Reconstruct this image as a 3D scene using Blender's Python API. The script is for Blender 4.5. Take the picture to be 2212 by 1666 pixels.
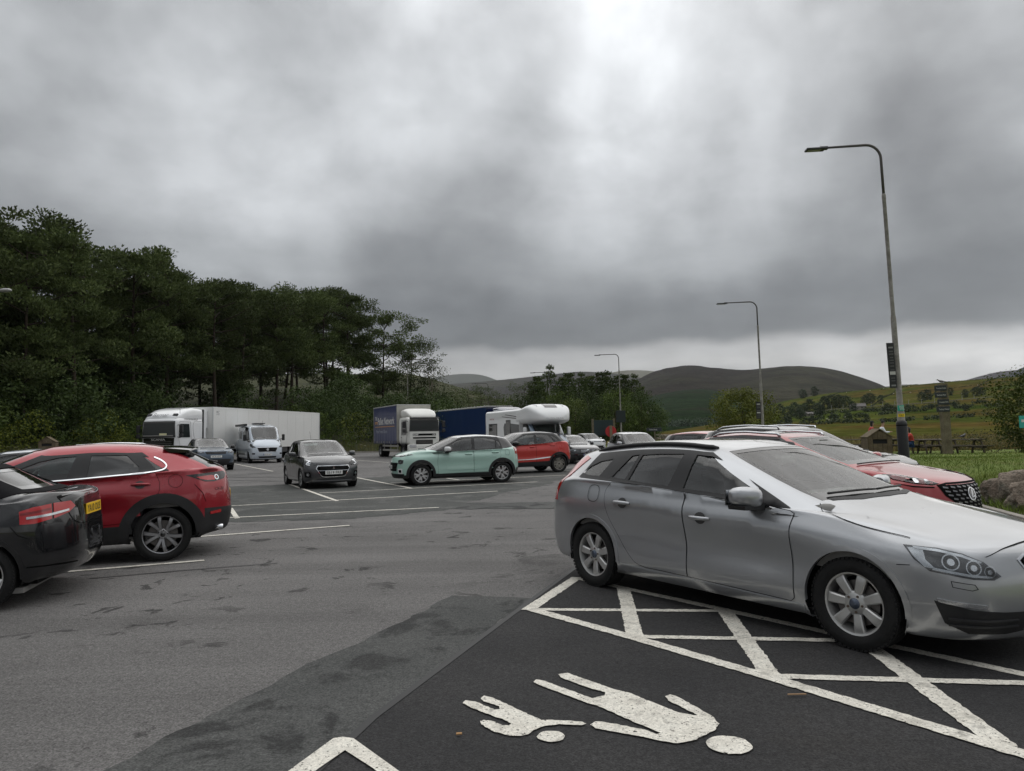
import bpy, bmesh, math, random
import numpy as np
from math import sin, cos, pi, radians, sqrt, atan2
from mathutils import Vector, Matrix, noise as mnoise
from mathutils.bvhtree import BVHTree
from mathutils.geometry import delaunay_2d_cdt, intersect_point_tri_2d

random.seed(7)
rng = np.random.default_rng(7)
for o in list(bpy.data.objects):
 bpy.data.objects.remove(o)
SC = bpy.context.scene
COL = SC.collection

# ---------------------------------------------------------------- camera
CAM_H = 1.58
cd = bpy.data.cameras.new('camera')
cam = bpy.data.objects.new('camera', cd)
COL.objects.link(cam)
cd.sensor_fit = 'HORIZONTAL'
cd.sensor_width = 36.0
cd.lens = 36.0 * 1536 / 2212
cd.clip_start = 0.1
cd.clip_end = 30000
PITCH = math.atan((937 - 833) / 1536)
ROLL = math.atan(0.018)
cam.matrix_world = (Matrix.Translation((0, 0, CAM_H)) @ Matrix.Rotation(pi / 2 + PITCH, 4, 'X')
     @ Matrix.Rotation(-ROLL, 4, 'Z'))
SC.camera = cam

# ---------------------------------------------------------------- sky and sun
SUN_AZ, SUN_EL = radians(62), radians(50)      # azimuth measured from +X towards +Y

def build_world():
 w = bpy.data.worlds.new('World')
 SC.world = w
 w.use_nodes = True
 nt = w.node_tree
 nt.nodes.clear()
 N = lambda t, **k: _node(nt, t, **k)
 L = nt.links.new
 out = N('ShaderNodeOutputWorld')
 bg = N('ShaderNodeBackground')
 L(bg.outputs[0], out.inputs[0])
 sky = N('ShaderNodeTexSky')
 sky.sky_type = 'NISHITA'
 sky.sun_disc = False
 sky.sun_elevation = SUN_EL
 sky.sun_rotation = pi / 2 - SUN_AZ
 sky.air_density = 1.0
 sky.dust_density = 2.0
 tc = N('ShaderNodeTexCoord')
 nrm = N('ShaderNodeVectorMath', operation='NORMALIZE')
 L(tc.outputs['Generated'], nrm.inputs[0])
 sep = N('ShaderNodeSeparateXYZ')
 L(nrm.outputs[0], sep.inputs[0])
 zc = N('ShaderNodeMath', operation='MAXIMUM'); zc.inputs[1].default_value = 0.0
 L(sep.outputs[2], zc.inputs[0])
 za = N('ShaderNodeMath', operation='ADD'); za.inputs[1].default_value = 0.16
 L(zc.outputs[0], za.inputs[0])
 dx = N('ShaderNodeMath', operation='DIVIDE'); L(sep.outputs[0], dx.inputs[0]); L(za.outputs[0], dx.inputs[1])
 dy = N('ShaderNodeMath', operation='DIVIDE'); L(sep.outputs[1], dy.inputs[0]); L(za.outputs[0], dy.inputs[1])
 deck = N('ShaderNodeCombineXYZ'); L(dx.outputs[0], deck.inputs[0]); L(dy.outputs[0], deck.inputs[1])

 def fbm(vec, scale, detail, rough, dist, off):
  mp = N('ShaderNodeMapping'); mp.inputs['Location'].default_value = off
  L(vec, mp.inputs[0])
  n = N('ShaderNodeTexNoise'); n.inputs['Scale'].default_value = scale
  n.inputs['Detail'].default_value = detail; n.inputs['Roughness'].default_value = rough
  n.inputs['Distortion'].default_value = dist
  L(mp.outputs[0], n.inputs['Vector'])
  return n.outputs['Fac']
 big = fbm(nrm.outputs[0], 2.3, 4, 0.5, 0.25, SKY_OFF_BIG)
 med = fbm(nrm.outputs[0], 5.2, 7, 0.52, 0.2, (1.7, 4.2, 0.6))
 wob = N('ShaderNodeMath', operation='MULTIPLY_ADD')
 wob.inputs[1].default_value = 0.07; L(med, wob.inputs[0])
 sub = N('ShaderNodeMath', operation='ADD'); L(sep.outputs[2], sub.inputs[0]); sub.inputs[1].default_value = -0.035
 L(sub.outputs[0], wob.inputs[2])
 azn = fbm(nrm.outputs[0], 1.3, 2, 0.4, 0.0, (0.3, 7.1, 2.0))
 wob2 = N('ShaderNodeMath', operation='MULTIPLY_ADD'); wob2.inputs[1].default_value = 0.04
 L(azn, wob2.inputs[0])
 w3 = N('ShaderNodeMath', operation='ADD'); w3.inputs[1].default_value = -0.02
 L(wob.outputs[0], w3.inputs[0]); L(w3.outputs[0], wob2.inputs[2])
 er = N('ShaderNodeValToRGB')
 L(wob2.outputs[0], er.inputs[0])
 cr = er.color_ramp
 cr.interpolation = 'EASE'
 stops = SKY_STOPS
 while len(cr.elements) < len(stops):
  cr.elements.new(0.5)
 for e, (p, v) in zip(cr.elements, stops):
  e.position = p
  e.color = (v[0], v[1], v[2], 1)
 br = N('ShaderNodeMapRange'); br.inputs['From Min'].default_value = 0.32; br.inputs['From Max'].default_value = 0.68
 br.inputs['To Min'].default_value = 0.58; br.inputs['To Max'].default_value = 1.42
 L(big, br.inputs[0])
 mr = N('ShaderNodeMapRange'); mr.inputs['From Min'].default_value = 0.3; mr.inputs['From Max'].default_value = 0.7
 mr.inputs['To Min'].default_value = 0.74; mr.inputs['To Max'].default_value = 1.26
 L(med, mr.inputs[0])
 fin = fbm(deck.outputs[0], 2.6, 7, 0.55, 0.2, (5.2, 1.1, 3.3))
 fr_ = N('ShaderNodeMapRange'); fr_.inputs['From Min'].default_value = 0.3; fr_.inputs['From Max'].default_value = 0.7
 fr_.inputs['To Min'].default_value = 0.86; fr_.inputs['To Max'].default_value = 1.14
 L(fin, fr_.inputs[0])
 mul0 = N('ShaderNodeMath', operation='MULTIPLY'); L(br.outputs[0], mul0.inputs[0]); L(mr.outputs[0], mul0.inputs[1])
 mul = N('ShaderNodeMath', operation='MULTIPLY'); L(mul0.outputs[0], mul.inputs[0]); L(fr_.outputs[0], mul.inputs[1])
 dot = N('ShaderNodeVectorMath', operation='DOT_PRODUCT')
 dot.inputs[1].default_value = (cos(SUN_EL) * cos(SUN_AZ), cos(SUN_EL) * sin(SUN_AZ), sin(SUN_EL))
 L(nrm.outputs[0], dot.inputs[0])
 gl = N('ShaderNodeMapRange'); gl.interpolation_type = 'SMOOTHSTEP'
 gl.inputs['From Min'].default_value = 0.55; gl.inputs['From Max'].default_value = 1.0
 gl.inputs['To Min'].default_value = 1.0; gl.inputs['To Max'].default_value = 1.15
 L(dot.outputs['Value'], gl.inputs[0])
 mul2 = N('ShaderNodeMath', operation='MULTIPLY'); L(mul.outputs[0], mul2.inputs[0]); L(gl.outputs[0], mul2.inputs[1])
 cl = N('ShaderNodeVectorMath', operation='SCALE'); L(er.outputs[0], cl.inputs[0]); L(mul2.outputs[0], cl.inputs['Scale'])
 ss = N('ShaderNodeVectorMath', operation='SCALE'); ss.inputs['Scale'].default_value = 0.06
 L(sky.outputs[0], ss.inputs[0])
 mix = N('ShaderNodeMix', data_type='RGBA'); mix.inputs['Factor'].default_value = 0.94
 L(ss.outputs[0], mix.inputs['A']); L(cl.outputs[0], mix.inputs['B'])
 L(mix.outputs['Result'], bg.inputs[0])
 bg.inputs[1].default_value = 1.0

SKY_OFF_BIG = (3.1, 0.4, 0.0)
SKY_STOPS = [(0.0, (.33, .33, .33)), (0.05, (.38, .378, .375)), (0.085, (.44, .437, .43)), (0.104, (.37, .37, .37)), (0.124, (.115, .121, .128)), (0.165, (.120, .126, .133)), (0.235, (.20, .208, .215)), (0.33, (.32, .33, .34)),
    (0.45, (.41, .423, .435)), (0.62, (.49, .503, .516)), (1.0, (.78, .80, .82))]

def _node(nt, t, **k):
 n = nt.nodes.new(t)
 for a, b in k.items():
  setattr(n, a, b)
 return n

build_world()
sl = bpy.data.lights.new('sun', 'SUN')
sl.energy = 1.0
sl.angle = radians(120)
sl.color = (1.0, 0.96, 0.9)
sun = bpy.data.objects.new('sun', sl)
COL.objects.link(sun)
sun.rotation_euler = Vector((cos(SUN_EL) * cos(SUN_AZ), cos(SUN_EL) * sin(SUN_AZ), sin(SUN_EL))).to_track_quat('Z', 'Y').to_euler()

SC.view_settings.view_transform = 'Standard'
SC.view_settings.look = 'None'
SC.view_settings.exposure = 0.50
SC.view_settings.gamma = 1.0
SC.view_settings.use_curve_mapping = False
SC.render.engine = 'CYCLES'
SC.cycles.use_denoising = True
SC.cycles.max_bounces = 6
SC.cycles.diffuse_bounces = 3
SC.cycles.glossy_bounces = 3
SC.cycles.transmission_bounces = 4
SC.cycles.transparent_max_bounces = 12
SC.cycles.caustics_reflective = False
SC.cycles.caustics_refractive = False

# ================================================================ helpers
MATS = {}

def srgb(r, g, b):
 f = lambda c: (c / 12.92 if c <= .04045 else ((c + .055) / 1.055) ** 2.4)
 return tuple(f(c / 255) for c in (r, g, b))

def mat(name, col=(.5, .5, .5), rough=.5, metal=0., coat=0., spec=.5, emit=None, var=0., vscale=3., bump=0., bscale=40., rvar=0., coat_rough=.04, sheen=0.):
 """Principled material with optional noise variation of colour, roughness and relief."""
 if name in MATS:
  return MATS[name]
 m = bpy.data.materials.new(name)
 m.use_nodes = True
 nt = m.node_tree
 b = nt.nodes['Principled BSDF']
 b.inputs['Base Color'].default_value = (*col, 1)
 b.inputs['Roughness'].default_value = rough
 b.inputs['Metallic'].default_value = metal
 b.inputs['Coat Weight'].default_value = coat
 b.inputs['Coat Roughness'].default_value = coat_rough
 b.inputs['Specular IOR Level'].default_value = spec
 if emit:
  b.inputs['Emission Color'].default_value = (*emit[:3], 1)
  b.inputs['Emission Strength'].default_value = emit[3]
 if var or bump or rvar:
  tc = _node(nt, 'ShaderNodeTexCoord')
  n = _node(nt, 'ShaderNodeTexNoise')
  n.inputs['Scale'].default_value = vscale
  n.inputs['Detail'].default_value = 6
  n.inputs['Roughness'].default_value = .6
  nt.links.new(tc.outputs['Object'], n.inputs['Vector'])
  if var:
   mr = _node(nt, 'ShaderNodeMapRange')
   mr.inputs['From Min'].default_value = .3; mr.inputs['From Max'].default_value = .7
   mr.inputs['To Min'].default_value = 1 - var; mr.inputs['To Max'].default_value = 1 + var
   nt.links.new(n.outputs['Fac'], mr.inputs[0])
   sc = _node(nt, 'ShaderNodeVectorMath', operation='SCALE')
   sc.inputs[0].default_value = col
   nt.links.new(mr.outputs[0], sc.inputs['Scale'])
   nt.links.new(sc.outputs[0], b.inputs['Base Color'])
  if rvar:
   mr = _node(nt, 'ShaderNodeMapRange')
   mr.inputs['To Min'].default_value = rough - rvar; mr.inputs['To Max'].default_value = rough + rvar
   nt.links.new(n.outputs['Fac'], mr.inputs[0])
   nt.links.new(mr.outputs[0], b.inputs['Roughness'])
  if bump:
   n2 = _node(nt, 'ShaderNodeTexNoise')
   n2.inputs['Scale'].default_value = bscale
   n2.inputs['Detail'].default_value = 4
   nt.links.new(tc.outputs['Object'], n2.inputs['Vector'])
   bp = _node(nt, 'ShaderNodeBump')
   bp.inputs['Strength'].default_value = bump
   bp.inputs['Distance'].default_value = .02
   nt.links.new(n2.outputs['Fac'], bp.inputs['Height'])
   nt.links.new(bp.outputs[0], b.inputs['Normal'])
 MATS[name] = m
 return m

def glass(name, tint=(.55, .62, .6), ior=1.9, rough=.0, refl=(1, 1, 1), dirt=.04):
 """a thin pane: tinted see-through sheet with a fresnel reflection and a film of dust"""
 if name in MATS:
  return MATS[name]
 m = bpy.data.materials.new(name)
 m.use_nodes = True
 nt = m.node_tree
 nt.nodes.clear()
 out = _node(nt, 'ShaderNodeOutputMaterial')
 tr = _node(nt, 'ShaderNodeBsdfTransparent'); tr.inputs[0].default_value = (*tint, 1)
 df = _node(nt, 'ShaderNodeBsdfDiffuse'); df.inputs[0].default_value = (.45, .45, .43, 1)
 gl = _node(nt, 'ShaderNodeBsdfGlossy'); gl.inputs[0].default_value = (*refl, 1); gl.inputs[1].default_value = rough
 fr = _node(nt, 'ShaderNodeFresnel'); fr.inputs[0].default_value = ior
 m0 = _node(nt, 'ShaderNodeMixShader'); m0.inputs[0].default_value = dirt
 nt.links.new(tr.outputs[0], m0.inputs[1]); nt.links.new(df.outputs[0], m0.inputs[2])
 m1 = _node(nt, 'ShaderNodeMixShader')
 nt.links.new(fr.outputs[0], m1.inputs[0]); nt.links.new(m0.outputs[0], m1.inputs[1]); nt.links.new(gl.outputs[0], m1.inputs[2])
 nt.links.new(m1.outputs[0], out.inputs[0])
 MATS[name] = m
 return m

def paint(name, col, metal=.0, rough=.3):
 return mat('paint_' + name, col, rough=rough, metal=metal, coat=1., coat_rough=.03, rvar=.04, vscale=1.5)

def mesh_obj(name, verts, faces, mt, parent=None, smooth=False, normals=None, midx=None):
 me = bpy.data.meshes.new(name)
 me.from_pydata([tuple(v) for v in verts], [], [tuple(f) for f in faces])
 for m in (mt if isinstance(mt, (list, tuple)) else [mt]):
  me.materials.append(m)
 if midx is not None:
  me.polygons.foreach_set('material_index', np.asarray(midx, dtype=np.int32))
 if smooth:
  me.polygons.foreach_set('use_smooth', np.ones(len(me.polygons), dtype=bool))
 me.update()
 if normals is not None:
  me.normals_split_custom_set_from_vertices([tuple(n) for n in normals])
 return link_mesh(name, me, parent)

def link_mesh(name, me, parent=None):
 o = bpy.data.objects.new(name, me)
 COL.objects.link(o)
 if parent is not None:
  o.parent = parent
 return o

def empty(name, label=None, cat=None, group=None, loc=(0, 0, 0), rz=0.):
 o = bpy.data.objects.new(name, None)
 COL.objects.link(o)
 o.location = loc
 o.rotation_euler = (0, 0, rz)
 o.empty_display_size = .2
 tag(o, label, cat, group)
 return o

def tag(o, label=None, cat=None, group=None, kind=None):
 for k, v in (('label', label), ('category', cat), ('group', group), ('kind', kind)):
  if v:
   o[k] = v
 return o

def copy_tree(o, parent=None):
 c = o.copy()
 COL.objects.link(c)
 c.parent = parent
 for ch in o.children:
  copy_tree(ch, c)
 return c

class MB:
 """collects simple shapes into one mesh"""

 def __init__(s):
  s.v, s.f, s.m = [], [], []
  s.mi = 0

 def add(s, v, f):
  n = len(s.v)
  s.v += [tuple(p) for p in v]
  s.f += [tuple(i + n for i in q) for q in f]
  s.m += [s.mi] * len(f)
  return s

 def box(s, c, d, rz=0., ry=0., rx=0., bev=0.):
  """box centred on c with full sizes d, turned by rx, ry, rz; bev chamfers all edges"""
  hx, hy, hz = d[0] / 2, d[1] / 2, d[2] / 2
  M = Matrix.Rotation(rz, 3, 'Z') @ Matrix.Rotation(ry, 3, 'Y') @ Matrix.Rotation(rx, 3, 'X')
  if bev <= 0:
   v = [(x, y, z) for x in (-hx, hx) for y in (-hy, hy) for z in (-hz, hz)]
   f = [(0, 1, 3, 2), (4, 6, 7, 5), (0, 4, 5, 1), (2, 3, 7, 6), (0, 2, 6, 4), (1, 5, 7, 3)]
  else:
   b = min(bev, hx * .9, hy * .9, hz * .9)
   bm = bmesh.new()
   bmesh.ops.create_cube(bm, size=1)
   for q in bm.verts:
    q.co = (q.co.x * 2 * hx, q.co.y * 2 * hy, q.co.z * 2 * hz)
   bmesh.ops.bevel(bm, geom=bm.edges[:], offset=b, segments=2, profile=.6, affect='EDGES')
   bm.verts.index_update()
   v = [q.co[:] for q in bm.verts]
   f = [tuple(x.index for x in q.verts) for q in bm.faces]
   bm.free()
  c = Vector(c)
  return s.add([(M @ Vector(p)) + c for p in v], f)

 def prism(s, poly, axis, a, b):
  """poly: 2-D outline extruded from a to b along axis ('x': (y,z), 'y': (x,z), 'z': (x,y))"""
  mk = {'x': lambda p, t: (t, p[0], p[1]), 'y': lambda p, t: (p[0], t, p[1]), 'z': lambda p, t: (p[0], p[1], t)}[axis]
  n = len(poly)
  v = [mk(p, a) for p in poly] + [mk(p, b) for p in poly]
  f = [tuple(range(n))[::-1], tuple(range(n, 2 * n))] + [(i, (i + 1) % n, n + (i + 1) % n, n + i) for i in range(n)]
  return s.add(v, f)

 def tube(s, pts, rad, n=8, cap=True):
  """round bar along pts; rad a number or one per point"""
  pts = [Vector(p) for p in pts]
  k = len(pts)
  rad = [rad] * k if isinstance(rad, (int, float)) else rad
  v, f = [], []
  up = None
  for i, p in enumerate(pts):
   d = (pts[min(i + 1, k - 1)] - pts[max(i - 1, 0)])
   d = d.normalized() if d.length > 1e-9 else Vector((0, 0, 1))
   if up is None:
    up = Vector((0, 0, 1)) if abs(d.z) < .9 else Vector((1, 0, 0))
   a = d.cross(up)
   a = a.normalized() if a.length > 1e-6 else Vector((1, 0, 0))
   b = a.cross(d)
   up = b
   for j in range(n):
    t = 2 * pi * j / n
    v.append(p + (a * cos(t) + b * sin(t)) * rad[i])
  for i in range(k - 1):
   for j in range(n):
    f.append((i * n + j, i * n + (j + 1) % n, (i + 1) * n + (j + 1) % n, (i + 1) * n + j))
  if cap:
   f.append(tuple(range(n))[::-1])
   f.append(tuple((k - 1) * n + j for j in range(n)))
  return s.add(v, f)

 def lathe(s, prof, n=32, axis='z', c=(0, 0, 0), close=False):
  """prof: (radius, height) pairs turned about an axis through c"""
  v, f = [], []
  k = len(prof)
  for i in range(n):
   t = 2 * pi * i / n
   for r, h in prof:
    if axis == 'z':
     p = (r * cos(t), r * sin(t), h)
    elif axis == 'y':
     p = (r * cos(t), h, r * sin(t))
    else:
     p = (h, r * cos(t), r * sin(t))
    v.append((p[0] + c[0], p[1] + c[1], p[2] + c[2]))
  m = k if close else k - 1
  for i in range(n):
   for j in range(m):
    a, b = i * k + j, i * k + (j + 1) % k
    c2, d = ((i + 1) % n) * k + (j + 1) % k, ((i + 1) % n) * k + j
    f.append((a, d, c2, b))
  return s.add(v, f)

 def build(s, name, mt, parent=None, smooth=False):
  o = mesh_obj(name, s.v, s.f, mt, parent, smooth, midx=s.m if isinstance(mt, (list, tuple)) else None)
  return o

def smooth_by_angle(o, deg=35):
 """mark edges sharper than deg as hard, everything else smooth"""
 me = o.data
 bm = bmesh.new()
 bm.from_mesh(me)
 lim = radians(deg)
 for fc in bm.faces:
  fc.smooth = True
 for e in bm.edges:
  e.smooth = not (len(e.link_faces) == 2 and e.calc_face_angle(0) > lim)
 bm.to_mesh(me)
 bm.free()
 return o

def pinp(p, poly):
 x, y = p
 c = False
 j = len(poly) - 1
 for i in range(len(poly)):
  xi, yi = poly[i]; xj, yj = poly[j]
  if (yi > y) != (yj > y) and x < (xj - xi) * (y - yi) / (yj - yi) + xi:
   c = not c
  j = i
 return c

def densify(lp, h, closed=True):
 out = []
 n = len(lp)
 for i in range(n if closed else n - 1):
  a, b = lp[i], lp[(i + 1) % n]
  d = math.dist(a, b)
  k = max(1, int(round(d / h)))
  for j in range(k):
   t = j / k
   out.append(tuple(a[q] + (b[q] - a[q]) * t for q in range(len(a))))
 if not closed:
  out.append(tuple(lp[-1]))
 return out

def seg_dist(p, poly):
 m = 1e9
 for i in range(len(poly)):
  ax, ay = poly[i]; bx, by = poly[(i + 1) % len(poly)]
  dx, dy = bx - ax, by - ay
  l = dx * dx + dy * dy
  t = 0 if l == 0 else max(0, min(1, ((p[0] - ax) * dx + (p[1] - ay) * dy) / l))
  m = min(m, math.hypot(p[0] - ax - t * dx, p[1] - ay - t * dy))
 return m

def tri2d(outer, holes=(), h=.05):
 """triangulated outline with holes and a lattice of inner points"""
 pts, edges = [], []
 for lp in [outer, *holes]:
  d = densify(lp, h)
  n0 = len(pts)
  pts += d
  edges += [(n0 + i, n0 + (i + 1) % len(d)) for i in range(len(d))]
 xs = [p[0] for p in outer]; ys = [p[1] for p in outer]
 x = min(xs) + h * .5
 while x < max(xs):
  y = min(ys) + h * .37
  while y < max(ys):
   p = (x, y)
   if pinp(p, outer) and seg_dist(p, outer) > .45 * h and not any(pinp(p, q) or seg_dist(p, q) < .45 * h for q in holes):
    pts.append(p)
   y += h
  x += h
 v, e, f, *_ = delaunay_2d_cdt([Vector(p) for p in pts], edges, [], 0, 1e-7)
 keep = []
 for t in f:
  c = (sum(v[i][0] for i in t) / len(t), sum(v[i][1] for i in t) / len(t))
  if pinp(c, outer) and not any(pinp(c, q) for q in holes):
   keep.append(tuple(t))
 return [(q[0], q[1]) for q in v], keep

def ribbon(line, w, closed=False):
 """outline of a band of width w along a 2-D line"""
 n = len(line)
 L, R = [], []
 for i in range(n):
  a = line[max(i - 1, 0)]; b = line[min(i + 1, n - 1)]
  dx, dy = b[0] - a[0], b[1] - a[1]
  l = math.hypot(dx, dy) or 1
  nx, ny = -dy / l * w / 2, dx / l * w / 2
  L.append((line[i][0] + nx, line[i][1] + ny)); R.append((line[i][0] - nx, line[i][1] - ny))
 return L + R[::-1]

def spline(pts, m=6):
 """open Catmull-Rom through points of any dimension, m steps per span"""
 P = np.array(pts, float)
 if len(P) < 3:
  return [tuple(p) for p in densify([tuple(p) for p in P], 1e9, False)]
 Q = np.vstack([2 * P[0] - P[1], P, 2 * P[-1] - P[-2]])
 out = []
 for i in range(1, len(Q) - 2):
  for j in range(m):
   out.append(tuple(_cr(Q[i - 1], Q[i], Q[i + 1], Q[i + 2], j / m)))
 out.append(tuple(P[-1]))
 return out

def _cr(p0, p1, p2, p3, t):
 d0 = max(np.linalg.norm(p1 - p0), 1e-5) ** .5
 d1 = max(np.linalg.norm(p2 - p1), 1e-5) ** .5
 d2 = max(np.linalg.norm(p3 - p2), 1e-5) ** .5
 m1 = ((p1 - p0) / d0 - (p2 - p0) / (d0 + d1) + (p2 - p1) / d1) * d1
 m2 = ((p2 - p1) / d1 - (p3 - p1) / (d1 + d2) + (p3 - p2) / d2) * d1
 t2, t3 = t * t, t * t * t
 return (2 * t3 - 3 * t2 + 1) * p1 + (t3 - 2 * t2 + t) * m1 + (-2 * t3 + 3 * t2) * p2 + (t3 - t2) * m2

_FONT_CACHE = {}

def text_mesh(txt, size, bold=0., shear=0., space=1.):
 """flat lettering as verts and faces in the x-y plane, centred on the origin, capital height = size"""
 key = (txt, bold, shear, space)
 if key not in _FONT_CACHE:
  cu = bpy.data.curves.new('lettering', 'FONT')
  cu.body = txt
  cu.offset = bold
  cu.shear = shear
  cu.space_character = space
  cu.resolution_u = 3
  o = bpy.data.objects.new('lettering', cu)
  COL.objects.link(o)
  dg = bpy.context.evaluated_depsgraph_get()
  me = bpy.data.meshes.new_from_object(o.evaluated_get(dg))
  v = np.array([q.co[:] for q in me.vertices]) if len(me.vertices) else np.zeros((1, 3))
  f = [tuple(p.vertices) for p in me.polygons]
  bpy.data.objects.remove(o)
  bpy.data.curves.remove(cu)
  bpy.data.meshes.remove(me)
  v[:, 0] -= (v[:, 0].min() + v[:, 0].max()) / 2
  _FONT_CACHE[key] = (v, f)
 v, f = _FONT_CACHE[key]
 v = v * (size / .69)
 v[:, 1] -= size / 2
 return v, f

def lettering(name, txt, size, origin, right, up, mt, parent, width=None, **k):
 """flat letters lying in the plane spanned by right and up, centred on origin"""
 v, f = text_mesh(txt, size, **k)
 if width:
  v = v.copy()
  v[:, 0] *= width / (v[:, 0].max() - v[:, 0].min())
 o, r, u = Vector(origin), Vector(right).normalized(), Vector(up).normalized()
 return mesh_obj(name, [o + r * p[0] + u * p[1] for p in v], f, mt, parent)

# ================================================================ ground
def ramp_mat(name, scale, stops, rough=.9, bump=.0, bscale=60., bdist=.01, detail=8, spec=.25, coords='Object', second=None, fine=None, fine2=None):
 """noise -> colour ramp; second = (scale, stops, mix) overlays patches; fine = (scale, amount) salt-and-pepper grain"""
 if name in MATS:
  return MATS[name]
 m = bpy.data.materials.new(name)
 m.use_nodes = True
 nt = m.node_tree
 L = nt.links.new
 b = nt.nodes['Principled BSDF']
 b.inputs['Roughness'].default_value = rough
 b.inputs['Specular IOR Level'].default_value = 0. if name.startswith(('hill', 'field')) else spec
 tc = _node(nt, 'ShaderNodeTexCoord')

 def noise(s, d=detail, rg=.6, dist=0.):
  n = _node(nt, 'ShaderNodeTexNoise')
  n.inputs['Scale'].default_value = s; n.inputs['Detail'].default_value = d; n.inputs['Roughness'].default_value = rg; n.inputs['Distortion'].default_value = dist
  L(tc.outputs[coords], n.inputs['Vector'])
  return n.outputs['Fac']

 def ramp(fac, st):
  r = _node(nt, 'ShaderNodeValToRGB')
  L(fac, r.inputs[0])
  e = r.color_ramp.elements
  while len(e) < len(st):
   e.new(.5)
  for q, (p, c) in zip(e, st):
   q.position = p; q.color = (*c, 1)
  return r.outputs[0]
 col = ramp(noise(scale), stops)
 if second:
  s2, st2, key = second
  mx = _node(nt, 'ShaderNodeMix', data_type='RGBA')
  mr = _node(nt, 'ShaderNodeMapRange'); mr.inputs['From Min'].default_value = key[0]; mr.inputs['From Max'].default_value = key[1]
  L(noise(s2, 5, .65, .4), mr.inputs[0])
  L(mr.outputs[0], mx.inputs['Factor']); L(col, mx.inputs['A']); L(ramp(noise(scale * 1.7), st2), mx.inputs['B'])
  col = mx.outputs['Result']
 for fs, fa in [q for q in (fine, fine2) if q]:
  mr = _node(nt, 'ShaderNodeMapRange'); mr.inputs['From Min'].default_value = .25; mr.inputs['From Max'].default_value = .75
  mr.inputs['To Min'].default_value = 1 - fa; mr.inputs['To Max'].default_value = 1 + fa
  L(noise(fs, 3, .7), mr.inputs[0])
  sc = _node(nt, 'ShaderNodeVectorMath', operation='SCALE'); L(col, sc.inputs[0]); L(mr.outputs[0], sc.inputs['Scale'])
  col = sc.outputs[0]
 L(col, b.inputs['Base Color'])
 if bump:
  bp = _node(nt, 'ShaderNodeBump'); bp.inputs['Strength'].default_value = bump; bp.inputs['Distance'].default_value = bdist
  L(noise(bscale, 4, .7), bp.inputs['Height']); L(bp.outputs[0], b.inputs['Normal'])
 MATS[name] = m
 return m

def M_asphalt():
 """worn chippings: tone drift, lane streaks along the aisle, clustered dark stains, stone grain"""
 if 'asphalt_worn' in MATS:
  return MATS['asphalt_worn']
 m = bpy.data.materials.new('asphalt_worn')
 m.use_nodes = True
 nt = m.node_tree
 L = nt.links.new
 b = nt.nodes['Principled BSDF']
 b.inputs['Roughness'].default_value = .88
 b.inputs['Specular IOR Level'].default_value = .25
 tc = _node(nt, 'ShaderNodeTexCoord')

 def noise(s, d=6, rg=.6, dist=0., vec=None):
  n = _node(nt, 'ShaderNodeTexNoise')
  n.inputs['Scale'].default_value = s; n.inputs['Detail'].default_value = d; n.inputs['Roughness'].default_value = rg; n.inputs['Distortion'].default_value = dist
  L(vec or tc.outputs['Object'], n.inputs['Vector'])
  return n.outputs['Fac']

 def rng_(fac, f0, f1, t0, t1):
  r = _node(nt, 'ShaderNodeMapRange')
  for k, v in (('From Min', f0), ('From Max', f1), ('To Min', t0), ('To Max', t1)):
   r.inputs[k].default_value = v
  L(fac, r.inputs[0])
  return r.outputs[0]

 def mul(p, q):
  n = _node(nt, 'ShaderNodeMath', operation='MULTIPLY'); L(p, n.inputs[0]); L(q, n.inputs[1])
  return n.outputs[0]
 mp = _node(nt, 'ShaderNodeMapping')
 mp.inputs['Rotation'].default_value = (0, 0, radians(-70))
 mp.inputs['Scale'].default_value = (.10, 1.3, 1)
 L(tc.outputs['Object'], mp.inputs[0])
 tone = mul(rng_(noise(.3), .3, .7, .80, 1.18), rng_(noise(1., 5, .6, .3, mp.outputs[0]), .3, .7, .80, 1.16))
 st = mul(rng_(noise(2.6, 5, .62, .6), .59, .63, 0, 1), rng_(noise(.33, 3), .46, .54, 0, 1))
 st2 = mul(rng_(noise(.9, 6, .65, .8), .55, .64, 0, 1), rng_(noise(.21, 3), .48, .56, 0, 1))
 dark = mul(rng_(st, 0, 1, 1, .36), rng_(st2, 0, 1, 1, .62))
 grain = mul(rng_(noise(75, 3, .7), .25, .75, .2, 1.8), rng_(noise(24, 3, .7), .25, .75, .66, 1.34))
 k = mul(mul(tone, dark), grain)
 sc = _node(nt, 'ShaderNodeVectorMath', operation='SCALE')
 sc.inputs[0].default_value = (.142, .137, .133)
 L(k, sc.inputs['Scale']); L(sc.outputs[0], b.inputs['Base Color'])
 bp = _node(nt, 'ShaderNodeBump'); bp.inputs['Strength'].default_value = 1.; bp.inputs['Distance'].default_value = .014
 L(noise(60, 4, .7), bp.inputs['Height']); L(bp.outputs[0], b.inputs['Normal'])
 MATS['asphalt_worn'] = m
 return m

def M_tarmac():
 return ramp_mat('tarmac_new', .8, [(.3, (.022, .022, .023)), (.7, (.042, .041, .041))], rough=.82, bump=.9, bscale=90, bdist=.010, fine=(85, .8), fine2=(24, .3), second=(.9, [(.3, (.026, .025, .025)), (.7, (.045, .043, .041))], (.55, .7)))

def M_patch():
 return ramp_mat('tarmac_old', .9, [(.35, (.060, .062, .060)), (.65, (.085, .086, .083))], rough=.85, bump=.8, bscale=80, bdist=.010, second=(1.6, [(.3, (.028, .029, .029)), (.7, (.042, .042, .041))], (.53, .60)), fine=(80, .75), fine2=(25, .3))

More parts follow.
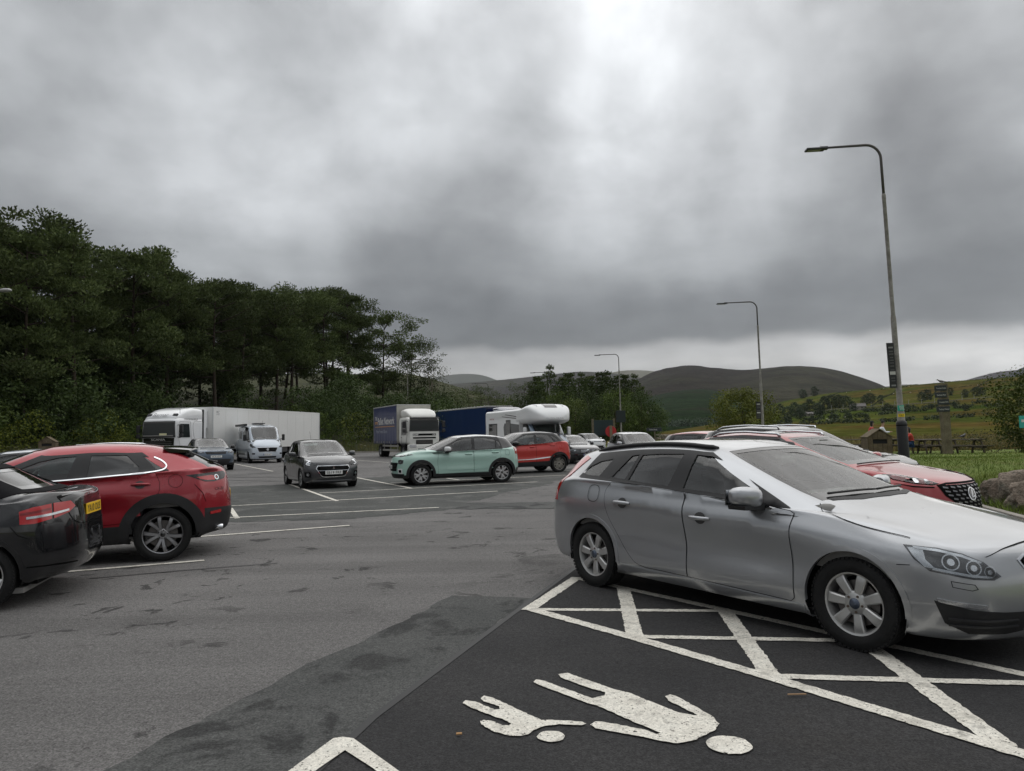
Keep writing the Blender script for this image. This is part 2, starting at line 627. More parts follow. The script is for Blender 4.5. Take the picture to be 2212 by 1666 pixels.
def M_marking():
 """road paint, worn through to the stone in places"""
 if 'marking_worn' in MATS:
  return MATS['marking_worn']
 m = ramp_mat('marking_paint', 6., [(.25, (.42, .40, .35)), (.45, (.64, .61, .54)), (.8, (.70, .68, .61))], rough=.75, bump=.6, bscale=45, bdist=.006, second=(9, [(.3, (.20, .19, .175)), (.7, (.42, .40, .35))], (.56, .70)), fine=(70, .3), fine2=(14, .16))
 nt = m.node_tree
 L = nt.links.new
 out = nt.nodes['Material Output']
 b = nt.nodes['Principled BSDF']
 tc = _node(nt, 'ShaderNodeTexCoord')
 facs = []
 for sc, lo, hi in ((55, .60, .63), (7, .655, .68)):
  n = _node(nt, 'ShaderNodeTexNoise'); n.inputs['Scale'].default_value = sc; n.inputs['Detail'].default_value = 5; n.inputs['Roughness'].default_value = .7
  L(tc.outputs['Object'], n.inputs['Vector'])
  r = _node(nt, 'ShaderNodeMapRange'); r.inputs['From Min'].default_value = lo; r.inputs['From Max'].default_value = hi
  L(n.outputs['Fac'], r.inputs[0])
  facs.append(r.outputs[0])
 mx = _node(nt, 'ShaderNodeMath', operation='MAXIMUM'); L(facs[0], mx.inputs[0]); L(facs[1], mx.inputs[1])
 tr = _node(nt, 'ShaderNodeBsdfTransparent')
 ms = _node(nt, 'ShaderNodeMixShader'); L(mx.outputs[0], ms.inputs[0]); L(b.outputs[0], ms.inputs[1]); L(tr.outputs[0], ms.inputs[2])
 L(ms.outputs[0], out.inputs[0])
 MATS['marking_worn'] = m
 return m

def sheet(name, poly, z, mt, parent=None, kind=None, grid=0.):
 """flat sheet from an outline on the ground"""
 if grid:
  v2, f = tri2d(poly, (), grid)
 else:
  v2, f, = poly, [tuple(range(len(poly)))]
 n = sum(poly[i][0] * poly[(i + 1) % len(poly)][1] - poly[(i + 1) % len(poly)][0] * poly[i][1] for i in range(len(poly)))
 if not grid and n < 0:
  f = [q[::-1] for q in f]
 if grid:
  a, b, c = (v2[i] for i in f[0])
  if (b[0] - a[0]) * (c[1] - a[1]) - (b[1] - a[1]) * (c[0] - a[0]) < 0:
   f = [q[::-1] for q in f]
 o = mesh_obj(name, [(x, y, z) for x, y in v2], f, mt, parent)
 if kind:
  o['kind'] = kind
 return o

EDGE_R = [(4.2, -6), (5.6, 2.), (7.4, 9.), (8.6, 13.6), (10.2, 20.), (12.6, 29.), (14.6, 40), (14.4, 50), (12.6, 60), (10.2, 70), (8.4, 82)]   # kerb along the lawn

def edge_x(y):
 return float(np.interp(y, [p[1] for p in EDGE_R], [p[0] for p in EDGE_R]))

def lawn_z(x, y):
 d = x - edge_x(y)
 t = max(0., min(1., d / 2.2)); t = t * t * (3 - 2 * t)
 h = float(np.interp(y, [0, 22, 27, 31, 35, 60], [.58, .56, .50, .32, .14, .08]))
 fade = max(0., min(1., (90 - y) / 40))
 near = max(.25, min(1., (y - 9) / 9))
 far = max(0., min(1., (70 - d) / 30))
 return .02 + (h - .02) * t * max(0, fade) * near * (.35 + .65 * far) + .03 * mnoise.noise((x * .35, y * .35, 0))

def fbm(x, y, s, o=4, seed=0.):
 v, a, f = 0., .5, s
 for _ in range(o):
  v += a * mnoise.noise((x * f, y * f, seed)); a *= .5; f *= 2.1
 return v

BANK = [(-30, 20), (-33, 36), (-31.5, 48), (-29.5, 60), (-25.5, 70), (-16, 70), (-9, 69), (0, 72), (6, 84)]      # foot of the bank / verge round the lorry park

def build_ground():
 field = ramp_mat('field_grass', .05, [(.3, (.085, .085, .026)), (.5, (.13, .115, .045)), (.7, (.17, .14, .06))], rough=.95, bump=1., bscale=1.2, bdist=.3, second=(.03, [(.3, (.05, .075, .018)), (.7, (.08, .10, .028))], (.45, .62)), fine=(3., .35))
 sheet('ground', [(-3000, -1500), (3000, -1500), (3000, 9000), (-3000, 9000)], -.30, field, kind='structure')
 left = [(-60, -40), (-60, 10)] + BANK
 poly = [(20, -40)] + EDGE_R[:0] + [(4.2, -40)] + []
 outline = [(-60, -40), (4.2, -40)] + EDGE_R + [(6.5, 90), (4., 90)] + BANK[::-1] + [(-60, 10)]
 sheet('car_park', outline, 0., M_asphalt(), kind='structure')
 sheet('tarmac_bay', [(-1.9, -.5), (-.81, 4.11), (.14, 6.83), (1.4, 10.4), (3.2, 15.6), (5.6, 22.4), (9.8, 22.4), (8.4, 16), (7.2, 9.6), (5.4, 2), (4.6, -.5)], .004, M_tarmac(), kind='structure')
 rag = lambda pts, a: [(x + a * fbm(x, y, 1.7, 4, 2.), y + a * fbm(x, y, 1.7, 4, 9.)) for x, y in densify(pts, .07)]
 sheet('tarmac_strip', rag([(-2.75, 1.8), (-2.0, 3.53), (-1.85, 3.97), (-1.68, 4.34), (-1.46, 5.04), (-1.08, 5.9), (-.63, 7.11), (.17, 6.95), (.13, 6.80), (-.80, 4.11), (-1.44, 1.4)], .16), .0035, M_patch(), kind='structure')
 sheet('tarmac_strip', rag([(-10, 14.0), (-5.6, 13.6), (-3.1, 13.8), (-1.3, 15.3), (-1.0, 16.5), (-.2, 19.4), (.95, 21.6), (1.7, 24.4), (2.6, 28.), (3.0, 31), (-1.5, 31.5), (-5.9, 27.), (-7.6, 24.2), (-12, 23)], .5), .0035,
    ramp_mat('tarmac_bays', .6, [(.35, (.052, .055, .052)), (.65, (.075, .077, .073))], rough=.86, bump=.8, bscale=80, bdist=.01, second=(1.1, [(.3, (.10, .10, .097)), (.7, (.12, .118, .112))], (.52, .66)), fine=(80, .7), fine2=(20, .3)), kind='structure')
 sheet('tarmac_strip', rag([(-1.3, 15.25), (.92, 15.05), (1.05, 16.35), (-1.05, 16.5)], .4), .006, M_patch(), kind='structure')
 sheet('tarmac_seam', ribbon([(-1.9, -.5), (-.81, 4.11), (.14, 6.83), (1.4, 10.4)], .05), .0078, mat('bitumen_seam', (.012, .012, .013), rough=.6), kind='structure')
 for pts, w in (([(-17.5, 31), (-9.5, 26.5), (-5.5, 25.2)], .10), ([(-9.5, 30.5), (-6, 32.5), (1, 35.5)], .12), ([(-8.8, 19.5), (-7.5, 17.2), (-6.9, 16.4)], .08), ([(-4.9, 8.3), (-3.9, 8.75), (-3.0, 9.1)], .03), ([(-12.5, 29.5), (-8, 28.3)], .14)):
  sheet('tarmac_seam', ribbon(spline(pts, 5), w), .0076, mat('bitumen_seam', (.012, .012, .013), rough=.6), kind='structure')

def build_markings():
 mk = M_marking()
 k = [0]

 rr = random.Random(9)

 def ragged(poly, h=.03, a=.006):
  d = densify(poly, h)
  return [(x + rr.uniform(-a, a), y + rr.uniform(-a, a)) for x, y in d]

 def line(pts, w):
  k[0] += 1
  near = pts[0][1] < 14
  sheet('marking', ragged(ribbon(pts, w)) if near else ribbon(pts, w), .0085 + .0004 * (k[0] % 9), mk, kind='structure')
 W = .10
 for pts in ([(-6.9, 8.1), (-4.05, 9.385)], [(-7.6, 10.55), (-5.22, 11.6), (-2.93, 12.76)], [(-7.6, 13.7), (-5.66, 14.36), (-1.64, 15.62)], [(-9.4, 15.6), (-4.89, 17.61), (-.45, 19.75)],
    [(-5.48, 20.2), (.75, 23.2)], [(-4.1, 23.81), (1.95, 26.6)], [(-2.4, 27.3), (2.4, 29.6)], [(-1.2, 30.9), (2.9, 32.7)], [(-7.59, 24.25), (-4.35, 17.64)], [(-6.4, 28.2), (-3.06, 21.4)], [(-2.9, 27.), (-1.88, 24.86)],
    [(-6.45, 16.3), (-5.48, 14.2)], [(-17.6, 45.0), (-11.36, 33.76)], [(-10.34, 47.2), (-7.4, 42.4)], [(-13.5, 43.5), (-8.4, 33.9)], [(-24., 47), (-18, 35.5)]):
  line(pts, W)
 B = .10
 line([(.10, 6.53), (.88, 5.57), (1.61, 4.615), (2.38, 3.55), (3.7, 1.75)], .11)
 line([(.655, 7.83), (1.10, 7.28), (1.79, 6.40), (2.38, 5.63), (3.22, 4.58), (4.6, 2.8)], .10)
 line([(.10, 6.46), (.67, 7.86)], .12)
 line([(1.085, 7.29), (.91, 5.58)], .13)
 line([(.19, 6.48), (1.82, 6.31)], B * .85)
 line([(1.82, 6.33), (1.62, 4.66)], .13)
 line([(.91, 5.58), (2.45, 5.38)], B * .85)
 line([(2.55, 5.36), (2.38, 3.60)], .13)
 line([(1.63, 4.645), (3.2, 4.43)], B * .85)
 sheet('marking', [(-1.32, 2.75), (-1.08, 3.49), (-.965, 3.825), (-.92, 3.84), (-.86, 3.82), (-.58, 3.47), (.1, 2.6), (0., 2.55), (-.69, 3.48), (-.87, 3.68), (-.95, 3.49), (-1.2, 2.75)], .0125, mk, kind='structure')
 adult = [(.27, 4.75), (.33, 4.77), (.59, 4.46), (.67, 4.40), (.75, 4.28), (.90, 4.08), (.97, 4.04), (.99, 4.04), (.88, 4.26), (.87, 4.33), (.91, 4.36), (.94, 4.33), (1.07, 4.02), (1.075, 3.92), (1.03, 3.84), (.89, 3.72), (.80, 3.69), (.73, 3.72), (.61, 3.79), (.41, 3.89),
    (.39, 3.94), (.42, 3.98), (.47, 3.97), (.67, 3.86), (.72, 3.80), (.74, 3.82), (.60, 4.0), (.47, 4.19), (.41, 4.24), (.15, 4.54), (.10, 4.61), (.12, 4.66), (.16, 4.64), (.44, 4.32), (.52, 4.36), (.53, 4.41), (.46, 4.47), (.28, 4.68)]
 child = [(-.22, 4.35), (-.20, 4.39), (-.15, 4.36), (-.03, 4.21), (.07, 4.08), (.13, 4.01), (.20, 4.01), (.35, 3.98), (.37, 3.955), (.34, 3.93), (.22, 3.95), (.14, 3.93), (.08, 3.88), (.05, 3.83), (0, 3.81), (-.05, 3.82), (-.14, 3.88), (-.20, 3.97), (-.21, 4.01), (-.19, 4.03),
    (-.14, 4.01), (-.08, 3.95), (-.05, 3.945), (-.04, 3.97), (-.09, 4.04), (-.14, 4.08), (-.28, 4.22), (-.32, 4.28), (-.31, 4.32), (-.25, 4.30), (-.13, 4.17), (-.10, 4.18), (-.11, 4.22), (-.20, 4.30)]
 ah = [(1.05 + .112 * cos(t), 3.665 + .105 * sin(t)) for t in np.linspace(0, 2 * pi, 25)[:-1]]
 chd = [(.17 + .072 * cos(t), 3.80 + .068 * sin(t)) for t in np.linspace(0, 2 * pi, 21)[:-1]]
 soft = lambda p: p
 for nm, q in (('marking', adult), ('marking', child), ('marking', ah), ('marking', chd)):
  sheet(nm, clean_loop(ragged(soft(q) if len(q) > 24 else q, .02, .0035), .003), .0125, mk, kind='structure', grid=.2)

def build_lawn():
 grass = ramp_mat('lawn_grass', .5, [(.3, (.080, .115, .018)), (.5, (.115, .155, .028)), (.7, (.15, .17, .04))], rough=.95, bump=.9, bscale=14, bdist=.05, second=(.25, [(.3, (.10, .11, .03)), (.7, (.14, .13, .045))], (.55, .7)), fine=(30, .45))
 ys = list(np.arange(-6, 40, 1.0)) + list(np.arange(40, 90, 2.5))
 us = [0, .35, .8, 1.4, 2.1, 2.9, 3.8, 5, 6.5, 8.5, 11, 14, 18, 23, 29, 36, 45, 60, 80, 110]
 v, f = [], []
 for y in ys:
  for u in us:
   x = edge_x(y) + .16 + u
   v.append((x, y, lawn_z(x, y)))
 n = len(us)
 for i in range(len(ys) - 1):
  for j in range(n - 1):
   f.append((i * n + j, i * n + j + 1, (i + 1) * n + j + 1, (i + 1) * n + j))
 o = mesh_obj('lawn', v, f, grass, smooth=True)
 o['kind'] = 'structure'
 kb = mat('kerb_concrete', (.26, .24, .21), rough=.9, var=.2, vscale=6, bump=.3, bscale=60)
 kerb = empty('kerb')
 kerb['kind'] = 'structure'
 pts = densify(EDGE_R, .92, False)
 for a, b in zip(pts[:-1], pts[1:]):
  if a[1] < 1 or a[1] > 46:
   continue
  m = Vector(((a[0] + b[0]) / 2 + .08, (a[1] + b[1]) / 2, .05))
  L_ = math.dist(a, b) - .012
  s = MB().box((0, 0, 0), (L_, .14, .14), bev=.015).build('kerb_stone', kb, kerb)
  s.location = m
  s.rotation_euler = (0, 0, atan2(b[1] - a[1], b[0] - a[0]))
 sheet_pts = [(edge_x(y) + .2, y) for y in np.arange(8, 15.5, 1.)] + [(edge_x(y) + 1.0, y) for y in np.arange(15, 7.5, -1.)]
 es = mesh_obj('earth_strip', [(x, y, lawn_z(x, y) + .012) for x, y in sheet_pts], [tuple(range(len(sheet_pts)))], mat('gravel_earth', (.12, .09, .075), rough=.95, var=.4, vscale=20, bump=.6, bscale=40))
 es['kind'] = 'structure'
 r = np.random.default_rng(11)
 V, F = [], []
 def blades(n, ylo, yhi, umin, umax, hmin, hmax, w):
  for _ in range(n):
   y = r.uniform(ylo, yhi); u = umin + (umax - umin) * r.random() ** 1.3
   x = edge_x(y) + u
   z = lawn_z(x, y)
   h = r.uniform(hmin, hmax); a = r.uniform(0, 2 * pi); lx, ly = r.normal(0, .45, 2) * h
   dx, dy = cos(a) * w, sin(a) * w
   k = len(V)
   V.extend([(x - dx, y - dy, z - .01), (x + dx, y + dy, z - .01), (x + lx, y + ly, z + h)])
   F.append((k, k + 1, k + 2))
 blades(26000, 11, 24, .5, 11, .03, .07, .008)
 blades(16000, 22, 40, .5, 16, .03, .07, .012)
 blades(2600, 12, 16.5, .3, 2.6, .10, .26, .010)
 g = mesh_obj('grass', V, F, ramp_mat('grass_blades', .6, [(.3, (.08, .13, .018)), (.5, (.13, .19, .032)), (.72, (.20, .21, .055))], rough=.8, fine=(9, .4)))
 tag(g, 'short mown grass of the picnic lawn', 'grass', kind='stuff')
 bank = ramp_mat('bank_earth', .3, [(.3, (.020, .026, .008)), (.5, (.035, .040, .013)), (.7, (.055, .052, .022))], rough=.95, bump=1., bscale=6, bdist=.1, fine=(8, .5))
 v, f = [], []
 B = densify(BANK, 3., False)
 us = [0, .6, 1.5, 3, 5, 8, 12, 18, 26, 38, 60, 90]
 for i, p in enumerate(B):
  a = B[max(i - 1, 0)]; b = B[min(i + 1, len(B) - 1)]
  dx, dy = b[0] - a[0], b[1] - a[1]
  l = math.hypot(dx, dy)
  nx, ny = -dy / l, dx / l
  for u in us:
   x, y = p[0] + nx * u, p[1] + ny * u
   h = (2.4 * (1 - math.exp(-u / 7)) + .17 * max(0, u - 14)) * max(.25, min(1., (-4 - p[0]) / 16))
   v.append((x, y, .01 + h + .12 * mnoise.noise((x * .4, y * .4, 4.)) * min(1, u)))
 n = len(us)
 for i in range(len(B) - 1):
  for j in range(n - 1):
   f.append((i * n + j, (i + 1) * n + j, (i + 1) * n + j + 1, i * n + j + 1))
 o = mesh_obj('bank', v, [q[::-1] for q in f], bank, smooth=True)
 o['kind'] = 'structure'
 for a, b in zip(B[:-1], B[1:]):
  if a[1] < 30:
   continue
  L_ = math.dist(a, b)
  nst = 3
  for q in range(nst):
   t0 = (q + .5) / nst
   s = MB().box((0, 0, 0), (L_ / nst - .02, .14, .13), bev=.015).build('kerb_stone', kb, kerb)
   s.location = (a[0] + (b[0] - a[0]) * t0, a[1] + (b[1] - a[1]) * t0, .05)
   s.rotation_euler = (0, 0, atan2(b[1] - a[1], b[0] - a[0]))

def bank_z(x, y):
 """height of the bank at a point left of its foot line"""
 best = 1e9; fx = 0
 P = BANK
 for (ax, ay), (bx, by) in zip(P[:-1], P[1:]):
  dx, dy = bx - ax, by - ay
  t = max(0, min(1, ((x - ax) * dx + (y - ay) * dy) / (dx * dx + dy * dy)))
  d = math.hypot(x - ax - t * dx, y - ay - t * dy)
  if d < best:
   best = d; fx = ax + t * dx
 return (2.4 * (1 - math.exp(-best / 7)) + .17 * max(0, best - 14)) * max(.25, min(1., (-4 - fx) / 16))

# ---------------------------------------------------------------- hills
def pix_dir(px, py):
 """world direction of a picture point (2212 wide)"""
 a, b = (px - 1106) / 1536, -(py - 833) / 1536
 dx = a * cos(ROLL) + b * sin(ROLL); dy = -a * sin(ROLL) + b * cos(ROLL)
 return Vector((dx, cos(PITCH) - dy * sin(PITCH), sin(PITCH) + dy * cos(PITCH)))

def hill(name, ridge, D, D0, z0, mt, n=90, rows=16, rough=.02, power=1.0, seed=0.):
 """a hill whose skyline passes through the measured bearings, at its real distance"""
 xs = np.linspace(ridge[0][0], ridge[-1][0], n)
 P = np.array(spline(ridge, 10))
 py = np.interp(xs, P[:, 0], P[:, 1])
 v, f = [], []
 for i, (x, y) in enumerate(zip(xs, py)):
  d = pix_dir(x, y)
  h = math.hypot(d.x, d.y)
  ux, uy, tz = d.x / h, d.y / h, d.z / h
  zt = CAM_H + tz * D
  for j in range(rows + 4):
   if j <= rows:
    q = j / rows
    s = q ** power
    s = s * s * (3 - 2 * s) * .45 + s * .55
    dist = D0 + (D - D0) * q
    z = z0 + (zt - z0) * s
    amp = rough * (zt - z0) * sin(pi * q) ** .7
    z += amp * 2.2 * fbm(ux * dist / D * 9, uy * dist / D * 9, 1.2, 5, seed)
   else:
    k = (j - rows) / 3
    dist = D * (1 + .10 * k)
    z = zt - abs(zt) * .25 * k * k - 2 * k
   v.append((ux * dist, uy * dist, z))
 m = rows + 4
 for i in range(n - 1):
  for j in range(m - 1):
   f.append((i * m + j, (i + 1) * m + j, (i + 1) * m + j + 1, i * m + j + 1))
 o = mesh_obj(name, v, f, mt, smooth=True)
 o['kind'] = 'structure'
 return o

def build_hills():
 moor = ramp_mat('hill_moor', .0022, [(.30, (.015, .012, .011)), (.45, (.024, .020, .016)), (.55, (.030, .029, .019)), (.7, (.042, .039, .026))], rough=.95, detail=10, fine=(.012, .45), fine2=(.05, .25), bump=1., bscale=.01, bdist=30.)  # moor colours darkened; the cloud shadow on the main hill is put into them
 green = ramp_mat('hill_green', .005, [(.30, (.011, .019, .009)), (.5, (.015, .028, .011)), (.58, (.020, .019, .013)), (.75, (.024, .036, .014))], rough=.95, detail=10, fine=(.03, .45), fine2=(.12, .3), bump=1., bscale=.03, bdist=10.)
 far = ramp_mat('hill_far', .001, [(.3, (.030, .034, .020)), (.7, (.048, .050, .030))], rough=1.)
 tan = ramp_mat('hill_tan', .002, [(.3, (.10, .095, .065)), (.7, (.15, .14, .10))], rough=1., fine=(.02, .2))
 gold = ramp_mat('hill_gold', .007, [(.3, (.050, .038, .012)), (.45, (.088, .064, .020)), (.56, (.062, .068, .016)), (.72, (.125, .096, .034))], rough=.95, detail=12, second=(.010, [(.3, (.034, .054, .011)), (.7, (.065, .082, .018))], (.48, .60)), fine=(.09, .5), fine2=(.35, .3), bump=1., bscale=.06, bdist=6.)
 blue = ramp_mat('hill_heather', .001, [(.3, (.026, .022, .024)), (.7, (.040, .036, .032))], rough=1.)
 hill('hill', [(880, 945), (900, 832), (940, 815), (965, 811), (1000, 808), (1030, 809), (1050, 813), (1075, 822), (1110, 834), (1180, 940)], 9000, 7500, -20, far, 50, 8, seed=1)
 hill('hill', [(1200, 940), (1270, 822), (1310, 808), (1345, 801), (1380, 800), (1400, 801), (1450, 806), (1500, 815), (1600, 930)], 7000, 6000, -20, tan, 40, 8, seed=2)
 hill('hill', [(500, 945), (700, 880), (820, 850), (900, 838), (960, 831), (1010, 827), (1060, 823), (1120, 817), (1200, 808), (1255, 803), (1300, 805), (1350, 810), (1420, 825), (1500, 850), (1700, 930)], 5200, 2200, -10, moor, 100, 16, seed=3)
 hill('hill', [(1180, 935), (1290, 880), (1340, 845), (1380, 822), (1410, 808), (1440, 799), (1490, 791.5), (1540, 795.5), (1600, 800.5), (1650, 797), (1700, 793), (1755, 794), (1810, 802), (1850, 813), (1900, 831), (1930, 846), (1990, 880), (2060, 925)], 3400, 900, -6, moor, 130, 26, rough=.05, power=.9, seed=4)
 hill('hill', [(1100, 937), (1240, 905), (1300, 890), (1370, 868), (1440, 850), (1500, 842), (1560, 848), (1620, 862), (1690, 884), (1760, 900), (1850, 923)], 1900, 420, -2, green, 90, 16, rough=.05, seed=5)
 hill('hill', [(1860, 925), (1890, 842), (1925, 834), (1945, 831), (1975, 831.5), (2030, 836), (2090, 846), (2140, 918)], 8000, 6500, -20, blue, 30, 6, seed=6)
 hill('hill', [(1990, 920), (2040, 838), (2085, 822), (2120, 812), (2160, 803), (2190, 800), (2230, 796), (2330, 790)], 6200, 4200, -20, blue, 40, 8, seed=7)
 hill('hill', [(2080, 918), (2130, 836), (2165, 818), (2190, 803), (2215, 792), (2260, 780), (2380, 770)], 4600, 3000, -20, ramp_mat('hill_dark', .002, [(.3, (.02, .024, .026)), (.7, (.03, .034, .034))], rough=1.), 40, 8, seed=8)
 hill('hill', [(1400, 932), (1560, 905), (1640, 882), (1690, 868), (1730, 860), (1790, 850), (1840, 846), (1900, 840), (1960, 833.5), (2030, 827), (2100, 822), (2150, 818), (2212, 814), (2330, 806), (2800, 800)], 900, 140, -.5, gold, 120, 30, rough=.035, power=1.15, seed=9)

def build_haze():
 """thin moist air between the camera and the far hills"""
 m = bpy.data.materials.new('air')
 m.use_nodes = True
 nt = m.node_tree
 nt.nodes.clear()
 out = _node(nt, 'ShaderNodeOutputMaterial')
 pv = _node(nt, 'ShaderNodeVolumePrincipled')
 pv.inputs['Color'].default_value = (.86, .90, .95, 1)
 pv.inputs['Density'].default_value = 4.2e-5
 pv.inputs['Anisotropy'].default_value = .2
 nt.links.new(pv.outputs[0], out.inputs['Volume'])
 h = MB().box((0, 3500, 499), (22000, 17000, 1002)).build('haze', m)
 tag(h, 'thin haze in the air over the valley', 'haze', kind='stuff')

# ================================================================ plants
def leaf_mat(name, a, b, rough=.75, trans=.25):
 """foliage: two greens mixed by noise and by plant, some light through the leaf"""
 if name in MATS:
  return MATS[name]
 m = bpy.data.materials.new(name)
 m.use_nodes = True
 nt = m.node_tree
 nt.nodes.clear()
 L = nt.links.new
 out = _node(nt, 'ShaderNodeOutputMaterial')
 tc = _node(nt, 'ShaderNodeTexCoord')
 oi = _node(nt, 'ShaderNodeObjectInfo')
 n = _node(nt, 'ShaderNodeTexNoise'); n.inputs['Scale'].default_value = .9; n.inputs['Detail'].default_value = 5; n.inputs['Roughness'].default_value = .7
 L(tc.outputs['Object'], n.inputs['Vector'])
 mr = _node(nt, 'ShaderNodeMapRange'); mr.inputs['From Min'].default_value = .33; mr.inputs['From Max'].default_value = .67
 L(n.outputs['Fac'], mr.inputs[0])
 mx = _node(nt, 'ShaderNodeMix', data_type='RGBA')
 mx.inputs['A'].default_value = (*a, 1); mx.inputs['B'].default_value = (*b, 1)
 L(mr.outputs[0], mx.inputs['Factor'])
 hs = _node(nt, 'ShaderNodeHueSaturation')
 r1 = _node(nt, 'ShaderNodeMapRange'); r1.inputs['To Min'].default_value = .72; r1.inputs['To Max'].default_value = 1.25
 L(oi.outputs['Random'], r1.inputs[0]); L(r1.outputs[0], hs.inputs['Value'])
 L(mx.outputs['Result'], hs.inputs['Color'])
 d = _node(nt, 'ShaderNodeBsdfPrincipled'); d.inputs['Roughness'].default_value = rough; d.inputs['Specular IOR Level'].default_value = .25
 t = _node(nt, 'ShaderNodeBsdfTranslucent')
 L(hs.outputs[0], d.inputs['Base Color']); L(hs.outputs[0], t.inputs['Color'])
 ms = _node(nt, 'ShaderNodeMixShader'); ms.inputs[0].default_value = trans
 L(d.outputs[0], ms.inputs[1]); L(t.outputs[0], ms.inputs[2]); L(ms.outputs[0], out.inputs[0])
 MATS[name] = m
 return m

def tufts(r, centres, n, size, V, F, up=.5, kind='needle'):
 """leaf faces through ellipsoid clumps; centres = (x, y, z, rx, rz)"""
 C = np.array(centres, float)
 k = np.maximum(3, (n * (C[:, 3] / 1.2) ** 2).astype(int))
 C = np.repeat(C, k, axis=0)
 N_ = len(C)
 unit = lambda a: a / np.maximum(np.linalg.norm(a, axis=1)[:, None], 1e-6)
 d = unit(r.normal(size=(N_, 3)))
 rad = (r.random(N_) ** .45)[:, None]
 P = C[:, :3] + d * rad * C[:, [3, 3, 4]]
 Q = []
 if kind == 'needle':
  ax = unit(np.stack([d[:, 0], d[:, 1], np.abs(d[:, 2]) * .5 + up], 1) + r.normal(0, .35, (N_, 3)))
  s = (size * r.uniform(.7, 1.3, N_))[:, None]
  for _ in range(2):
   sd = unit(np.cross(ax, r.normal(size=(N_, 3))))
   Q.append(np.stack([P - sd * s * .30, P + sd * s * .30, P + ax * s + sd * s * .12, P + ax * s * .9 - sd * s * .16], 1))
 else:
  nn = unit(d + (0, 0, .6) + r.normal(0, .5, (N_, 3)))
  a = unit(np.cross(nn, r.normal(size=(N_, 3))))
  c = np.cross(nn, a)
  s = (size * r.uniform(.6, 1.3, N_))[:, None]
  Q.append(np.stack([P - a * s * .5, P + c * s * .34, P + a * s * .5, P - c * s * .34], 1))
 X = np.concatenate(Q).reshape(-1, 3)
 b = len(V)
 V.extend(map(tuple, X.tolist()))
 F.extend(map(tuple, (np.arange(len(X)).reshape(-1, 4) + b).tolist()))

def bark():
 return mat('pine_bark', (.045, .032, .022), rough=.95, var=.4, vscale=4, bump=.6, bscale=12)

def pine_tree(seed, h=18., lean=0., crown=.52, spread=1., dens=62):
 """Scots pine: bare trunk, twisting limbs, rounded plates of needles"""
 r = np.random.default_rng(seed)
 root = empty('pine_tree')
 tm = MB()
 pts, rad = [], []
 bx, by = r.normal(0, .25, 2)
 for i in range(10):
  q = i / 9
  pts.append((lean * q * h * .1 + bx * sin(q * 3), by * sin(q * 2.5), h * .93 * q))
  rad.append(.26 * (1 - .82 * q) * h / 18)
 tm.tube(pts, rad, 8)
 cl = []
 nl = int(r.integers(17, 22))
 for i in range(nl):
  q = crown * .72 + (1 - crown * .72) * (i + r.uniform(0, .6)) / nl
  q = min(q, .97)
  base = np.array([np.interp(q, np.linspace(0, 1, 10), [p[k] for p in pts]) for k in range(3)])
  a = i * 2.4 + r.uniform(-.5, .5)
  env = max(.18, sin(pi * min(1, max(0.02, (1.06 - q) / (1.06 - crown * .72))) ** .75)) if q > .5 else .85
  L_ = h * .26 * spread * env * r.uniform(.75, 1.15)
  rise = .35 + .5 * q
  end = base + np.array([cos(a) * L_, sin(a) * L_, L_ * rise * .55])
  mid = (base + end) / 2 + np.array([r.normal(0, .3), r.normal(0, .3), -.10 * L_ + r.normal(0, .2)])
  tm.tube(spline([tuple(base), tuple(mid), tuple(end)], 3), [.085 * h / 18 * (1 - .13 * k) for k in range(7)], 5)
  for k in range(int(r.integers(3, 6))):
   t = r.uniform(.55, 1.08)
   c = base + (end - base) * t + r.normal(0, .16 * L_ + .15, 3) * (1, 1, .5)
   rx = r.uniform(.75, 1.45) * (h / 18) * (.8 + .35 * spread)
   cl.append((c[0], c[1], c[2] + .2, rx, rx * r.uniform(.42, .6)))
 for k in range(5):
  a = r.uniform(0, 2 * pi); d = r.uniform(0, .9)
  rx = r.uniform(.8, 1.2) * h / 18
  cl.append((pts[-1][0] + cos(a) * d, pts[-1][1] + sin(a) * d, h * .96 + r.uniform(-.5, .25), rx, rx * .55))
 tm.build('trunk', bark(), root, True)
 V, F = [], []
 tufts(r, cl, dens * 2.1, .215 * h / 18, V, F, up=.45)
 mesh_obj('crown', V, F, leaf_mat('needles_pine', (.050, .074, .024), (.125, .158, .052), trans=.12), root)
 return root

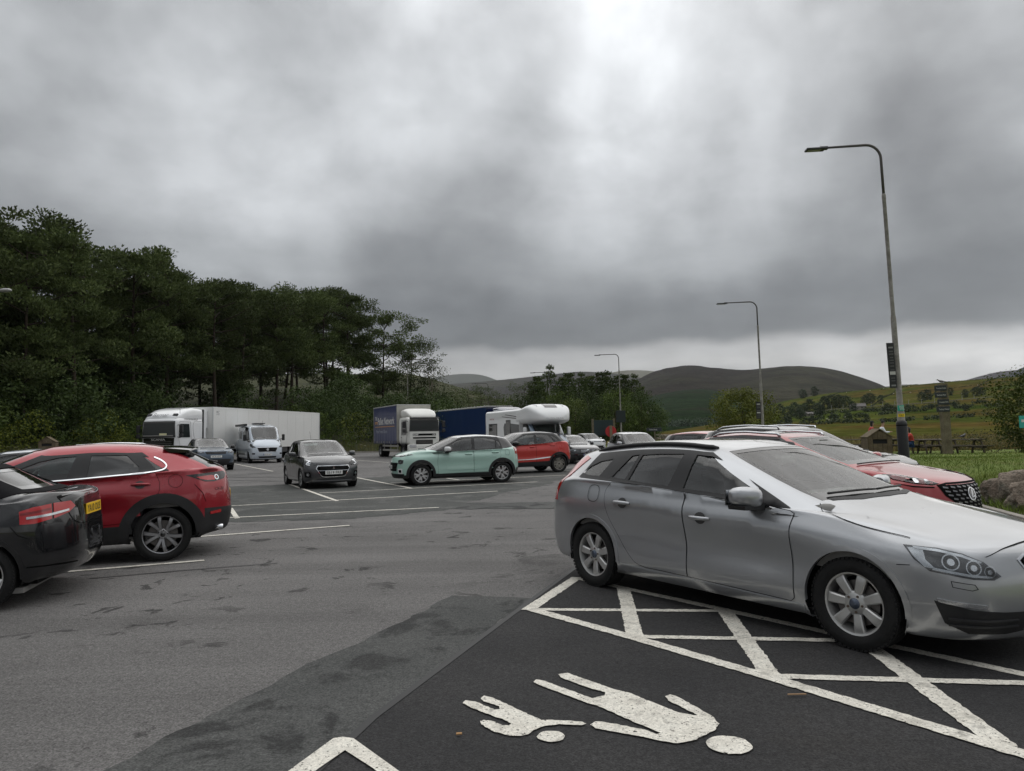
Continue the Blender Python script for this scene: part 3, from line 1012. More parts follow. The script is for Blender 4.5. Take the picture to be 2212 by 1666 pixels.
def leafy_tree(seed, h=8., w=6., mt=None, size=.20, dens=90, trunk=True, base=.12, name='broadleaf_tree', n=26, birch=False):
 r = np.random.default_rng(seed)
 root = empty(name)
 cl = []
 tm = MB()
 if trunk:
  tm.tube([(0, 0, -.1), (r.normal(0, .1), r.normal(0, .1), h * .4), (r.normal(0, .3), r.normal(0, .3), h * .8)], [.018 * h, .014 * h, .005 * h], 7)
 for i in range(n):
  q = (i + .5) / n
  z = h * (base + (1 - base) * q ** .9)
  env = sin(pi * min(1, max(.05, (q * .86 + .12)))) ** .7
  a = i * 2.399 + r.uniform(-.4, .4)
  d = w / 2 * env * r.uniform(.35, .86)
  rx = (.16 * w + .10 * h) * r.uniform(.55, .95) * (.55 + .45 * env)
  cl.append((cos(a) * d, sin(a) * d, min(z, h - rx * .45), rx, rx * r.uniform(.6, .85)))
  if trunk and i % 2 == 0:
   tm.tube(spline([(0, 0, z * .45), (cos(a) * d * .4, sin(a) * d * .4, z * .7), (cos(a) * d, sin(a) * d, z)], 2), [.007 * h, .005 * h, .004 * h, .003 * h, .0015 * h], 4)
 if trunk:
  tm.build('trunk', mat('birch_bark', (.20, .17, .13), rough=.8, var=.3) if birch else bark(), root, True)
 V, F = [], []
 tufts(r, cl, dens, size, V, F, kind='leaf')
 mesh_obj('crown', V, F, mt or leaf_mat('leaves_green', (.030, .055, .010), (.085, .125, .022)), root)
 return root

def conifer(seed, h=10., w=3.6):
 """spruce with drooping tiers and a wind-bent leader"""
 r = np.random.default_rng(seed)
 root = empty('spruce_tree')
 bend = r.uniform(.3, .9)
 tm = MB().tube([(0, 0, 0), (0, 0, h * .5), (bend * .15, 0, h * .8), (bend * .9, 0, h)], [.012 * h, .009 * h, .005 * h, .002 * h], 6)
 tm.build('trunk', bark(), root, True)
 V, F, cl = [], [], []
 tiers = 16
 for i in range(tiers):
  q = i / (tiers - 1)
  z = h * (.10 + .86 * q)
  rr = w / 2 * (1 - q) ** .62 + .26
  k = max(4, int(11 * (1 - q) + 3))
  for j in range(k):
   a = 2 * pi * j / k + r.uniform(0, 1)
   d = rr * r.uniform(.45, 1.)
   bx = bend * max(0, (q - .5) * 2) ** 2 * .9
   cl.append((cos(a) * d + bx, sin(a) * d, z - d * .18 + r.uniform(-.12, .12), .40 + .30 * (1 - q), .30 + .12 * (1 - q)))
 tufts(r, cl, 300, .19, V, F, up=.2)
 mesh_obj('crown', V, F, leaf_mat('needles_spruce', (.036, .060, .018), (.085, .115, .030), trans=.1), root)
 return root

def put(proto, used, x, y, z, rz, s, label, cat, group, sx=1.):
 o = proto if proto.name not in used else copy_tree(proto)
 used.add(proto.name)
 o.location = (x, y, z); o.rotation_euler = (0, 0, rz); o.scale = (s * sx, s * sx, s)
 tag(o, label, cat, group)
 return o

def build_wood():
 r = np.random.default_rng(5)
 used = set()
 pines = [pine_tree(21, 18), pine_tree(22, 18.5, .5), pine_tree(23, 17.5, -.4, spread=1.15), pine_tree(24, 18, .2, crown=.36), pine_tree(25, 18, -.2, crown=.5, spread=1.1), pine_tree(26, 18, .1, crown=.26, spread=1.1)]
 edge = [(-47, 34), (-41.5, 46), (-38.5, 56), (-36, 68), (-33, 80), (-28.5, 93), (-24.5, 104), (-20.5, 110)]
 ed = densify(edge, 5.2, False)
 k = 0
 labels = ['tall Scots pine at the edge of the wood behind the lorries', 'Scots pine standing deeper in the dark wood behind the edge trees']
 for row, (off, nn) in enumerate(((0, 1.), (5.5, 1.), (11.5, 1.1), (19, 1.3))):
  st = ed if row < 2 else densify(edge, 6.5, False)
  for i, p in enumerate(st):
   a = st[max(i - 1, 0)]; b = st[min(i + 1, len(st) - 1)]
   dx, dy = b[0] - a[0], b[1] - a[1]
   l = math.hypot(dx, dy)
   x = p[0] - dy / l * off + r.normal(0, .9); y = p[1] + dx / l * off + r.normal(0, 1.1)
   top = np.interp(p[1], [34, 50, 60, 70, 77, 84, 92, 98, 104], [.95, .95, 1.0, 1.06, .96, .87, .87, .95, .98])
   pr = pines[int(r.integers(0, 6))] if row < 2 else pines[(3, 5)[int(r.integers(0, 2))]]
   put(pr, used, x, y, bank_z(x, y) - .1, r.uniform(0, 6.28), top * r.uniform(.92, 1.07), labels[0] if row == 0 else labels[1], 'tree', 'Scots pines along the wood edge' if row == 0 else 'Scots pines deeper in the wood')
   k += 1
 q = pine_tree(40, 14.5, .8, crown=.62, spread=1.1, dens=46)
 put(q, used, -15.9, 108, .6, 1.2, 1.06, 'open crowned pine with bare curving limbs at the end of the wood', 'tree', None)
 birch = leafy_tree(41, 12.5, 6.5, leaf_mat('leaves_birch', (.050, .062, .030), (.10, .115, .055)), size=.26, dens=60, base=.2, n=34, birch=True, name='birch_tree')
 put(birch, used, -12.2, 108, .4, 0, .97, 'pale feathery birch beside the open pine', 'tree', None)
 green = leaf_mat('leaves_green', (.036, .062, .012), (.10, .14, .026))
 dark = leaf_mat('leaves_dark', (.026, .046, .012), (.062, .090, .024))
 yel = leaf_mat('leaves_yellowish', (.070, .095, .013), (.18, .205, .028))
 shr = [leafy_tree(50, 4., 4.6, green, .20, 120, False, .05, 'shrub', 24), leafy_tree(51, 4., 4.4, dark, .20, 130, False, .05, 'shrub', 26), leafy_tree(52, 3., 3.6, yel, .17, 120, False, .05, 'shrub', 22), leafy_tree(53, 5., 5., dark, .22, 130, False, .04, 'shrub', 28), leafy_tree(54, 2.2, 3.4, green, .15, 120, False, .05, 'shrub', 18)]
 be = densify(BANK[1:-1], 3.0, False)
 words_ = ['dark leafy shrub in the undergrowth below the pines', 'bright green shrub at the foot of the bank', 'yellow green shrub along the bank beside the lorries']
 for row, (off, kinds, smin, smax, step) in enumerate(((1.7, (2, 4, 0, 2), .75, 1.05, 1), (4.0, (0, 1, 2, 3), .85, 1.2, 1), (7.5, (1, 3, 3, 1), 1.0, 1.45, 1), (10.5, (3, 1, 3), 1.3, 1.9, 1), (15., (3, 3), 1.7, 2.3, 1), (22., (3, 1), 1.6, 2.2, 1))):
  for i, p in enumerate(be):
   if i % step:
    continue
   a = be[max(i - 1, 0)]; b = be[min(i + 1, len(be) - 1)]
   dx, dy = b[0] - a[0], b[1] - a[1]
   l = math.hypot(dx, dy)
   x = p[0] - dy / l * off + r.normal(0, .6); y = p[1] + dx / l * off + r.normal(0, .6)
   ki = kinds[int(r.integers(0, len(kinds)))]
   lab = words_[0] if ki in (1, 3) else (words_[1] if ki in (0, 4) else words_[2])
   if (-14 < p[0] < -9 and row == 0) or (row >= 2 and p[0] > -12):
    continue
   put(shr[ki], used, x, y, bank_z(x, y) - .15, r.uniform(0, 6.28), r.uniform(smin, smax) * (.62 if row >= 3 and p[0] > -25.6 else 1), lab, 'shrub', {0: 'dark undergrowth shrubs', 1: 'bright shrubs on the bank', 2: 'yellow green shrubs on the bank'}[words_.index(lab)])
 V, F = [], []
 rr = np.random.default_rng(12)
 for p0, p1 in zip(be[:-1], be[1:]):
  dx, dy = p1[0] - p0[0], p1[1] - p0[1]
  l = math.hypot(dx, dy)
  for _ in range(260):
   t = rr.random(); off = .15 + 3.2 * rr.random() ** 1.2
   x = p0[0] + dx * t - dy / l * off; y = p0[1] + dy * t + dx / l * off
   z = bank_z(x, y); h = rr.uniform(.25, .85); a = rr.uniform(0, 2 * pi); lx, ly = rr.normal(0, .25, 2) * h
   w = .018
   k = len(V)
   V += [(x - cos(a) * w, y - sin(a) * w, z), (x + cos(a) * w, y + sin(a) * w, z), (x + lx, y + ly, z + h)]
   F.append((k, k + 1, k + 2))
 g = mesh_obj('grass', V, F, ramp_mat('rough_grass', .5, [(.3, (.07, .085, .02)), (.5, (.12, .12, .035)), (.7, (.19, .16, .07))], rough=.9, fine=(6, .4)))
 tag(g, 'tall rough grass on the bank below the wood', 'grass', kind='stuff')
 V, F = [], []
 for _ in range(150):
  t = rr.random() * (len(be) - 1); i = int(t); q = t - i
  p0, p1 = be[i], be[min(i + 1, len(be) - 1)]
  x, y = p0[0] + (p1[0] - p0[0]) * q - .6 - rr.random() * .8, p0[1] + (p1[1] - p0[1]) * q + rr.random() * .3
  z = bank_z(x, y) + rr.uniform(.6, 1.0)
  for _ in range(7):
   c = np.array([x, y, z]) + rr.normal(0, .055, 3) * (1, 1, .25)
   k = len(V)
   V += [tuple(c + (-.03, -.03, 0)), tuple(c + (.03, -.03, .01)), tuple(c + (.03, .03, 0)), tuple(c + (-.03, .03, .01))]
   F.append((k, k + 1, k + 2, k + 3))
 fl = mesh_obj('flower_heads', V, F, mat('flower_white', (.55, .52, .42), rough=.8))
 tag(fl, 'flat white flower heads among the bank grass', 'flowers', kind='stuff')
 return pines, shr

def build_middle_trees():
 r = np.random.default_rng(8)
 used = set()
 X = lambda px, Y: (px - 1106) / 1536 * Y
 pale = leaf_mat('leaves_willow', (.050, .075, .016), (.115, .145, .035))
 green = leaf_mat('leaves_green', (.030, .055, .010), (.085, .125, .022))
 dark = leaf_mat('leaves_dark', (.018, .036, .009), (.045, .070, .018))
 con = [conifer(60, 10.5, 4.8), conifer(61, 10.5, 5.0), conifer(62, 10, 4.4)]
 bl = [leafy_tree(70, 7, 6.5, green, .19, 190), leafy_tree(71, 7, 7, dark, .19, 200), leafy_tree(72, 6, 6.4, pale, .18, 190)]
 pin = [pine_tree(80, 9.5, .2, crown=.3, spread=1.35, dens=60), pine_tree(81, 9, -.2, crown=.3, spread=1.4, dens=60)]
 i = 0
 for px, Y, h in ((1152, 104, .95), (1182, 101, 1.08), (1206, 103, .98), (1228, 104, .99), (1250, 101, .97), (1270, 104, 1.0), (1288, 101, .97), (1306, 103, 1.0), (1326, 101, .97), (1346, 102, .93), (1364, 101, .93), (1380, 103, .82), (1160, 108, .97), (1217, 110, 1.03), (1262, 110, 1.04), (1300, 110, 1.04), (1340, 110, 1.0)):
  put(con[i % 3], used, X(px, Y), Y, 0, r.uniform(-.6, .6), h, 'dark spruce with wind bent top in the belt behind the motorhome', 'tree', 'spruces behind the motorhome'); i += 1
 for px, Y, k, s in ((815, 100, 1, 1.0), (842, 103, 0, 1.05), (872, 101, 1, .95), (905, 103, 0, 1.0), (925, 100, 1, .95), (945, 108, 1, 1.05), (968, 112, 0, 1.1), (1075, 104, 2, .95), (1100, 100, 0, .95), (1128, 98, 1, 1.0), (1240, 88, 2, .95), (1205, 92, 0, 1.0), (1300, 86, 1, .85), (1330, 84, 0, .95), (1358, 86, 2, .80), (1385, 88, 1, .95), (1408, 90, 0, .70), (1270, 92, 1, 1.0), (1180, 94, 1, .9)):
  put(bl[k], used, X(px, Y), Y, 0, r.uniform(0, 6), s, ['green leafy tree in the belt behind the vehicles', 'dark leafy tree in the belt behind the vehicles', 'pale green willow in the belt behind the vehicles'][k], 'tree', ['green trees of the middle belt', 'dark trees of the middle belt', 'pale willows of the middle belt'][k])
 for px, Y, k, s in ((985, 110, 0, .85), (1010, 112, 1, .98), (1038, 108, 0, .90), (1060, 110, 1, .78), (1130, 106, 0, .95)):
  put(pin[k], used, X(px, Y), Y, 0, r.uniform(0, 6), s, 'low rounded pine in the belt behind the blue lorry', 'tree', 'low pines behind the blue lorry')
 bush = leafy_tree(90, 4.9, 7.4, leaf_mat('leaves_bush', (.070, .090, .014), (.18, .195, .032)), .17, 300, True, .04, 'bush', 40)
 put(bush, used, X(1602, 60), 60, .1, 0, 1., 'large yellow green bush behind the parked cars', 'bush', None)
 hb = leafy_tree(91, 3.7, 4.6, leaf_mat('leaves_thorn', (.030, .045, .010), (.10, .125, .022)), .12, 460, True, .02, 'bush', 46)
 put(hb, used, 22.0, 29.5, lawn_z(22, 29.5) - .1, .4, 1., 'thorn bush at the edge of the lawn beyond the boulders', 'bush', None)
 br = leafy_tree(92, 1.25, 3.0, leaf_mat('leaves_bramble', (.045, .050, .020), (.12, .115, .05)), .10, 110, False, .02, 'bramble', 18)
 for i, (px, Y, s) in enumerate(((2080, 38, 1.05), (2105, 37, .95), (2135, 34.5, 1.0), (2160, 33, .95), (2058, 40, .8), (2020, 44, .85), (1985, 45, .7))):
  x = X(px, Y)
  put(br, used, x, Y, lawn_z(x, Y) - .05, i * 1.3, s, 'low tangled bramble behind the picnic tables', 'bramble', 'brambles behind the picnic tables')
 far = [leafy_tree(100, 6.2, 6.6, leaf_mat('leaves_far', (.014, .028, .012), (.034, .052, .020), trans=.05), .42, 60, True, .04, n=30), leafy_tree(101, 6.2, 5.8, leaf_mat('leaves_far', (.012, .026, .012), (.028, .046, .018)), .42, 60, True, .04, n=30)]
 spots = [(1700, 330, 1.0), (1716, 350, 1.15), (1732, 340, .95), (1748, 360, 1.2), (1766, 345, .9), (1780, 380, 1.25), (1796, 390, 1.3), (1812, 385, 1.25), (1826, 395, 1.15), (1772, 320, .8), (1725, 310, .8), (1840, 340, .85), (1690, 300, .75), (1868, 420, 1.0), (1880, 430, 1.1), (1902, 420, .9), (1915, 330, .6), (1990, 400, .95), (2004, 410, 1.0), (2040, 410, .95), (2052, 420, .8), (2085, 400, .8), (2110, 405, .9), (2122, 410, .8), (1960, 320, .5), (2010, 300, .45), (2035, 290, .5), (2060, 310, .45), (1945, 280, .5),
    (1800, 250, .55), (1830, 255, .6), (1752, 260, .5), (1700, 255, .55), (1870, 260, .45), (2085, 270, .45), (1760, 700, 1.6), (1735, 690, 1.5), (1650, 420, 1.0), (1665, 430, 1.1), (1684, 410, 1.0)]
 for i, (px, Y, s) in enumerate(spots):
  D = Y
  z = hill_z(px, D)
  put(far[i % 2], used, X(px, Y), Y, z - .3, i * 1.1, s, 'dark field tree on the slope below the grassy hill', 'tree', 'field trees below the grassy hill')
 V, F = [], []
 rr = np.random.default_rng(3)
 cl = []
 for _ in range(230):
  px = rr.uniform(1340, 1560); D = rr.uniform(520, 760)
  h = rr.uniform(6, 11)
  z = 0 + (D - 520) * .012
  cl.append((X(px, D), D, z + h * .5, h * .62, h * .62))
 for c in cl:
  tufts(rr, [c], 5.0, 1.5, V, F, kind='leaf')
 w = mesh_obj('woodland', V, F, leaf_mat('leaves_far_wood', (.012, .026, .014), (.026, .044, .020), trans=.05))
 tag(w, 'dark valley wood below the green hillside', 'wood', kind='stuff')
 V, F = [], []
 for (a, b, D, h) in ((1640, 2140, 240, 1.6), (1560, 1700, 200, 1.8), (1690, 2130, 330, 2.2), (1900, 2212, 290, 1.8), (1640, 1900, 285, 2.0)):
  for _ in range(int((b - a) * 1.1)):
   px = rr.uniform(a, b)
   if mnoise.noise((px * .03, D, 0)) < -.12:
    continue
   hh = h * rr.uniform(.5, 1.2); DD = D + rr.normal(0, 2)
   tufts(rr, [(X(px, DD), DD, hill_z(px, DD) + hh * .5, hh * .8, hh * .55)], 5, .7, V, F, kind='leaf')
 for (pa, Da, pb, Db, h) in ((1750, 420, 1840, 760, 1.0), (1880, 380, 1990, 800, .9), (2010, 400, 2060, 820, .9), (2080, 420, 2190, 760, .9), (1840, 520, 2180, 560, .8), (1900, 640, 2200, 700, .8)):
  for q in rr.random(420):
   px, DD = pa + (pb - pa) * q, Da + (Db - Da) * q
   tufts(rr, [(X(px, DD), DD, hill_z(px, DD) + h * .3, h * .8, h * .5)], 3, .6, V, F, kind='leaf')
 hd = mesh_obj('hedge_row', V, F, leaf_mat('leaves_hedge', (.018, .034, .012), (.045, .065, .022), trans=.08))
 tag(hd, 'broken hedgerows across the fields below the hill', 'hedge', kind='stuff')
 V, F = [], []
 for _ in range(15000):
  Y = 42 + 90 * rr.random() ** 1.6; px = rr.uniform(1440, 2260)
  x = X(px, Y)
  if x < edge_x(min(Y, 80)) + 1.5:
   continue
  z = lawn_z(x, Y) if Y < 88 else -.2
  h = rr.uniform(.2, .55); a = rr.uniform(0, 2 * pi); lx, ly = rr.normal(0, .3, 2) * h
  k = len(V)
  V += [(x - cos(a) * .05, Y - sin(a) * .05, z - .05), (x + cos(a) * .05, Y + sin(a) * .05, z - .05), (x + lx, Y + ly, z + h)]
  F.append((k, k + 1, k + 2))
 g = mesh_obj('grass', V, F, ramp_mat('meadow_grass', .12, [(.3, (.10, .10, .03)), (.5, (.18, .14, .055)), (.7, (.25, .19, .09))], rough=.9, fine=(2, .4)))
 tag(g, 'tall dry meadow grass beyond the picnic lawn', 'grass', kind='stuff')

_HILL = {}

def hill_z(px, D):
 """height of the grassy slope at a bearing and distance, by a ray down on to it"""
 if 'bvh' not in _HILL:
  o = [q for q in bpy.data.objects if q.name.startswith('hill') and q.data.materials[0].name == 'hill_gold'][0]
  _HILL['bvh'] = BVHTree.FromPolygons([v.co for v in o.data.vertices], [tuple(p.vertices) for p in o.data.polygons])
 x, y = (px - 1106) / 1536 * D, D
 h = _HILL['bvh'].ray_cast(Vector((x, y, 500)), Vector((0, 0, -1)))
 return h[0].z if h[0] else -.3

# ================================================================ street furniture
def PX(px, Y):
 return (px - 1106) / 1536 * Y

def M_post():
 return ramp_mat('galvanised_worn', 2.5, [(.3, (.16, .15, .135)), (.5, (.25, .24, .215)), (.7, (.33, .32, .30))], rough=.65, fine=(14, .25), second=(3.5, [(.3, (.13, .075, .04)), (.7, (.18, .11, .06))], (.64, .74)))

def lamp_post(label, x, y, z, h=10., arm_dir=180., tilt=(0, 0), head='led', sleeve=False, arm=1.9, group='lamp posts of the car park'):
 root = empty('lamp_post', label, 'lamp post', group, (x, y, z), radians(arm_dir))
 root.rotation_euler = (tilt[0], tilt[1], radians(arm_dir))
 m = M_post()
 MB().lathe([(.105, 0), (.105, h * .15), (.085, h * .155), (.080, h * .44)], 14, 'z').build('lower_tube', m, root, True)
 MB().lathe([(.078, h * .435), (.078, h * .445), (.060, h * .455), (.056, h * .82), (.062, h * .822), (.062, h * .835), (.045, h * .84)], 14, 'z').build('upper_tube', m, root, True)
 R_ = .45
 pts = [(0, 0, h * .835), (0, 0, h - R_)] + [(R_ - R_ * cos(t), 0, h - R_ + R_ * sin(t)) for t in np.linspace(.2, pi / 2, 7)] + [(arm, 0, h + .0 - .02)]
 MB().tube(pts, [.042] * (len(pts) - 1) + [.034], 10).build('bracket_arm', mat('arm_dark', (.10, .095, .09), rough=.6, metal=.3) if head == 'led' else m, root, True)
 if head == 'led':
  hd = MB().box((arm + .38, 0, h - .06), (.60, .26, .07), bev=.03)
  hd.box((arm + .10, 0, h - .03), (.24, .14, .10), bev=.03)
  hd.build('lamp_head', mat('lamp_head_dark', (.035, .035, .037), rough=.45), root)
  MB().box((arm + .42, 0, h - .098), (.40, .18, .008)).build('lamp_panel', mat('lamp_panel', (.30, .31, .30), rough=.3), root)
  MB().lathe([(0, h + .05), (.03, h + .045), (.035, h)], 10, 'z', c=(arm + .2, 0, 0)).build('light_sensor', mat('sensor_grey', (.4, .4, .4), rough=.4), root, True)
 else:
  v, f = loft([(arm - .15, .05, h - .10, h + .02), (arm + .05, .13, h - .12, h + .05), (arm + .35, .17, h - .13, h + .07), (arm + .62, .14, h - .12, h + .05), (arm + .75, .05, h - .08, h + .0)], 20, .8)
  smooth_by_angle(MB().add(v, f).build('lamp_head', mat('lamp_head_grey', (.42, .42, .41), rough=.4, metal=.3), root), 60)
 if sleeve:
  MB().lathe([(.155, -.2), (.155, 1.16), (.14, 1.21), (.11, 1.24)], 22, 'z').build('base_sleeve', mat('sleeve_black', (.012, .012, .014), rough=.5, bump=.15, bscale=30), root, True)
  MB().lathe([(.158, 1.08), (.158, 1.11)], 22, 'z').build('sleeve_ring', M_gap(), root, True)
 return root

def build_lamps():
 tall = lamp_post('tall leaning lamp post with black base sleeve behind the red SUV', PX(1946, 22), 22, .53, 10.0, 178, (0, radians(1.3)), sleeve=True, arm=1.65)
 b = MB()
 for col, nm, z0, hh in (((.03, .42, .30), 'green_sticker', 1.62, .17), ((.75, .55, .01), 'yellow_sticker', 1.40, .10)):
  n = 8
  v, f = [], []
  for i in range(n + 1):
   a = radians(20) + radians(110) * i / n
   v += [(.109 * cos(a), .109 * sin(a), z0 - hh / 2), (.109 * cos(a), .109 * sin(a), z0 + hh / 2)]
  f = [(2 * i, 2 * i + 2, 2 * i + 3, 2 * i + 1) for i in range(n)]
  mesh_obj(nm, v, f, mat(nm, col, rough=.5), tall, smooth=True)
 lettering('sticker_lettering', 'PAY', .06, (.03, .118, 1.40), (-1, 0, 0), (0, 0, 1), M_letter(), tall, width=.14)
 for i in range(4):
  MB().box((.01 + i * .035 - .05, .115, 1.62), (.014, .008, .13), rz=.0, ry=.25).build('sticker_stripe', mat('sticker_white', (.55, .6, .55), rough=.5), tall)
 notice_board(tall, .19, 3.55, 2.35, 1.05, .20)
 lamp_post('slim lamp post rising behind the dark SUV roof rails', PX(1646, 46), 46, .2, 9.7, 178, (0, radians(.6)))
 l2 = [o for o in bpy.data.objects if o.name.startswith('lamp_post')][-1]
 lamp_post('lamp post beside the red round sign near the centre', PX(1340, 76), 76, 0, 9.9, 178, (0, radians(.5)))
 lamp_post('distant lamp post behind the motorhome pod', PX(1187, 96), 96, 0, 9.8, 180)
 lamp_post('farthest lamp post above the blue lorry roof', PX(1054, 112), 112, 0, 9.6, 180)
 lamp_post('old lamp post with oval grey head behind the curtain lorry', PX(880, 84), 84, .6, 9.3, -8, (0, 0), head='old', arm=1.6, group=None)
 lamp_post('lamp post with grey head at the far left edge of the picture', -28.6, 38.5, .2, 9.7, -12, (0, 0), head='old', arm=.75, group=None)
 for px, Y, z, w, h in ((1646, 46, 2.8, .30, 1.1),):
  o = empty('notice_board', 'black and white notice board strapped to the slim lamp post', 'notice', None, (PX(px, Y) - .28, Y - .05, z), 0)
  board_parts(o, w, h)
 o = empty('notice_board', 'dark square board on the lamp post by the red sign', 'notice', None, (PX(1340, 76) - .05, 75.8, 3.2), 0)
 MB().box((0, 0, 0), (1.0, .04, 1.25), bev=.01).build('panel', mat('board_dark', (.012, .02, .022), rough=.4), o)

def board_parts(o, w, h):
 MB().box((0, 0, 0), (w, .03, h), bev=.006).build('panel', mat('board_black', (.012, .013, .014), rough=.4), o)
 for i, (z, hh, col) in enumerate(((h * .36, .06, 'w'), (h * .25, .05, 'g'), (h * .15, .05, 'g'), (-.02 * h, .05, 'g'), (-.14 * h, .08, 'w'), (-.28 * h, .05, 'g'), (-.40 * h, .05, 'g'))):
  MB().box((0, -.0175, z), (w * .74, .004, hh)).build('print_block', mat('print_pale' if col == 'w' else 'print_mid', (.5, .5, .48) if col == 'w' else (.10, .10, .10), rough=.6), o)

def notice_board(parent, off, z1, z0, _, w):
 o = empty('notice_board', 'tall narrow black notice board on the leaning lamp post', 'notice', None, (0, 0, 0), 0)
 M = Matrix.Translation(parent.location) @ parent.rotation_euler.to_matrix().to_4x4()
 p = M @ Vector((off + .03, .12, (z1 + z0) / 2))
 o.location = p
 o.rotation_euler = (0, radians(-2), radians(8))
 h = z1 - z0
 MB().box((0, 0, 0), (.24, .03, h + .2), bev=.006).build('panel', mat('board_black', (.012, .013, .014), rough=.4), o)
 rows = ((.46, .05, .7, 0), (.36, .035, .6, 1), (.29, .035, .7, 1), (.20, .03, .5, 1), (.13, .03, .6, 1), (.06, .03, .6, 1), (-.02, .03, .6, 1), (-.12, .03, .6, 1), (-.20, .10, .85, 2), (-.33, .03, .6, 1), (-.40, .03, .6, 1), (-.52, .05, .7, 0))
 for (q, hh, k, c) in rows:
  MB().box((0, -.0175, q * h), (.22 * k, .004, hh)).build('print_block', mat(('print_grey2', 'print_mid', 'print_pale')[c], ((.22, .22, .22), (.10, .10, .10), (.5, .5, .48))[c], rough=.6), o)

def wood_mat(name, a, b):
 return ramp_mat(name, 3., [(.3, a), (.7, b)], rough=.9, bump=.6, bscale=25, bdist=.01, fine=(30, .3), second=(4., [(.3, (.06, .065, .03)), (.7, (.09, .09, .045))], (.6, .75)))

def wooden_bin(x, y, z, rz, label, s=1.):
 root = empty('litter_bin', label, 'bin', None, (x, y, z), rz)
 root.scale = (s, s, s)
 m = wood_mat('bin_wood', (.085, .065, .04), (.16, .13, .085))
 W, D, H, P = .80, .70, .92, 1.20
 n = 5
 w = W / n
 for i in range(n):                       # front and back planks, cut to the gable, slot left open
  xc = -W / 2 + w * (i + .5)
  for sy in (-1, 1):
   za, zb = [H + (P - H) * (1 - abs(q) / (W / 2)) for q in (xc - w / 2 + .006, xc + w / 2 - .006)]
   poly = [(xc - w / 2 + .006, 0), (xc + w / 2 - .006, 0), (xc + w / 2 - .006, zb), (xc - w / 2 + .006, za)]
   y0 = sy * D / 2
   if 1 <= i <= 3:
    lo = [(poly[0][0], 0), (poly[1][0], 0), (poly[1][0], .70), (poly[0][0], .70)]
    hi = [(poly[0][0], .86), (poly[1][0], .86), poly[2], poly[3]]
    MB().prism(lo, 'y', y0 - .012, y0 + .012).build('plank', m, root)
    MB().prism(hi, 'y', y0 - .012, y0 + .012).build('plank', m, root)
   else:
    MB().prism(poly, 'y', y0 - .012, y0 + .012).build('plank', m, root)
 for sx in (-1, 1):
  for j in range(4):
   yc = -D / 2 + D / 4 * (j + .5)
   MB().box((sx * (W / 2 + .004), yc, H / 2 - .01), (.024, D / 4 - .012, H - .03)).build('plank', m, root)
  ang = atan2(P - H, W / 2)
  MB().box((sx * W / 4 * 1.02, 0, (H + P) / 2 + .022), (W / 2 / cos(ang) + .05, D + .08, .03), ry=sx * ang).build('roof_board', m, root)
 MB().box((0, 0, .45), (W * .9, D * .86, .80)).build('inner_bin', mat('bin_inside', (.012, .012, .012), rough=.8), root)
 return root

def picnic_table(x, y, z, rz, label, s=1.):
 root = empty('picnic_table', label, 'table', 'picnic tables on the lawn', (x, y, z), rz)
 root.scale = (s, s, s)
 m = wood_mat('table_wood', (.055, .045, .035), (.13, .11, .085))
 L_ = 1.9
 for i in range(5):
  MB().box((0, -.31 + i * .155, .75), (L_, .145, .045), bev=.006).build('top_board', m, root)
 for sy in (-1, 1):
  for k in range(2):
   MB().box((0, sy * (.66 + k * .15), .45), (L_, .14, .045), bev=.006).build('seat_board', m, root)
 for sx in (-1, 1):
  xx = sx * .66
  MB().box((xx, 0, .70), (.05, .74, .10)).build('top_bearer', m, root)
  MB().box((xx, 0, .40), (.05, 1.62, .11)).build('seat_bearer', m, root)
  for sy in (-1, 1):
   MB().box((xx + .052 * sx, sy * .44, .36), (.05, .11, .86), rx=sy * .42).build('leg', m, root)
 return root

def boulders():
 rock = ramp_mat('boulder_stone', 2.2, [(.3, (.14, .115, .09)), (.5, (.24, .195, .155)), (.7, (.33, .285, .23))], rough=.95, bump=1., bscale=9, bdist=.08, second=(3.2, [(.3, (.085, .08, .065)), (.7, (.13, .125, .10))], (.48, .62)), fine=(26, .4))
 for i, (px, Y, s, sq, rz, lab) in enumerate(((2143, 13.7, (.23, .27, .36), 3, .3, 'pinkish boulder with flat top at the lawn edge, smallest of three'), (2188, 13.5, (.40, .36, .43), 7, .8, 'tall lichened boulder behind the others by the red SUV'), (2222, 12.7, (.42, .38, .37), 11, .2, 'rounded brown boulder nearest the kerb'))):
  x = PX(px, Y)
  bm = bmesh.new()
  bmesh.ops.create_icosphere(bm, subdivisions=5, radius=1)
  for v in bm.verts:
   d = v.co.normalized()
   k = 1 + .30 * mnoise.noise(d * 1.3 + Vector((sq, 0, 0))) + .16 * mnoise.noise(d * 3.1 + Vector((0, sq, 0))) + .06 * mnoise.noise(d * 8 + Vector((0, 0, sq))) + .025 * mnoise.noise(d * 22 + Vector((sq, sq, 0)))
   p = d * k
   for nrm, lim in ((Vector((0, .1, 1)), .80), (Vector((.9, -.4, .3)), .82), (Vector((-.8, -.5, .35)), .80), (Vector((.1, -1, .2)), .84)):
    nn = nrm.normalized()
    e = p.dot(nn) - lim
    if e > 0:
     p -= nn * e * .85
   v.co = (p.x * s[0], p.y * s[1], p.z * s[2])
  me = bpy.data.meshes.new('boulder')
  bm.to_mesh(me); bm.free()
  me.materials.append(rock)
  me.polygons.foreach_set('use_smooth', np.ones(len(me.polygons), dtype=bool))
  o = link_mesh('boulder', me)
  o.location = (x, Y, lawn_z(x, Y) + s[2] * .55)
  o.rotation_euler = (0, 0, rz)
  tag(o, lab, 'boulder', None)

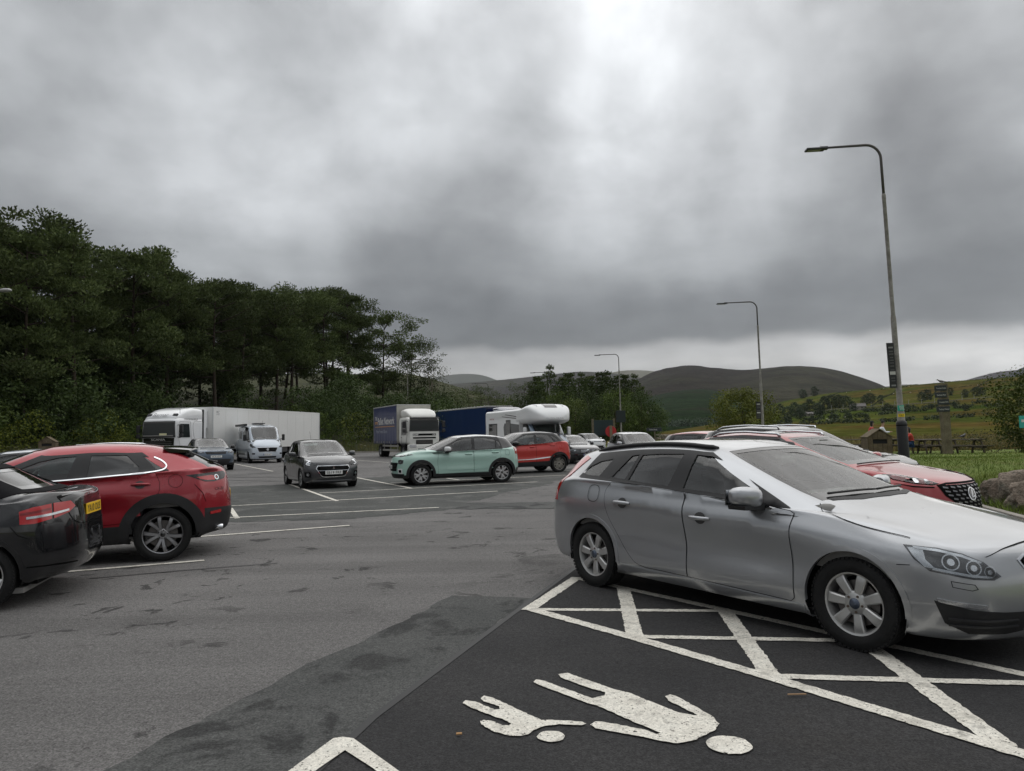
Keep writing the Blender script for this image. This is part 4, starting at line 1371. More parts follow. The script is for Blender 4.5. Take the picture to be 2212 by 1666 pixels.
def finger_post():
 x, y = PX(2040, 27), 27
 root = empty('sign_post', 'thick wooden sign post with four dark name boards on the lawn', 'sign', None, (x, y, lawn_z(x, y)), 0)
 root.rotation_euler = (0, radians(-1.2), 0)
 m = wood_mat('post_wood', (.10, .085, .055), (.20, .175, .12))
 MB().box((0, 0, 1.25), (.27, .24, 2.85), bev=.015).build('post', m, root)
 sg = mat('sign_slate', (.018, .024, .026), rough=.4)
 wt = mat('sign_letter_white', (.6, .6, .58), rough=.6)
 for i, (z, t, w, dx) in enumerate(((2.50, 'Farmshop & Kitchen', .46, -.16), (2.24, 'Business Meet', .44, -.17), (1.97, 'Caravan Park', .44, -.10), (1.70, 'Tebay Hotel', .50, -.12))):
  b = MB().box((dx, -.135, z), (w, .025, .20), bev=.004).build('name_board', sg, root)
  lettering('board_lettering', t, .055, (dx + .02, -.151, z), (1, 0, 0), (0, 0, 1), wt, b, width=w * .78)
 return root

def sign_boards():
 dark = mat('board_teal', (.010, .028, .030), rough=.35)
 post = wood_mat('post_wood', (.10, .085, .055), (.20, .175, .12))
 Y = 72
 x0, x1 = PX(1276, Y), PX(1327, Y)
 root = empty('sign_board', 'large blank dark sign on two wooden posts', 'sign', None, ((x0 + x1) / 2, Y, 0), 0)
 w = x1 - x0
 MB().box((0, 0, 2.0), (w * .82, .06, 1.55), bev=.01).build('panel', dark, root)
 for sx in (-1, 1):
  MB().box((sx * w * .45, .05, 1.45), (.20, .20, 2.95), bev=.01).build('post', post, root)
 Y = 70
 root = empty('road_sign', 'red round road sign on a wooden post by the lamp post', 'sign', None, (PX(1317, Y), Y, 0), 0)
 MB().lathe([(0, 0), (.52, 0), (.54, .02), (.52, .04), (0, .04)], 28, 'y', c=(0, -.1, 1.62)).build('disc', mat('sign_red', (.42, .02, .02), rough=.5), root, False)
 MB().box((0, -.16, 1.1), (.26, .10, 2.2)).build('post', wood_mat('post_wood2', (.16, .11, .07), (.26, .19, .13)), root)
 Y = 46
 x = PX(1412, Y)
 root = empty('name_sign', 'small dark name sign on a thin post above the estate car', 'sign', None, (x, Y, 0), 0)
 MB().box((0, 0, .9), (.06, .06, 1.8)).build('post', post, root)
 b = MB().box((-.05, -.045, 1.68), (.98, .03, .22), bev=.006).build('panel', mat('sign_slate', (.018, .024, .026), rough=.4), root)
 lettering('sign_lettering', 'Drive Slowly', .09, (-.10, -.062, 1.68), (1, 0, 0), (0, 0, 1), mat('sign_letter_white', (.6, .6, .58), rough=.6), b, width=.5)
 x = PX(1392, Y)
 root = empty('warning_sign', 'small red and white warning triangle near the name sign', 'sign', None, (x, Y, 0), 0)
 MB().prism([(-.22, .82), (.22, .82), (0, 1.22)], 'y', -.02, .02).build('triangle', mat('sign_red', (.42, .02, .02), rough=.5), root)
 MB().prism([(-.13, .87), (.13, .87), (0, 1.10)], 'y', -.026, -.021).build('face', mat('sign_white', (.65, .65, .63), rough=.5), root)
 MB().box((0, .03, .5), (.05, .05, 1.0)).build('post', post, root)
 x, Y = PX(2210, 27), 27
 root = empty('small_sign', 'small turquoise sign in front of the thorn bush', 'sign', None, (x, Y, lawn_z(x, Y)), 0)
 MB().box((0, 0, 1.18), (.42, .03, .46), bev=.006).build('panel', mat('sign_turquoise', (.03, .38, .34), rough=.4), root)
 MB().box((0, .03, .6), (.06, .05, 1.2)).build('post', post, root)
 MB().box((0, -.017, 1.22), (.28, .004, .10)).build('print_block', mat('sign_white', (.65, .65, .63), rough=.5), root)

def stone_wall():
 m = ramp_mat('wall_stone', 2., [(.3, (.16, .14, .11)), (.7, (.28, .25, .20))], rough=.95, bump=.6, bscale=6, bdist=.05)
 root = empty('stone_wall', 'tumbled dry stone wall crossing the rough field', 'wall', None, (0, 0, 0), 0)
 r = np.random.default_rng(6)
 pts = densify([(PX(1345, 96), 96), (PX(1370, 105), 105), (PX(1420, 128), 128), (PX(1530, 140), 140)], .85, False)
 pro = []
 for k in range(5):
  bm = bmesh.new(); bmesh.ops.create_cube(bm, size=1)
  bmesh.ops.bevel(bm, geom=bm.edges[:], offset=.18, segments=1, affect='EDGES')
  for v in bm.verts:
   v.co *= 1 + .25 * mnoise.noise(v.co * 2 + Vector((k, 0, 0)))
  me = bpy.data.meshes.new('stone'); bm.to_mesh(me); bm.free(); me.materials.append(m)
  pro.append(me)
 for p in pts:
  for lv in range(2):
   o = link_mesh('stone', pro[int(r.integers(0, 5))], root)
   o.location = (p[0] + r.normal(0, .12), p[1] + r.normal(0, .15), .25 + lv * .48 + r.uniform(-.06, .06))
   o.rotation_euler = (r.normal(0, .15), r.normal(0, .15), r.uniform(0, 3))
   o.scale = (r.uniform(.55, .85), r.uniform(.4, .6), r.uniform(.38, .52))

def far_things():
 def house(px, D, w, d, h, rh, rz, label, wallc, roofc, z=None):
  zz = hill_z(px, D) if z is None else z
  root = empty('farm_house', label, 'house', None, (PX(px, D), D, zz - .3), rz)
  MB().box((0, 0, h / 2), (w, d, h)).build('wall', mat('house_wall_' + wallc[0], wallc[1], rough=.9), root)
  MB().prism([(-d / 2 - .3, h), (d / 2 + .3, h), (0, h + rh)], 'x', -w / 2 - .2, w / 2 + .2).build('roof', mat('house_roof', roofc, rough=.8), root)
  for sx in (-1, 1):
   MB().box((sx * (w / 2 - w * .06), 0, h + rh), (w * .07, w * .07, w * .12)).build('chimney', mat('house_wall_' + wallc[0], wallc[1], rough=.9), root)
  n = max(2, int(w / 2.2))
  for i in range(n):
   for lv in (.3, .72):
    MB().box((-w / 2 + w * (i + .5) / n, -d / 2 - .02, h * lv), (w / n * .32, .06, h * .2)).build('window', M_gloss(), root)
 house(1852, 345, 6.6, 3.6, 2.1, 1.5, -.35, 'grey roofed stone farmhouse among the trees on the slope', ('stone', (.26, .24, .21)), (.13, .12, .115))
 house(1746, 330, 3.4, 2.2, 1.3, .9, .2, 'small grey field barn between the dark trees', ('stone', (.26, .24, .21)), (.13, .12, .115))
 house(1393, 900, 16, 8, 5, 3, .1, 'white farmhouse on the far green hillside', ('white', (.75, .75, .73)), (.16, .15, .15), z=20.)
 m = mat('mast_grey', (.28, .28, .27), rough=.6)
 for i, px in enumerate((1795, 1820, 1846, 1881, 1906, 1932, 1962, 1990, 2018, 2048, 2078, 2104)):
  D = 372 + (px - 1900) * .05
  z = hill_z(px, D)
  root = empty('railway_mast', 'slim grey railway mast on the line below the hill', 'mast', 'railway masts below the hill', (PX(px, D), D, z - .1), 0)
  root.scale = (.38,) * 3
  MB().box((0, 0, 3.4), (.38, .38, 6.8)).build('mast', m, root)
  MB().box((.9, 0, 6.2), (1.8, .16, .16)).build('arm', m, root)
 pts = []
 for px in range(1700, 2161, 20):
  D = 374 + (px - 1900) * .05
  pts.append((PX(px, D), D, hill_z(px, D) + .15))
 tag(MB().tube(pts, .2, 5).build('railway_line', mat('ballast', (.14, .13, .11), rough=.95)), 'railway line running along the foot of the hill', 'railway')
 wool = mat('wool', (.62, .58, .50), rough=.95)
 face = mat('sheep_face', (.05, .045, .04), rough=.9)
 r = np.random.default_rng(2)
 v, f = loft([(-.55, .12, .42, .70, .7), (-.45, .26, .34, .86, .7), (0, .31, .32, .92, .7), (.38, .26, .36, .88, .7), (.50, .14, .5, .84, .7)], 12, .7)
 body = MB().add(v, f)
 v, f = loft([(.44, .11, .62, .86, .8), (.62, .12, .70, .98, .8), (.80, .07, .66, .84, .8), (.86, .03, .68, .78, .8)], 10, .8)
 head = MB().add(v, f)
 for sx in (-.32, .28):
  for sy in (-.13, .13):
   head.tube([(sx, sy, .42), (sx, sy, .0)], [.05, .035], 5)
 first = None
 for i in range(22):
  px, D = r.uniform(1740, 2180), r.uniform(260, 700)
  if first is None:
   root = empty('sheep', 'white sheep grazing on the hillside', 'sheep', 'sheep on the hillside')
   body.build('fleece', wool, root, True); head.build('head_and_legs', face, root, True)
   first = root
  else:
   root = copy_tree(first)
  root.location = (PX(px, D), D, hill_z(px, D) - .02); root.rotation_euler = (0, 0, r.uniform(0, 6.28)); root.scale = (.8,) * 3

# ---------------------------------------------------------------- birds and people
def bird(name, label, x, y, z, rz, s, col, group=None):
 root = empty(name, label, 'bird', group, (x, y, z), rz)
 root.scale = (s, s, s)
 m = mat('feather_' + name, col, rough=.45, var=.2, vscale=20)
 v, f = loft([(-.16, .012, .085, .10, .9), (-.10, .045, .075, .125, .9), (-.02, .062, .065, .155, .9), (.06, .060, .075, .175, .9), (.105, .042, .12, .195, .9), (.135, .036, .155, .222, .9), (.165, .030, .17, .222, .9), (.185, .014, .180, .205, .9)], 14, .9)
 smooth_by_angle(MB().add(v, f).build('body', m, root), 70)
 MB().tube([(.178, 0, .195), (.205, 0, .190), (.235, 0, .178)], [.014, .010, .002], 6).build('beak', mat('beak_black', (.015, .015, .015), rough=.4), root, True)
 MB().prism([(-.12, -.028), (-.29, -.04), (-.30, .04), (-.12, .028)], 'z', .085, .097).build('tail', m, root)
 for sy in (-1, 1):
  w = MB().add([(.07, sy * .060, .165), (-.02, sy * .068, .155), (-.21, sy * .030, .105), (-.14, sy * .055, .085), (.02, sy * .066, .10)], [(0, 1, 2, 3, 4) if sy < 0 else (4, 3, 2, 1, 0)])
  w.build('wing', m, root)
  MB().tube([(.005, sy * .022, .075), (.0, sy * .024, .03), (.02, sy * .024, .0), (.045, sy * .026, .0)], .005, 5).build('leg', mat('beak_black', (.015, .015, .015), rough=.4), root)
 return root

def skin_chain(name, joints, edges, mt, parent, sub=2):
 """one continuous body: joints = {key: (x, y, z, r)}, grown with a skin and smoothed, then stored as a mesh"""
 keys = list(joints)
 me = bpy.data.meshes.new(name)
 me.from_pydata([joints[k][:3] for k in keys], [(keys.index(a), keys.index(b)) for a, b in edges], [])
 o = bpy.data.objects.new(name, me)
 COL.objects.link(o)
 md = o.modifiers.new('skin', 'SKIN'); md.use_smooth_shade = True
 lay = me.skin_vertices[0].data if me.skin_vertices else None
 if lay is None:
  bpy.context.view_layer.objects.active = o
  return o
 for i, k in enumerate(keys):
  r = joints[k][3]
  lay[i].radius = (r, joints[k][4] if len(joints[k]) > 4 else r)
  lay[i].use_root = (i == 0)
 sd = o.modifiers.new('sub', 'SUBSURF'); sd.levels = sub; sd.render_levels = sub
 bpy.context.view_layer.update()
 dg = bpy.context.evaluated_depsgraph_get()
 m2 = bpy.data.meshes.new_from_object(o.evaluated_get(dg))
 bpy.data.objects.remove(o)
 m2.materials.clear()
 m2.materials.append(mt)
 m2.polygons.foreach_set('use_smooth', np.ones(len(m2.polygons), dtype=bool))
 return link_mesh(name, m2, parent)

def seated_person(label, x, y, z, rz, top, legs_c, hair_c, cap=None, arms='lap', hair_long=True, lean=.06, stand=False):
 """person sitting on a bench 0.45 m high, facing +x; body one skin, clothing and hair as children"""
 root = empty('person', label, 'person', None, (x, y, z), rz)
 skin = mat('skin', (.42, .26, .19), rough=.6)
 s = .84 if stand else .45
 L = lean
 J = {'pelvis': (0, 0, s + .11, .14, .16), 'waist': (.01, 0, s + .26, .12, .14), 'chest': (L, 0, s + .45, .13, .17), 'neckb': (L + .01, 0, s + .60, .075, .09), 'neck': (L + .03, 0, s + .66, .052), 'head0': (L + .05, 0, s + .735, .075), 'head1': (L + .055, 0, s + .82, .088, .080), 'head2': (L + .045, 0, s + .895, .066)}
 E = [('pelvis', 'waist'), ('waist', 'chest'), ('chest', 'neckb'), ('neckb', 'neck'), ('neck', 'head0'), ('head0', 'head1'), ('head1', 'head2')]
 for sy, q in ((1, 'l'), (-1, 'r')):
  J['sh' + q] = (L, sy * .185, s + .55, .060)
  if arms == 'face':
   el, wr, hd = (L + .20, sy * .20, s + .36, .045), (L + .24, sy * .08, s + .58, .032), (L + .20, sy * .045, s + .67, .030)
  elif arms == 'table':
   el, wr, hd = (L + .12, sy * .24, s + .32, .045), (L + .34, sy * .14, s + .34, .032), (L + .42, sy * .10, s + .345, .030)
  else:
   el, wr, hd = (L + .05, sy * .25, s + .32, .045), (L + .25, sy * .16, s + .25, .032), (L + .33, sy * .13, s + .235, .030)
  J['el' + q], J['wr' + q], J['hd' + q] = el, wr, hd
  J['hip' + q] = (.04, sy * .095, s + .08, .095)
  J['kn' + q] = (.05, sy * .11, .50, .066) if stand else (.46, sy * .11, s + .06, .066)
  J['an' + q] = (.0 if stand else .44, sy * .11, .09, .042)
  J['toe' + q] = (.16 if stand else .60, sy * .12, .035, .034)
  E += [('chest', 'sh' + q), ('sh' + q, 'el' + q), ('el' + q, 'wr' + q), ('wr' + q, 'hd' + q), ('pelvis', 'hip' + q), ('hip' + q, 'kn' + q), ('kn' + q, 'an' + q), ('an' + q, 'toe' + q)]
  h = Vector(hd[:3]); d = (h - Vector(wr[:3])).normalized()
  side = Vector((0, 1, 0))
  for k in range(4):
   off = side * (k - 1.5) * .018
   a = h + d * .025 + off
   J[f'f{q}{k}a'] = (*(a), .009); J[f'f{q}{k}b'] = (*(a + d * (.045 + .006 * (1.5 - abs(k - 1.5))) + Vector((.012, 0, -.012))), .008)
   E += [('hd' + q, f'f{q}{k}a'), (f'f{q}{k}a', f'f{q}{k}b')]
  a = h + side * (-sy) * .030
  J[f't{q}'] = (*(a + d * .03), .009)
  E.append(('hd' + q, f't{q}'))
 skin_chain('body', J, E, skin, root)
 g = .012
 Jt = {k: (*J[k][:3], *[r_ + g for r_ in J[k][3:]]) for k in ('pelvis', 'waist', 'chest', 'neckb', 'shl', 'shr', 'ell', 'elr', 'wrl', 'wrr')}
 skin_chain('top', Jt, [('pelvis', 'waist'), ('waist', 'chest'), ('chest', 'neckb'), ('chest', 'shl'), ('shl', 'ell'), ('ell', 'wrl'), ('chest', 'shr'), ('shr', 'elr'), ('elr', 'wrr')], mat('cloth_' + top[0], top[1], rough=.85), root)
 Jl = {k: (*J[k][:3], *[r_ + g for r_ in J[k][3:]]) for k in ('pelvis', 'hipl', 'hipr', 'knl', 'knr', 'anl', 'anr')}
 skin_chain('trousers', Jl, [('pelvis', 'hipl'), ('hipl', 'knl'), ('knl', 'anl'), ('pelvis', 'hipr'), ('hipr', 'knr'), ('knr', 'anr')], mat('cloth_' + legs_c[0], legs_c[1], rough=.9), root)
 hx, hz = L + .05, s + .83
 hm = mat('hair_' + hair_c[0], hair_c[1], rough=.6)
 hb = MB()
 v, f = [], []
 n, m_ = 16, 10
 for i in range(m_ + 1):
  ph = (pi * .62 if hair_long else pi * .50) * i / m_
  for j in range(n):
   t = 2 * pi * j / n
   r_ = .098
   xx, yy, zz = sin(ph) * cos(t) * r_, sin(ph) * sin(t) * r_ * .95, cos(ph) * .108
   if cos(t) > .35 and ph > .9:
    xx *= .72; zz = max(zz, .035)
   v.append((hx - .008 + xx, yy, hz + zz))
 for i in range(m_):
  for j in range(n):
   f.append((i * n + j, (i + 1) * n + j, (i + 1) * n + (j + 1) % n, i * n + (j + 1) % n))
 hb.add(v, f)
 if hair_long:
  w, ff = loft([(-.09, .03, -.1, .05, .8), (-.05, .085, -.22, .06, .8), (0., .095, -.20, .07, .8), (.03, .07, -.08, .06, .8)], 14, .8)
  hb.add([(hx + p[0] - .01, p[1], hz + p[2]) for p in w], ff)
 hb.build('hair', hm, root, True)
 MB().tube([(hx + .080, 0, hz + .01), (hx + .102, 0, hz - .025), (hx + .086, 0, hz - .032)], [.008, .012, .008], 6).build('nose', skin, root, True)
 for sy in (-1, 1):
  MB().lathe([(0, .006), (.010, .003), (.011, 0)], 8, 'x', c=(hx + .078, sy * .030, hz + .008)).build('eye', M_gap(), root)
 MB().box((hx + .080, 0, hz - .058), (.008, .036, .008)).build('mouth', mat('lips', (.32, .12, .10), rough=.6), root)
 for sy in (-1, 1):
  MB().box((J['toel'][0] - .06, sy * .115, .04), (.26, .095, .08), bev=.03).build('shoe', M_black(), root)
 if cap:
  c = MB().lathe([(.102, 0), (.104, .03), (.085, .075), (.045, .098), (0, .104)], 18, 'z', c=(hx - .005, 0, hz + .035))
  c.prism([(hx + .07, -.075), (hx + .17, -.05), (hx + .185, 0), (hx + .17, .05), (hx + .07, .075)], 'z', hz + .036, hz + .046)
  c.build('cap', mat('cap_' + cap[0], cap[1], rough=.8), root, True)
 return root

def build_furniture():
 build_lamps()
 sign_boards()
 finger_post()
 boulders()
 stone_wall()
 far_things()
 bx, by = PX(1888, 25.5), 25.5
 wooden_bin(bx, by, lawn_z(bx, by) - .02, radians(-8), 'tall gabled wooden litter bin beside the black lamp sleeve', .98)
 wooden_bin(-29.0, 44.5, .55, radians(20), 'wooden gabled bin by the bank above the red crossover', 1.1)
 T = []
 for px, Y, rz, lab in ((2072, 34.5, -6, 'picnic table with a crow on it behind the sign post'), (1985, 37.5, -4, 'picnic table where the woman in the red top sits'), (1905, 40.5, 2, 'picnic table behind the wooden bin, rear right'), (1838, 41.5, 3, 'picnic table partly hidden left of the wooden bin'), (2018, 36.2, -8, 'picnic table behind the sign post, next to the crow table')):
  x = PX(px, Y)
  z = lawn_z(x, Y)
  picnic_table(x, Y, z, radians(rz), lab)
  T.append((x, Y, z))
 x, Y, z = T[0]
 bird('crow', 'black crow standing on the front picnic table', x + .05, Y, z + .773, radians(25), 1.25, (.010, .010, .012))
 MB_ = MB().prism([(-.14, -.1), (.15, -.08), (.12, .1), (-.16, .09)], 'z', 0, .004)
 o = MB_.build('paper_sheet', mat('paper_white', (.75, .75, .73), rough=.8)); o.location = (T[4][0] + .25, T[4][1] - .1, T[4][2] + .774)
 tag(o, 'white paper lying on the picnic table behind the post', 'paper')
 x, Y = PX(2040, 27), 27
 bird('starling', 'small brown bird perched on top of the sign post', x - .10, Y, lawn_z(x, Y) + 2.675, radians(170), .75, (.07, .055, .045))
 q = pix_ground(620, 1007)
 bird('jackdaw', 'black bird walking on the tarmac before the camper van', q[0], q[1], 0, radians(190), 1.9, (.012, .012, .014))
 x, Y, z = T[1]
 seated_person('woman with long black hair in a red top and jeans at the picnic table', PX(1963, 36.6), 36.6, z + .03, radians(165), ('red_top', (.50, .055, .04)), ('jeans', (.02, .05, .14)), ('black', (.010, .009, .009)), arms='face')
 x, Y, z = T[2]
 seated_person('person in red jacket and black cap seen over the wooden bin', PX(1880, 39), 39.2, z, radians(-15), ('red_jacket', (.40, .015, .02)), ('dark', (.03, .03, .035)), ('black', (.010, .009, .009)), cap=('black', (.012, .012, .013)), arms='table', stand=True)
 seated_person('person in white shirt and dark cap bending forward over the bin roof', PX(1896, 38.6), 38.7, z, radians(-20), ('white_shirt', (.68, .70, .74)), ('dark', (.03, .03, .035)), ('dark', (.02, .015, .012)), cap=('black', (.012, .012, .013)), arms='table', hair_long=False, lean=.18, stand=True)
 for px, py, col, nm, sz in ((1722, 1507, (.35, .22, .12), 'wooden_stick', (.11, .009)), (992, 1593, (.35, .20, .08), 'dry_leaf', (.03, .02)), (1005, 1000, (.7, .7, .7), 'paper_scrap', (.16, .08))):
  g_ = pix_ground(px, py)
  o = MB().prism([(-sz[0] / 2, -sz[1] / 2), (sz[0] / 2, -sz[1] * .3), (sz[0] * .45, sz[1] / 2), (-sz[0] * .5, sz[1] * .4)], 'z', .008, .014).build(nm, mat('litter_' + nm, col, rough=.8))
  o.location = (g_[0], g_[1], .008)
  tag(o, {'wooden_stick': 'thin wooden stick lying on the dark tarmac', 'dry_leaf': 'small dry leaf on the dark tarmac', 'paper_scrap': 'white paper scrap near the curtain lorry'}[nm], 'litter')

def pix_ground(px, py):
 d = pix_dir(px, py)
 t = -CAM_H / d.z
 return (d.x * t, d.y * t)

# ================================================================ vehicles: surface built from nested rings
NC = 13     # control points on half a ring: 0 rear centre ... 2 rear corner ... 10 front corner ... 12 front centre

def keyed(k):
 """13 values from a number or (index, value) keys"""
 if isinstance(k, (int, float)):
  return np.full(NC, float(k))
 i = [a for a, _ in k]; v = [b for _, b in k]
 return np.interp(np.arange(NC), i, v)

class Shell:
 """half-surface S(a, b), a along the ring (0..12), b across the rings; mirrored for the other side"""

 def __init__(s, rings, na=7, nb=5, closed_top=True):
  R = np.array(rings, float)          # K x 13 x 3
  K = len(R)
  s.K, s.na, s.nb = K, na, nb
  A = (NC - 1) * na + 1
  rows = []
  for k in range(K):
   P = R[k]
   Q = np.vstack([P[1] * (1, -1, 1), P, P[-2] * (1, -1, 1)])
   out = []
   for i in range(1, NC):
    for j in range(na):
     out.append(_cr(Q[i - 1], Q[i], Q[i + 1], Q[i + 2], j / na))
   out.append(P[-1])
   rows.append(out)
  G0 = np.array(rows)                  # K x A x 3
  mir = G0[-2] * (1, -1, 1) if closed_top else 2 * G0[-1] - G0[-2]
  Q = np.concatenate([[2 * G0[0] - G0[1]], G0, [mir]])
  G = []
  for k in range(1, K):
   for j in range(nb):
    G.append([_cr(Q[k - 1][a], Q[k][a], Q[k + 1][a], Q[k + 2][a], j / nb) for a in range(A)])
  G.append(G0[-1])
  s.G = np.array(G)                    # B x A x 3
  s.G[:, 0, 1] = 0; s.G[:, -1, 1] = 0
  if closed_top:
   s.G[-1, :, 1] = 0
  s.B, s.A = s.G.shape[:2]
  ua = np.gradient(s.G, axis=1); ub = np.gradient(s.G, axis=0)
  n = np.cross(ua, ub)
  s.flip = False
  l = np.linalg.norm(n, axis=2, keepdims=True)
  n = n / np.maximum(l, 1e-12)
  n[:, 0, 1] = 0; n[:, -1, 1] = 0
  if closed_top:
   n[-1, :, 1] = 0
  c = s.G.reshape(-1, 3).mean(0) * (1, 0, 1)
  if (n * (s.G - c)).sum(2).mean() < 0:
   n = -n
   s.flip = True
  s.Nn = n / np.maximum(np.linalg.norm(n, axis=2, keepdims=True), 1e-9)
  V = s.G.reshape(-1, 3)
  F = []
  for b in range(s.B - 1):
   for a in range(s.A - 1):
    i = b * s.A + a
    F.append((i, i + 1, i + s.A + 1, i + s.A))
  off = len(V)
  V2 = np.vstack([V, V * (1, -1, 1)])
  F2 = F + [tuple(q + off for q in f[::-1]) for f in F]
  s.V2, s.F2 = V2, F2
  s.VN = np.vstack([s.Nn.reshape(-1, 3), s.Nn.reshape(-1, 3) * (1, -1, 1)])
  s.bvh = BVHTree.FromPolygons([tuple(p) for p in V2], F2)

 def at(s, a, b):
  x, y = min(max(a * s.na, 0), s.A - 1), min(max(b * s.nb, 0), s.B - 1)
  i, j = min(int(x), s.A - 2), min(int(y), s.B - 2)
  u, v = x - i, y - j
  g = lambda M: (M[j, i] * (1 - u) + M[j, i + 1] * u) * (1 - v) + (M[j + 1, i] * (1 - u) + M[j + 1, i + 1] * u) * v
  n = g(s.Nn)
  return g(s.G), n / max(np.linalg.norm(n), 1e-9)

 def mesh(s, name, mt, parent, cut, arches=(), midx=None, b0=0, b1=None):
  """the painted body; cut(a, b, centre) true removes a face; arches = (x, z, r) wheel openings"""
  G = s.G.copy()
  for (ax, az, r) in arches:
   d = np.hypot(G[:, :, 0] - ax, G[:, :, 2] - az)
   side = (np.abs(s.Nn[:, :, 1]) > .35)
   near = side & (np.abs(d - r) < .042)
   k = np.where(near, r / np.maximum(d, 1e-6), 1.0)
   G[:, :, 0] = ax + (G[:, :, 0] - ax) * k
   G[:, :, 2] = az + (G[:, :, 2] - az) * k
  V = G.reshape(-1, 3)
  F, M = [], []
  for b in range(s.B - 1):
   for a in range(s.A - 1):
    i = b * s.A + a
    f = (i, i + 1, i + s.A + 1, i + s.A)
    c = V[list(f)].mean(0)
    aa, bb = (a + .5) / s.na, (b + .5) / s.nb
    if cut and cut(aa, bb, c):
     continue
    if any(math.hypot(c[0] - ax, c[2] - az) < r - .002 and c[1] > .35 for ax, az, r in arches):
     continue
    F.append(f)
    M.append(midx(aa, bb, c) if midx else 0)
  off = len(V)
  V2 = np.vstack([V, V * (1, -1, 1)])
  F2 = F + [tuple(q + off for q in f[::-1]) for f in F]
  used = sorted({q for f in F2 for q in f})
  mp = {q: i for i, q in enumerate(used)}
  F3 = [tuple(mp[q] for q in f) for f in F2]
  if s.flip:
   F3 = [f[::-1] for f in F3]
  return mesh_obj(name, V2[used], F3, mt, parent, smooth=True, normals=s.VN[used], midx=M + M if midx else None)

 VIEWS = {'L': ((0, -1, 0), (1, 0, 0), (0, 0, 1)), 'F': ((-1, 0, 0), (0, 1, 0), (0, 0, 1)),
    'B': ((1, 0, 0), (0, 1, 0), (0, 0, 1)), 'T': ((0, 0, -1), (1, 0, 0), (0, 1, 0))}

 def frame(s, view):
  if isinstance(view, str):
   return [Vector(q) for q in s.VIEWS[view]]
  a = radians(view)
  return [Vector((-cos(a), -sin(a), 0)), Vector((-sin(a), cos(a), 0)), Vector((0, 0, 1))]

 def project(s, pts2, view, off):
  d, e1, e2 = s.frame(view)
  P, Nn = [], []
  for u, v in pts2:
   o = e1 * u + e2 * v - d * 8
   hit = s.bvh.ray_cast(o, d)
   if hit[0] is None:
    hit = s.bvh.find_nearest(e1 * u + e2 * v - d * 1.0)
   p, n0, fi = hit[0], hit[1], hit[2]
   f = s.F2[fi]
   w = np.array([1 / (np.linalg.norm(s.V2[i] - np.array(p)) + 1e-5) for i in f])
   n = (s.VN[list(f)] * w[:, None]).sum(0)
   n /= max(np.linalg.norm(n), 1e-9)
   P.append(np.array(p) + n * off); Nn.append(n)
  return np.array(P), np.array(Nn)

 def patch(s, name, poly, view, mt, parent, off=.003, holes=(), h=.06, skirt=0., mirror=True, only=None, depth=0.):
  """a piece of trim, glass or panel lying on the body. poly is 2-D in the view's plane, or 3-D points
  (seen along the view). Returns the objects (left, right)."""
  d, e1, e2 = s.frame(view)
  to2 = lambda p: (p[0], p[1]) if len(p) == 2 else (Vector(p).dot(e1), Vector(p).dot(e2))
  poly = [to2(p) for p in poly]
  holes = [[to2(p) for p in q] for q in holes]
  v2, f = tri2d(poly, holes, h)
  if not f:
   return []
  P, Nn = s.project(v2, view, off)
  if len(f):
   t = f[len(f) // 2]
   nn = np.cross(P[t[1]] - P[t[0]], P[t[2]] - P[t[0]])
   if nn @ Nn[t[0]] < 0:
    f = [q[::-1] for q in f]
  V, F, NN = [tuple(p) for p in P], list(f), [tuple(n) for n in Nn]
  if skirt:
   cnt = {}
   for t in f:
    for i in range(3):
     e = (t[i], t[(i + 1) % 3])
     if (e[1], e[0]) in cnt:
      cnt.pop((e[1], e[0]))
     else:
      cnt[e] = 1
   for a, b in cnt:
    k = len(V)
    ed = P[b] - P[a]
    sn = np.cross(ed, Nn[a]); sn /= max(np.linalg.norm(sn), 1e-9)
    V += [tuple(P[a]), tuple(P[b]), tuple(P[b] - Nn[b] * skirt), tuple(P[a] - Nn[a] * skirt)]
    NN += [tuple(sn)] * 4
    F.append((k + 3, k + 2, k + 1, k))
  res = []
  if only != 'R':
   res.append(mesh_obj(name, V, F, mt, parent, smooth=True, normals=NN))
  if mirror and only != 'L':
   Vm = [(p[0], -p[1], p[2]) for p in V]
   res.append(mesh_obj(name, Vm, [q[::-1] for q in F], mt, parent, smooth=True, normals=[(n[0], -n[1], n[2]) for n in NN]))
  return res

 def ppatch(s, name, a0, a1, b0, b1, mt, parent, off=0., both=True, na=None, nb=None, skip=None):
  """piece of the surface between ring parameters"""
  na = na or max(2, int((a1 - a0) * s.na)); nb = nb or max(2, int((b1 - b0) * s.nb))
  V, NN, F = [], [], []
  for j in range(nb + 1):
   for i in range(na + 1):
    p, n = s.at(a0 + (a1 - a0) * i / na, b0 + (b1 - b0) * j / nb)
    V.append(p + n * off); NN.append(n)
  for j in range(nb):
   for i in range(na):
    k = j * (na + 1) + i
    F.append((k, k + 1, k + na + 2, k + na + 1))
  V = np.array(V); NN = np.array(NN)
  nn = np.cross(V[F[0][1]] - V[F[0][0]], V[F[0][3]] - V[F[0][0]])
  if nn @ NN[F[0][0]] < 0:
   F = [q[::-1] for q in F]
  if both:
   k = len(V)
   seam = np.abs(V[:, 1]) < 1e-6
   if not seam.any():              # one piece on each side
    mesh_obj(name, V * (1, -1, 1), [f[::-1] for f in F], mt, parent, smooth=True, normals=NN * (1, -1, 1))
    return mesh_obj(name, V, F, mt, parent, smooth=True, normals=NN)
   ix = np.where(seam, np.arange(k), np.cumsum(~seam) - 1 + k)
   V = np.vstack([V, V[~seam] * (1, -1, 1)]); NN = np.vstack([NN, NN[~seam] * (1, -1, 1)])
   F = F + [tuple(int(ix[q]) for q in f[::-1]) for f in F]
  return mesh_obj(name, V, F, mt, parent, smooth=True, normals=NN)

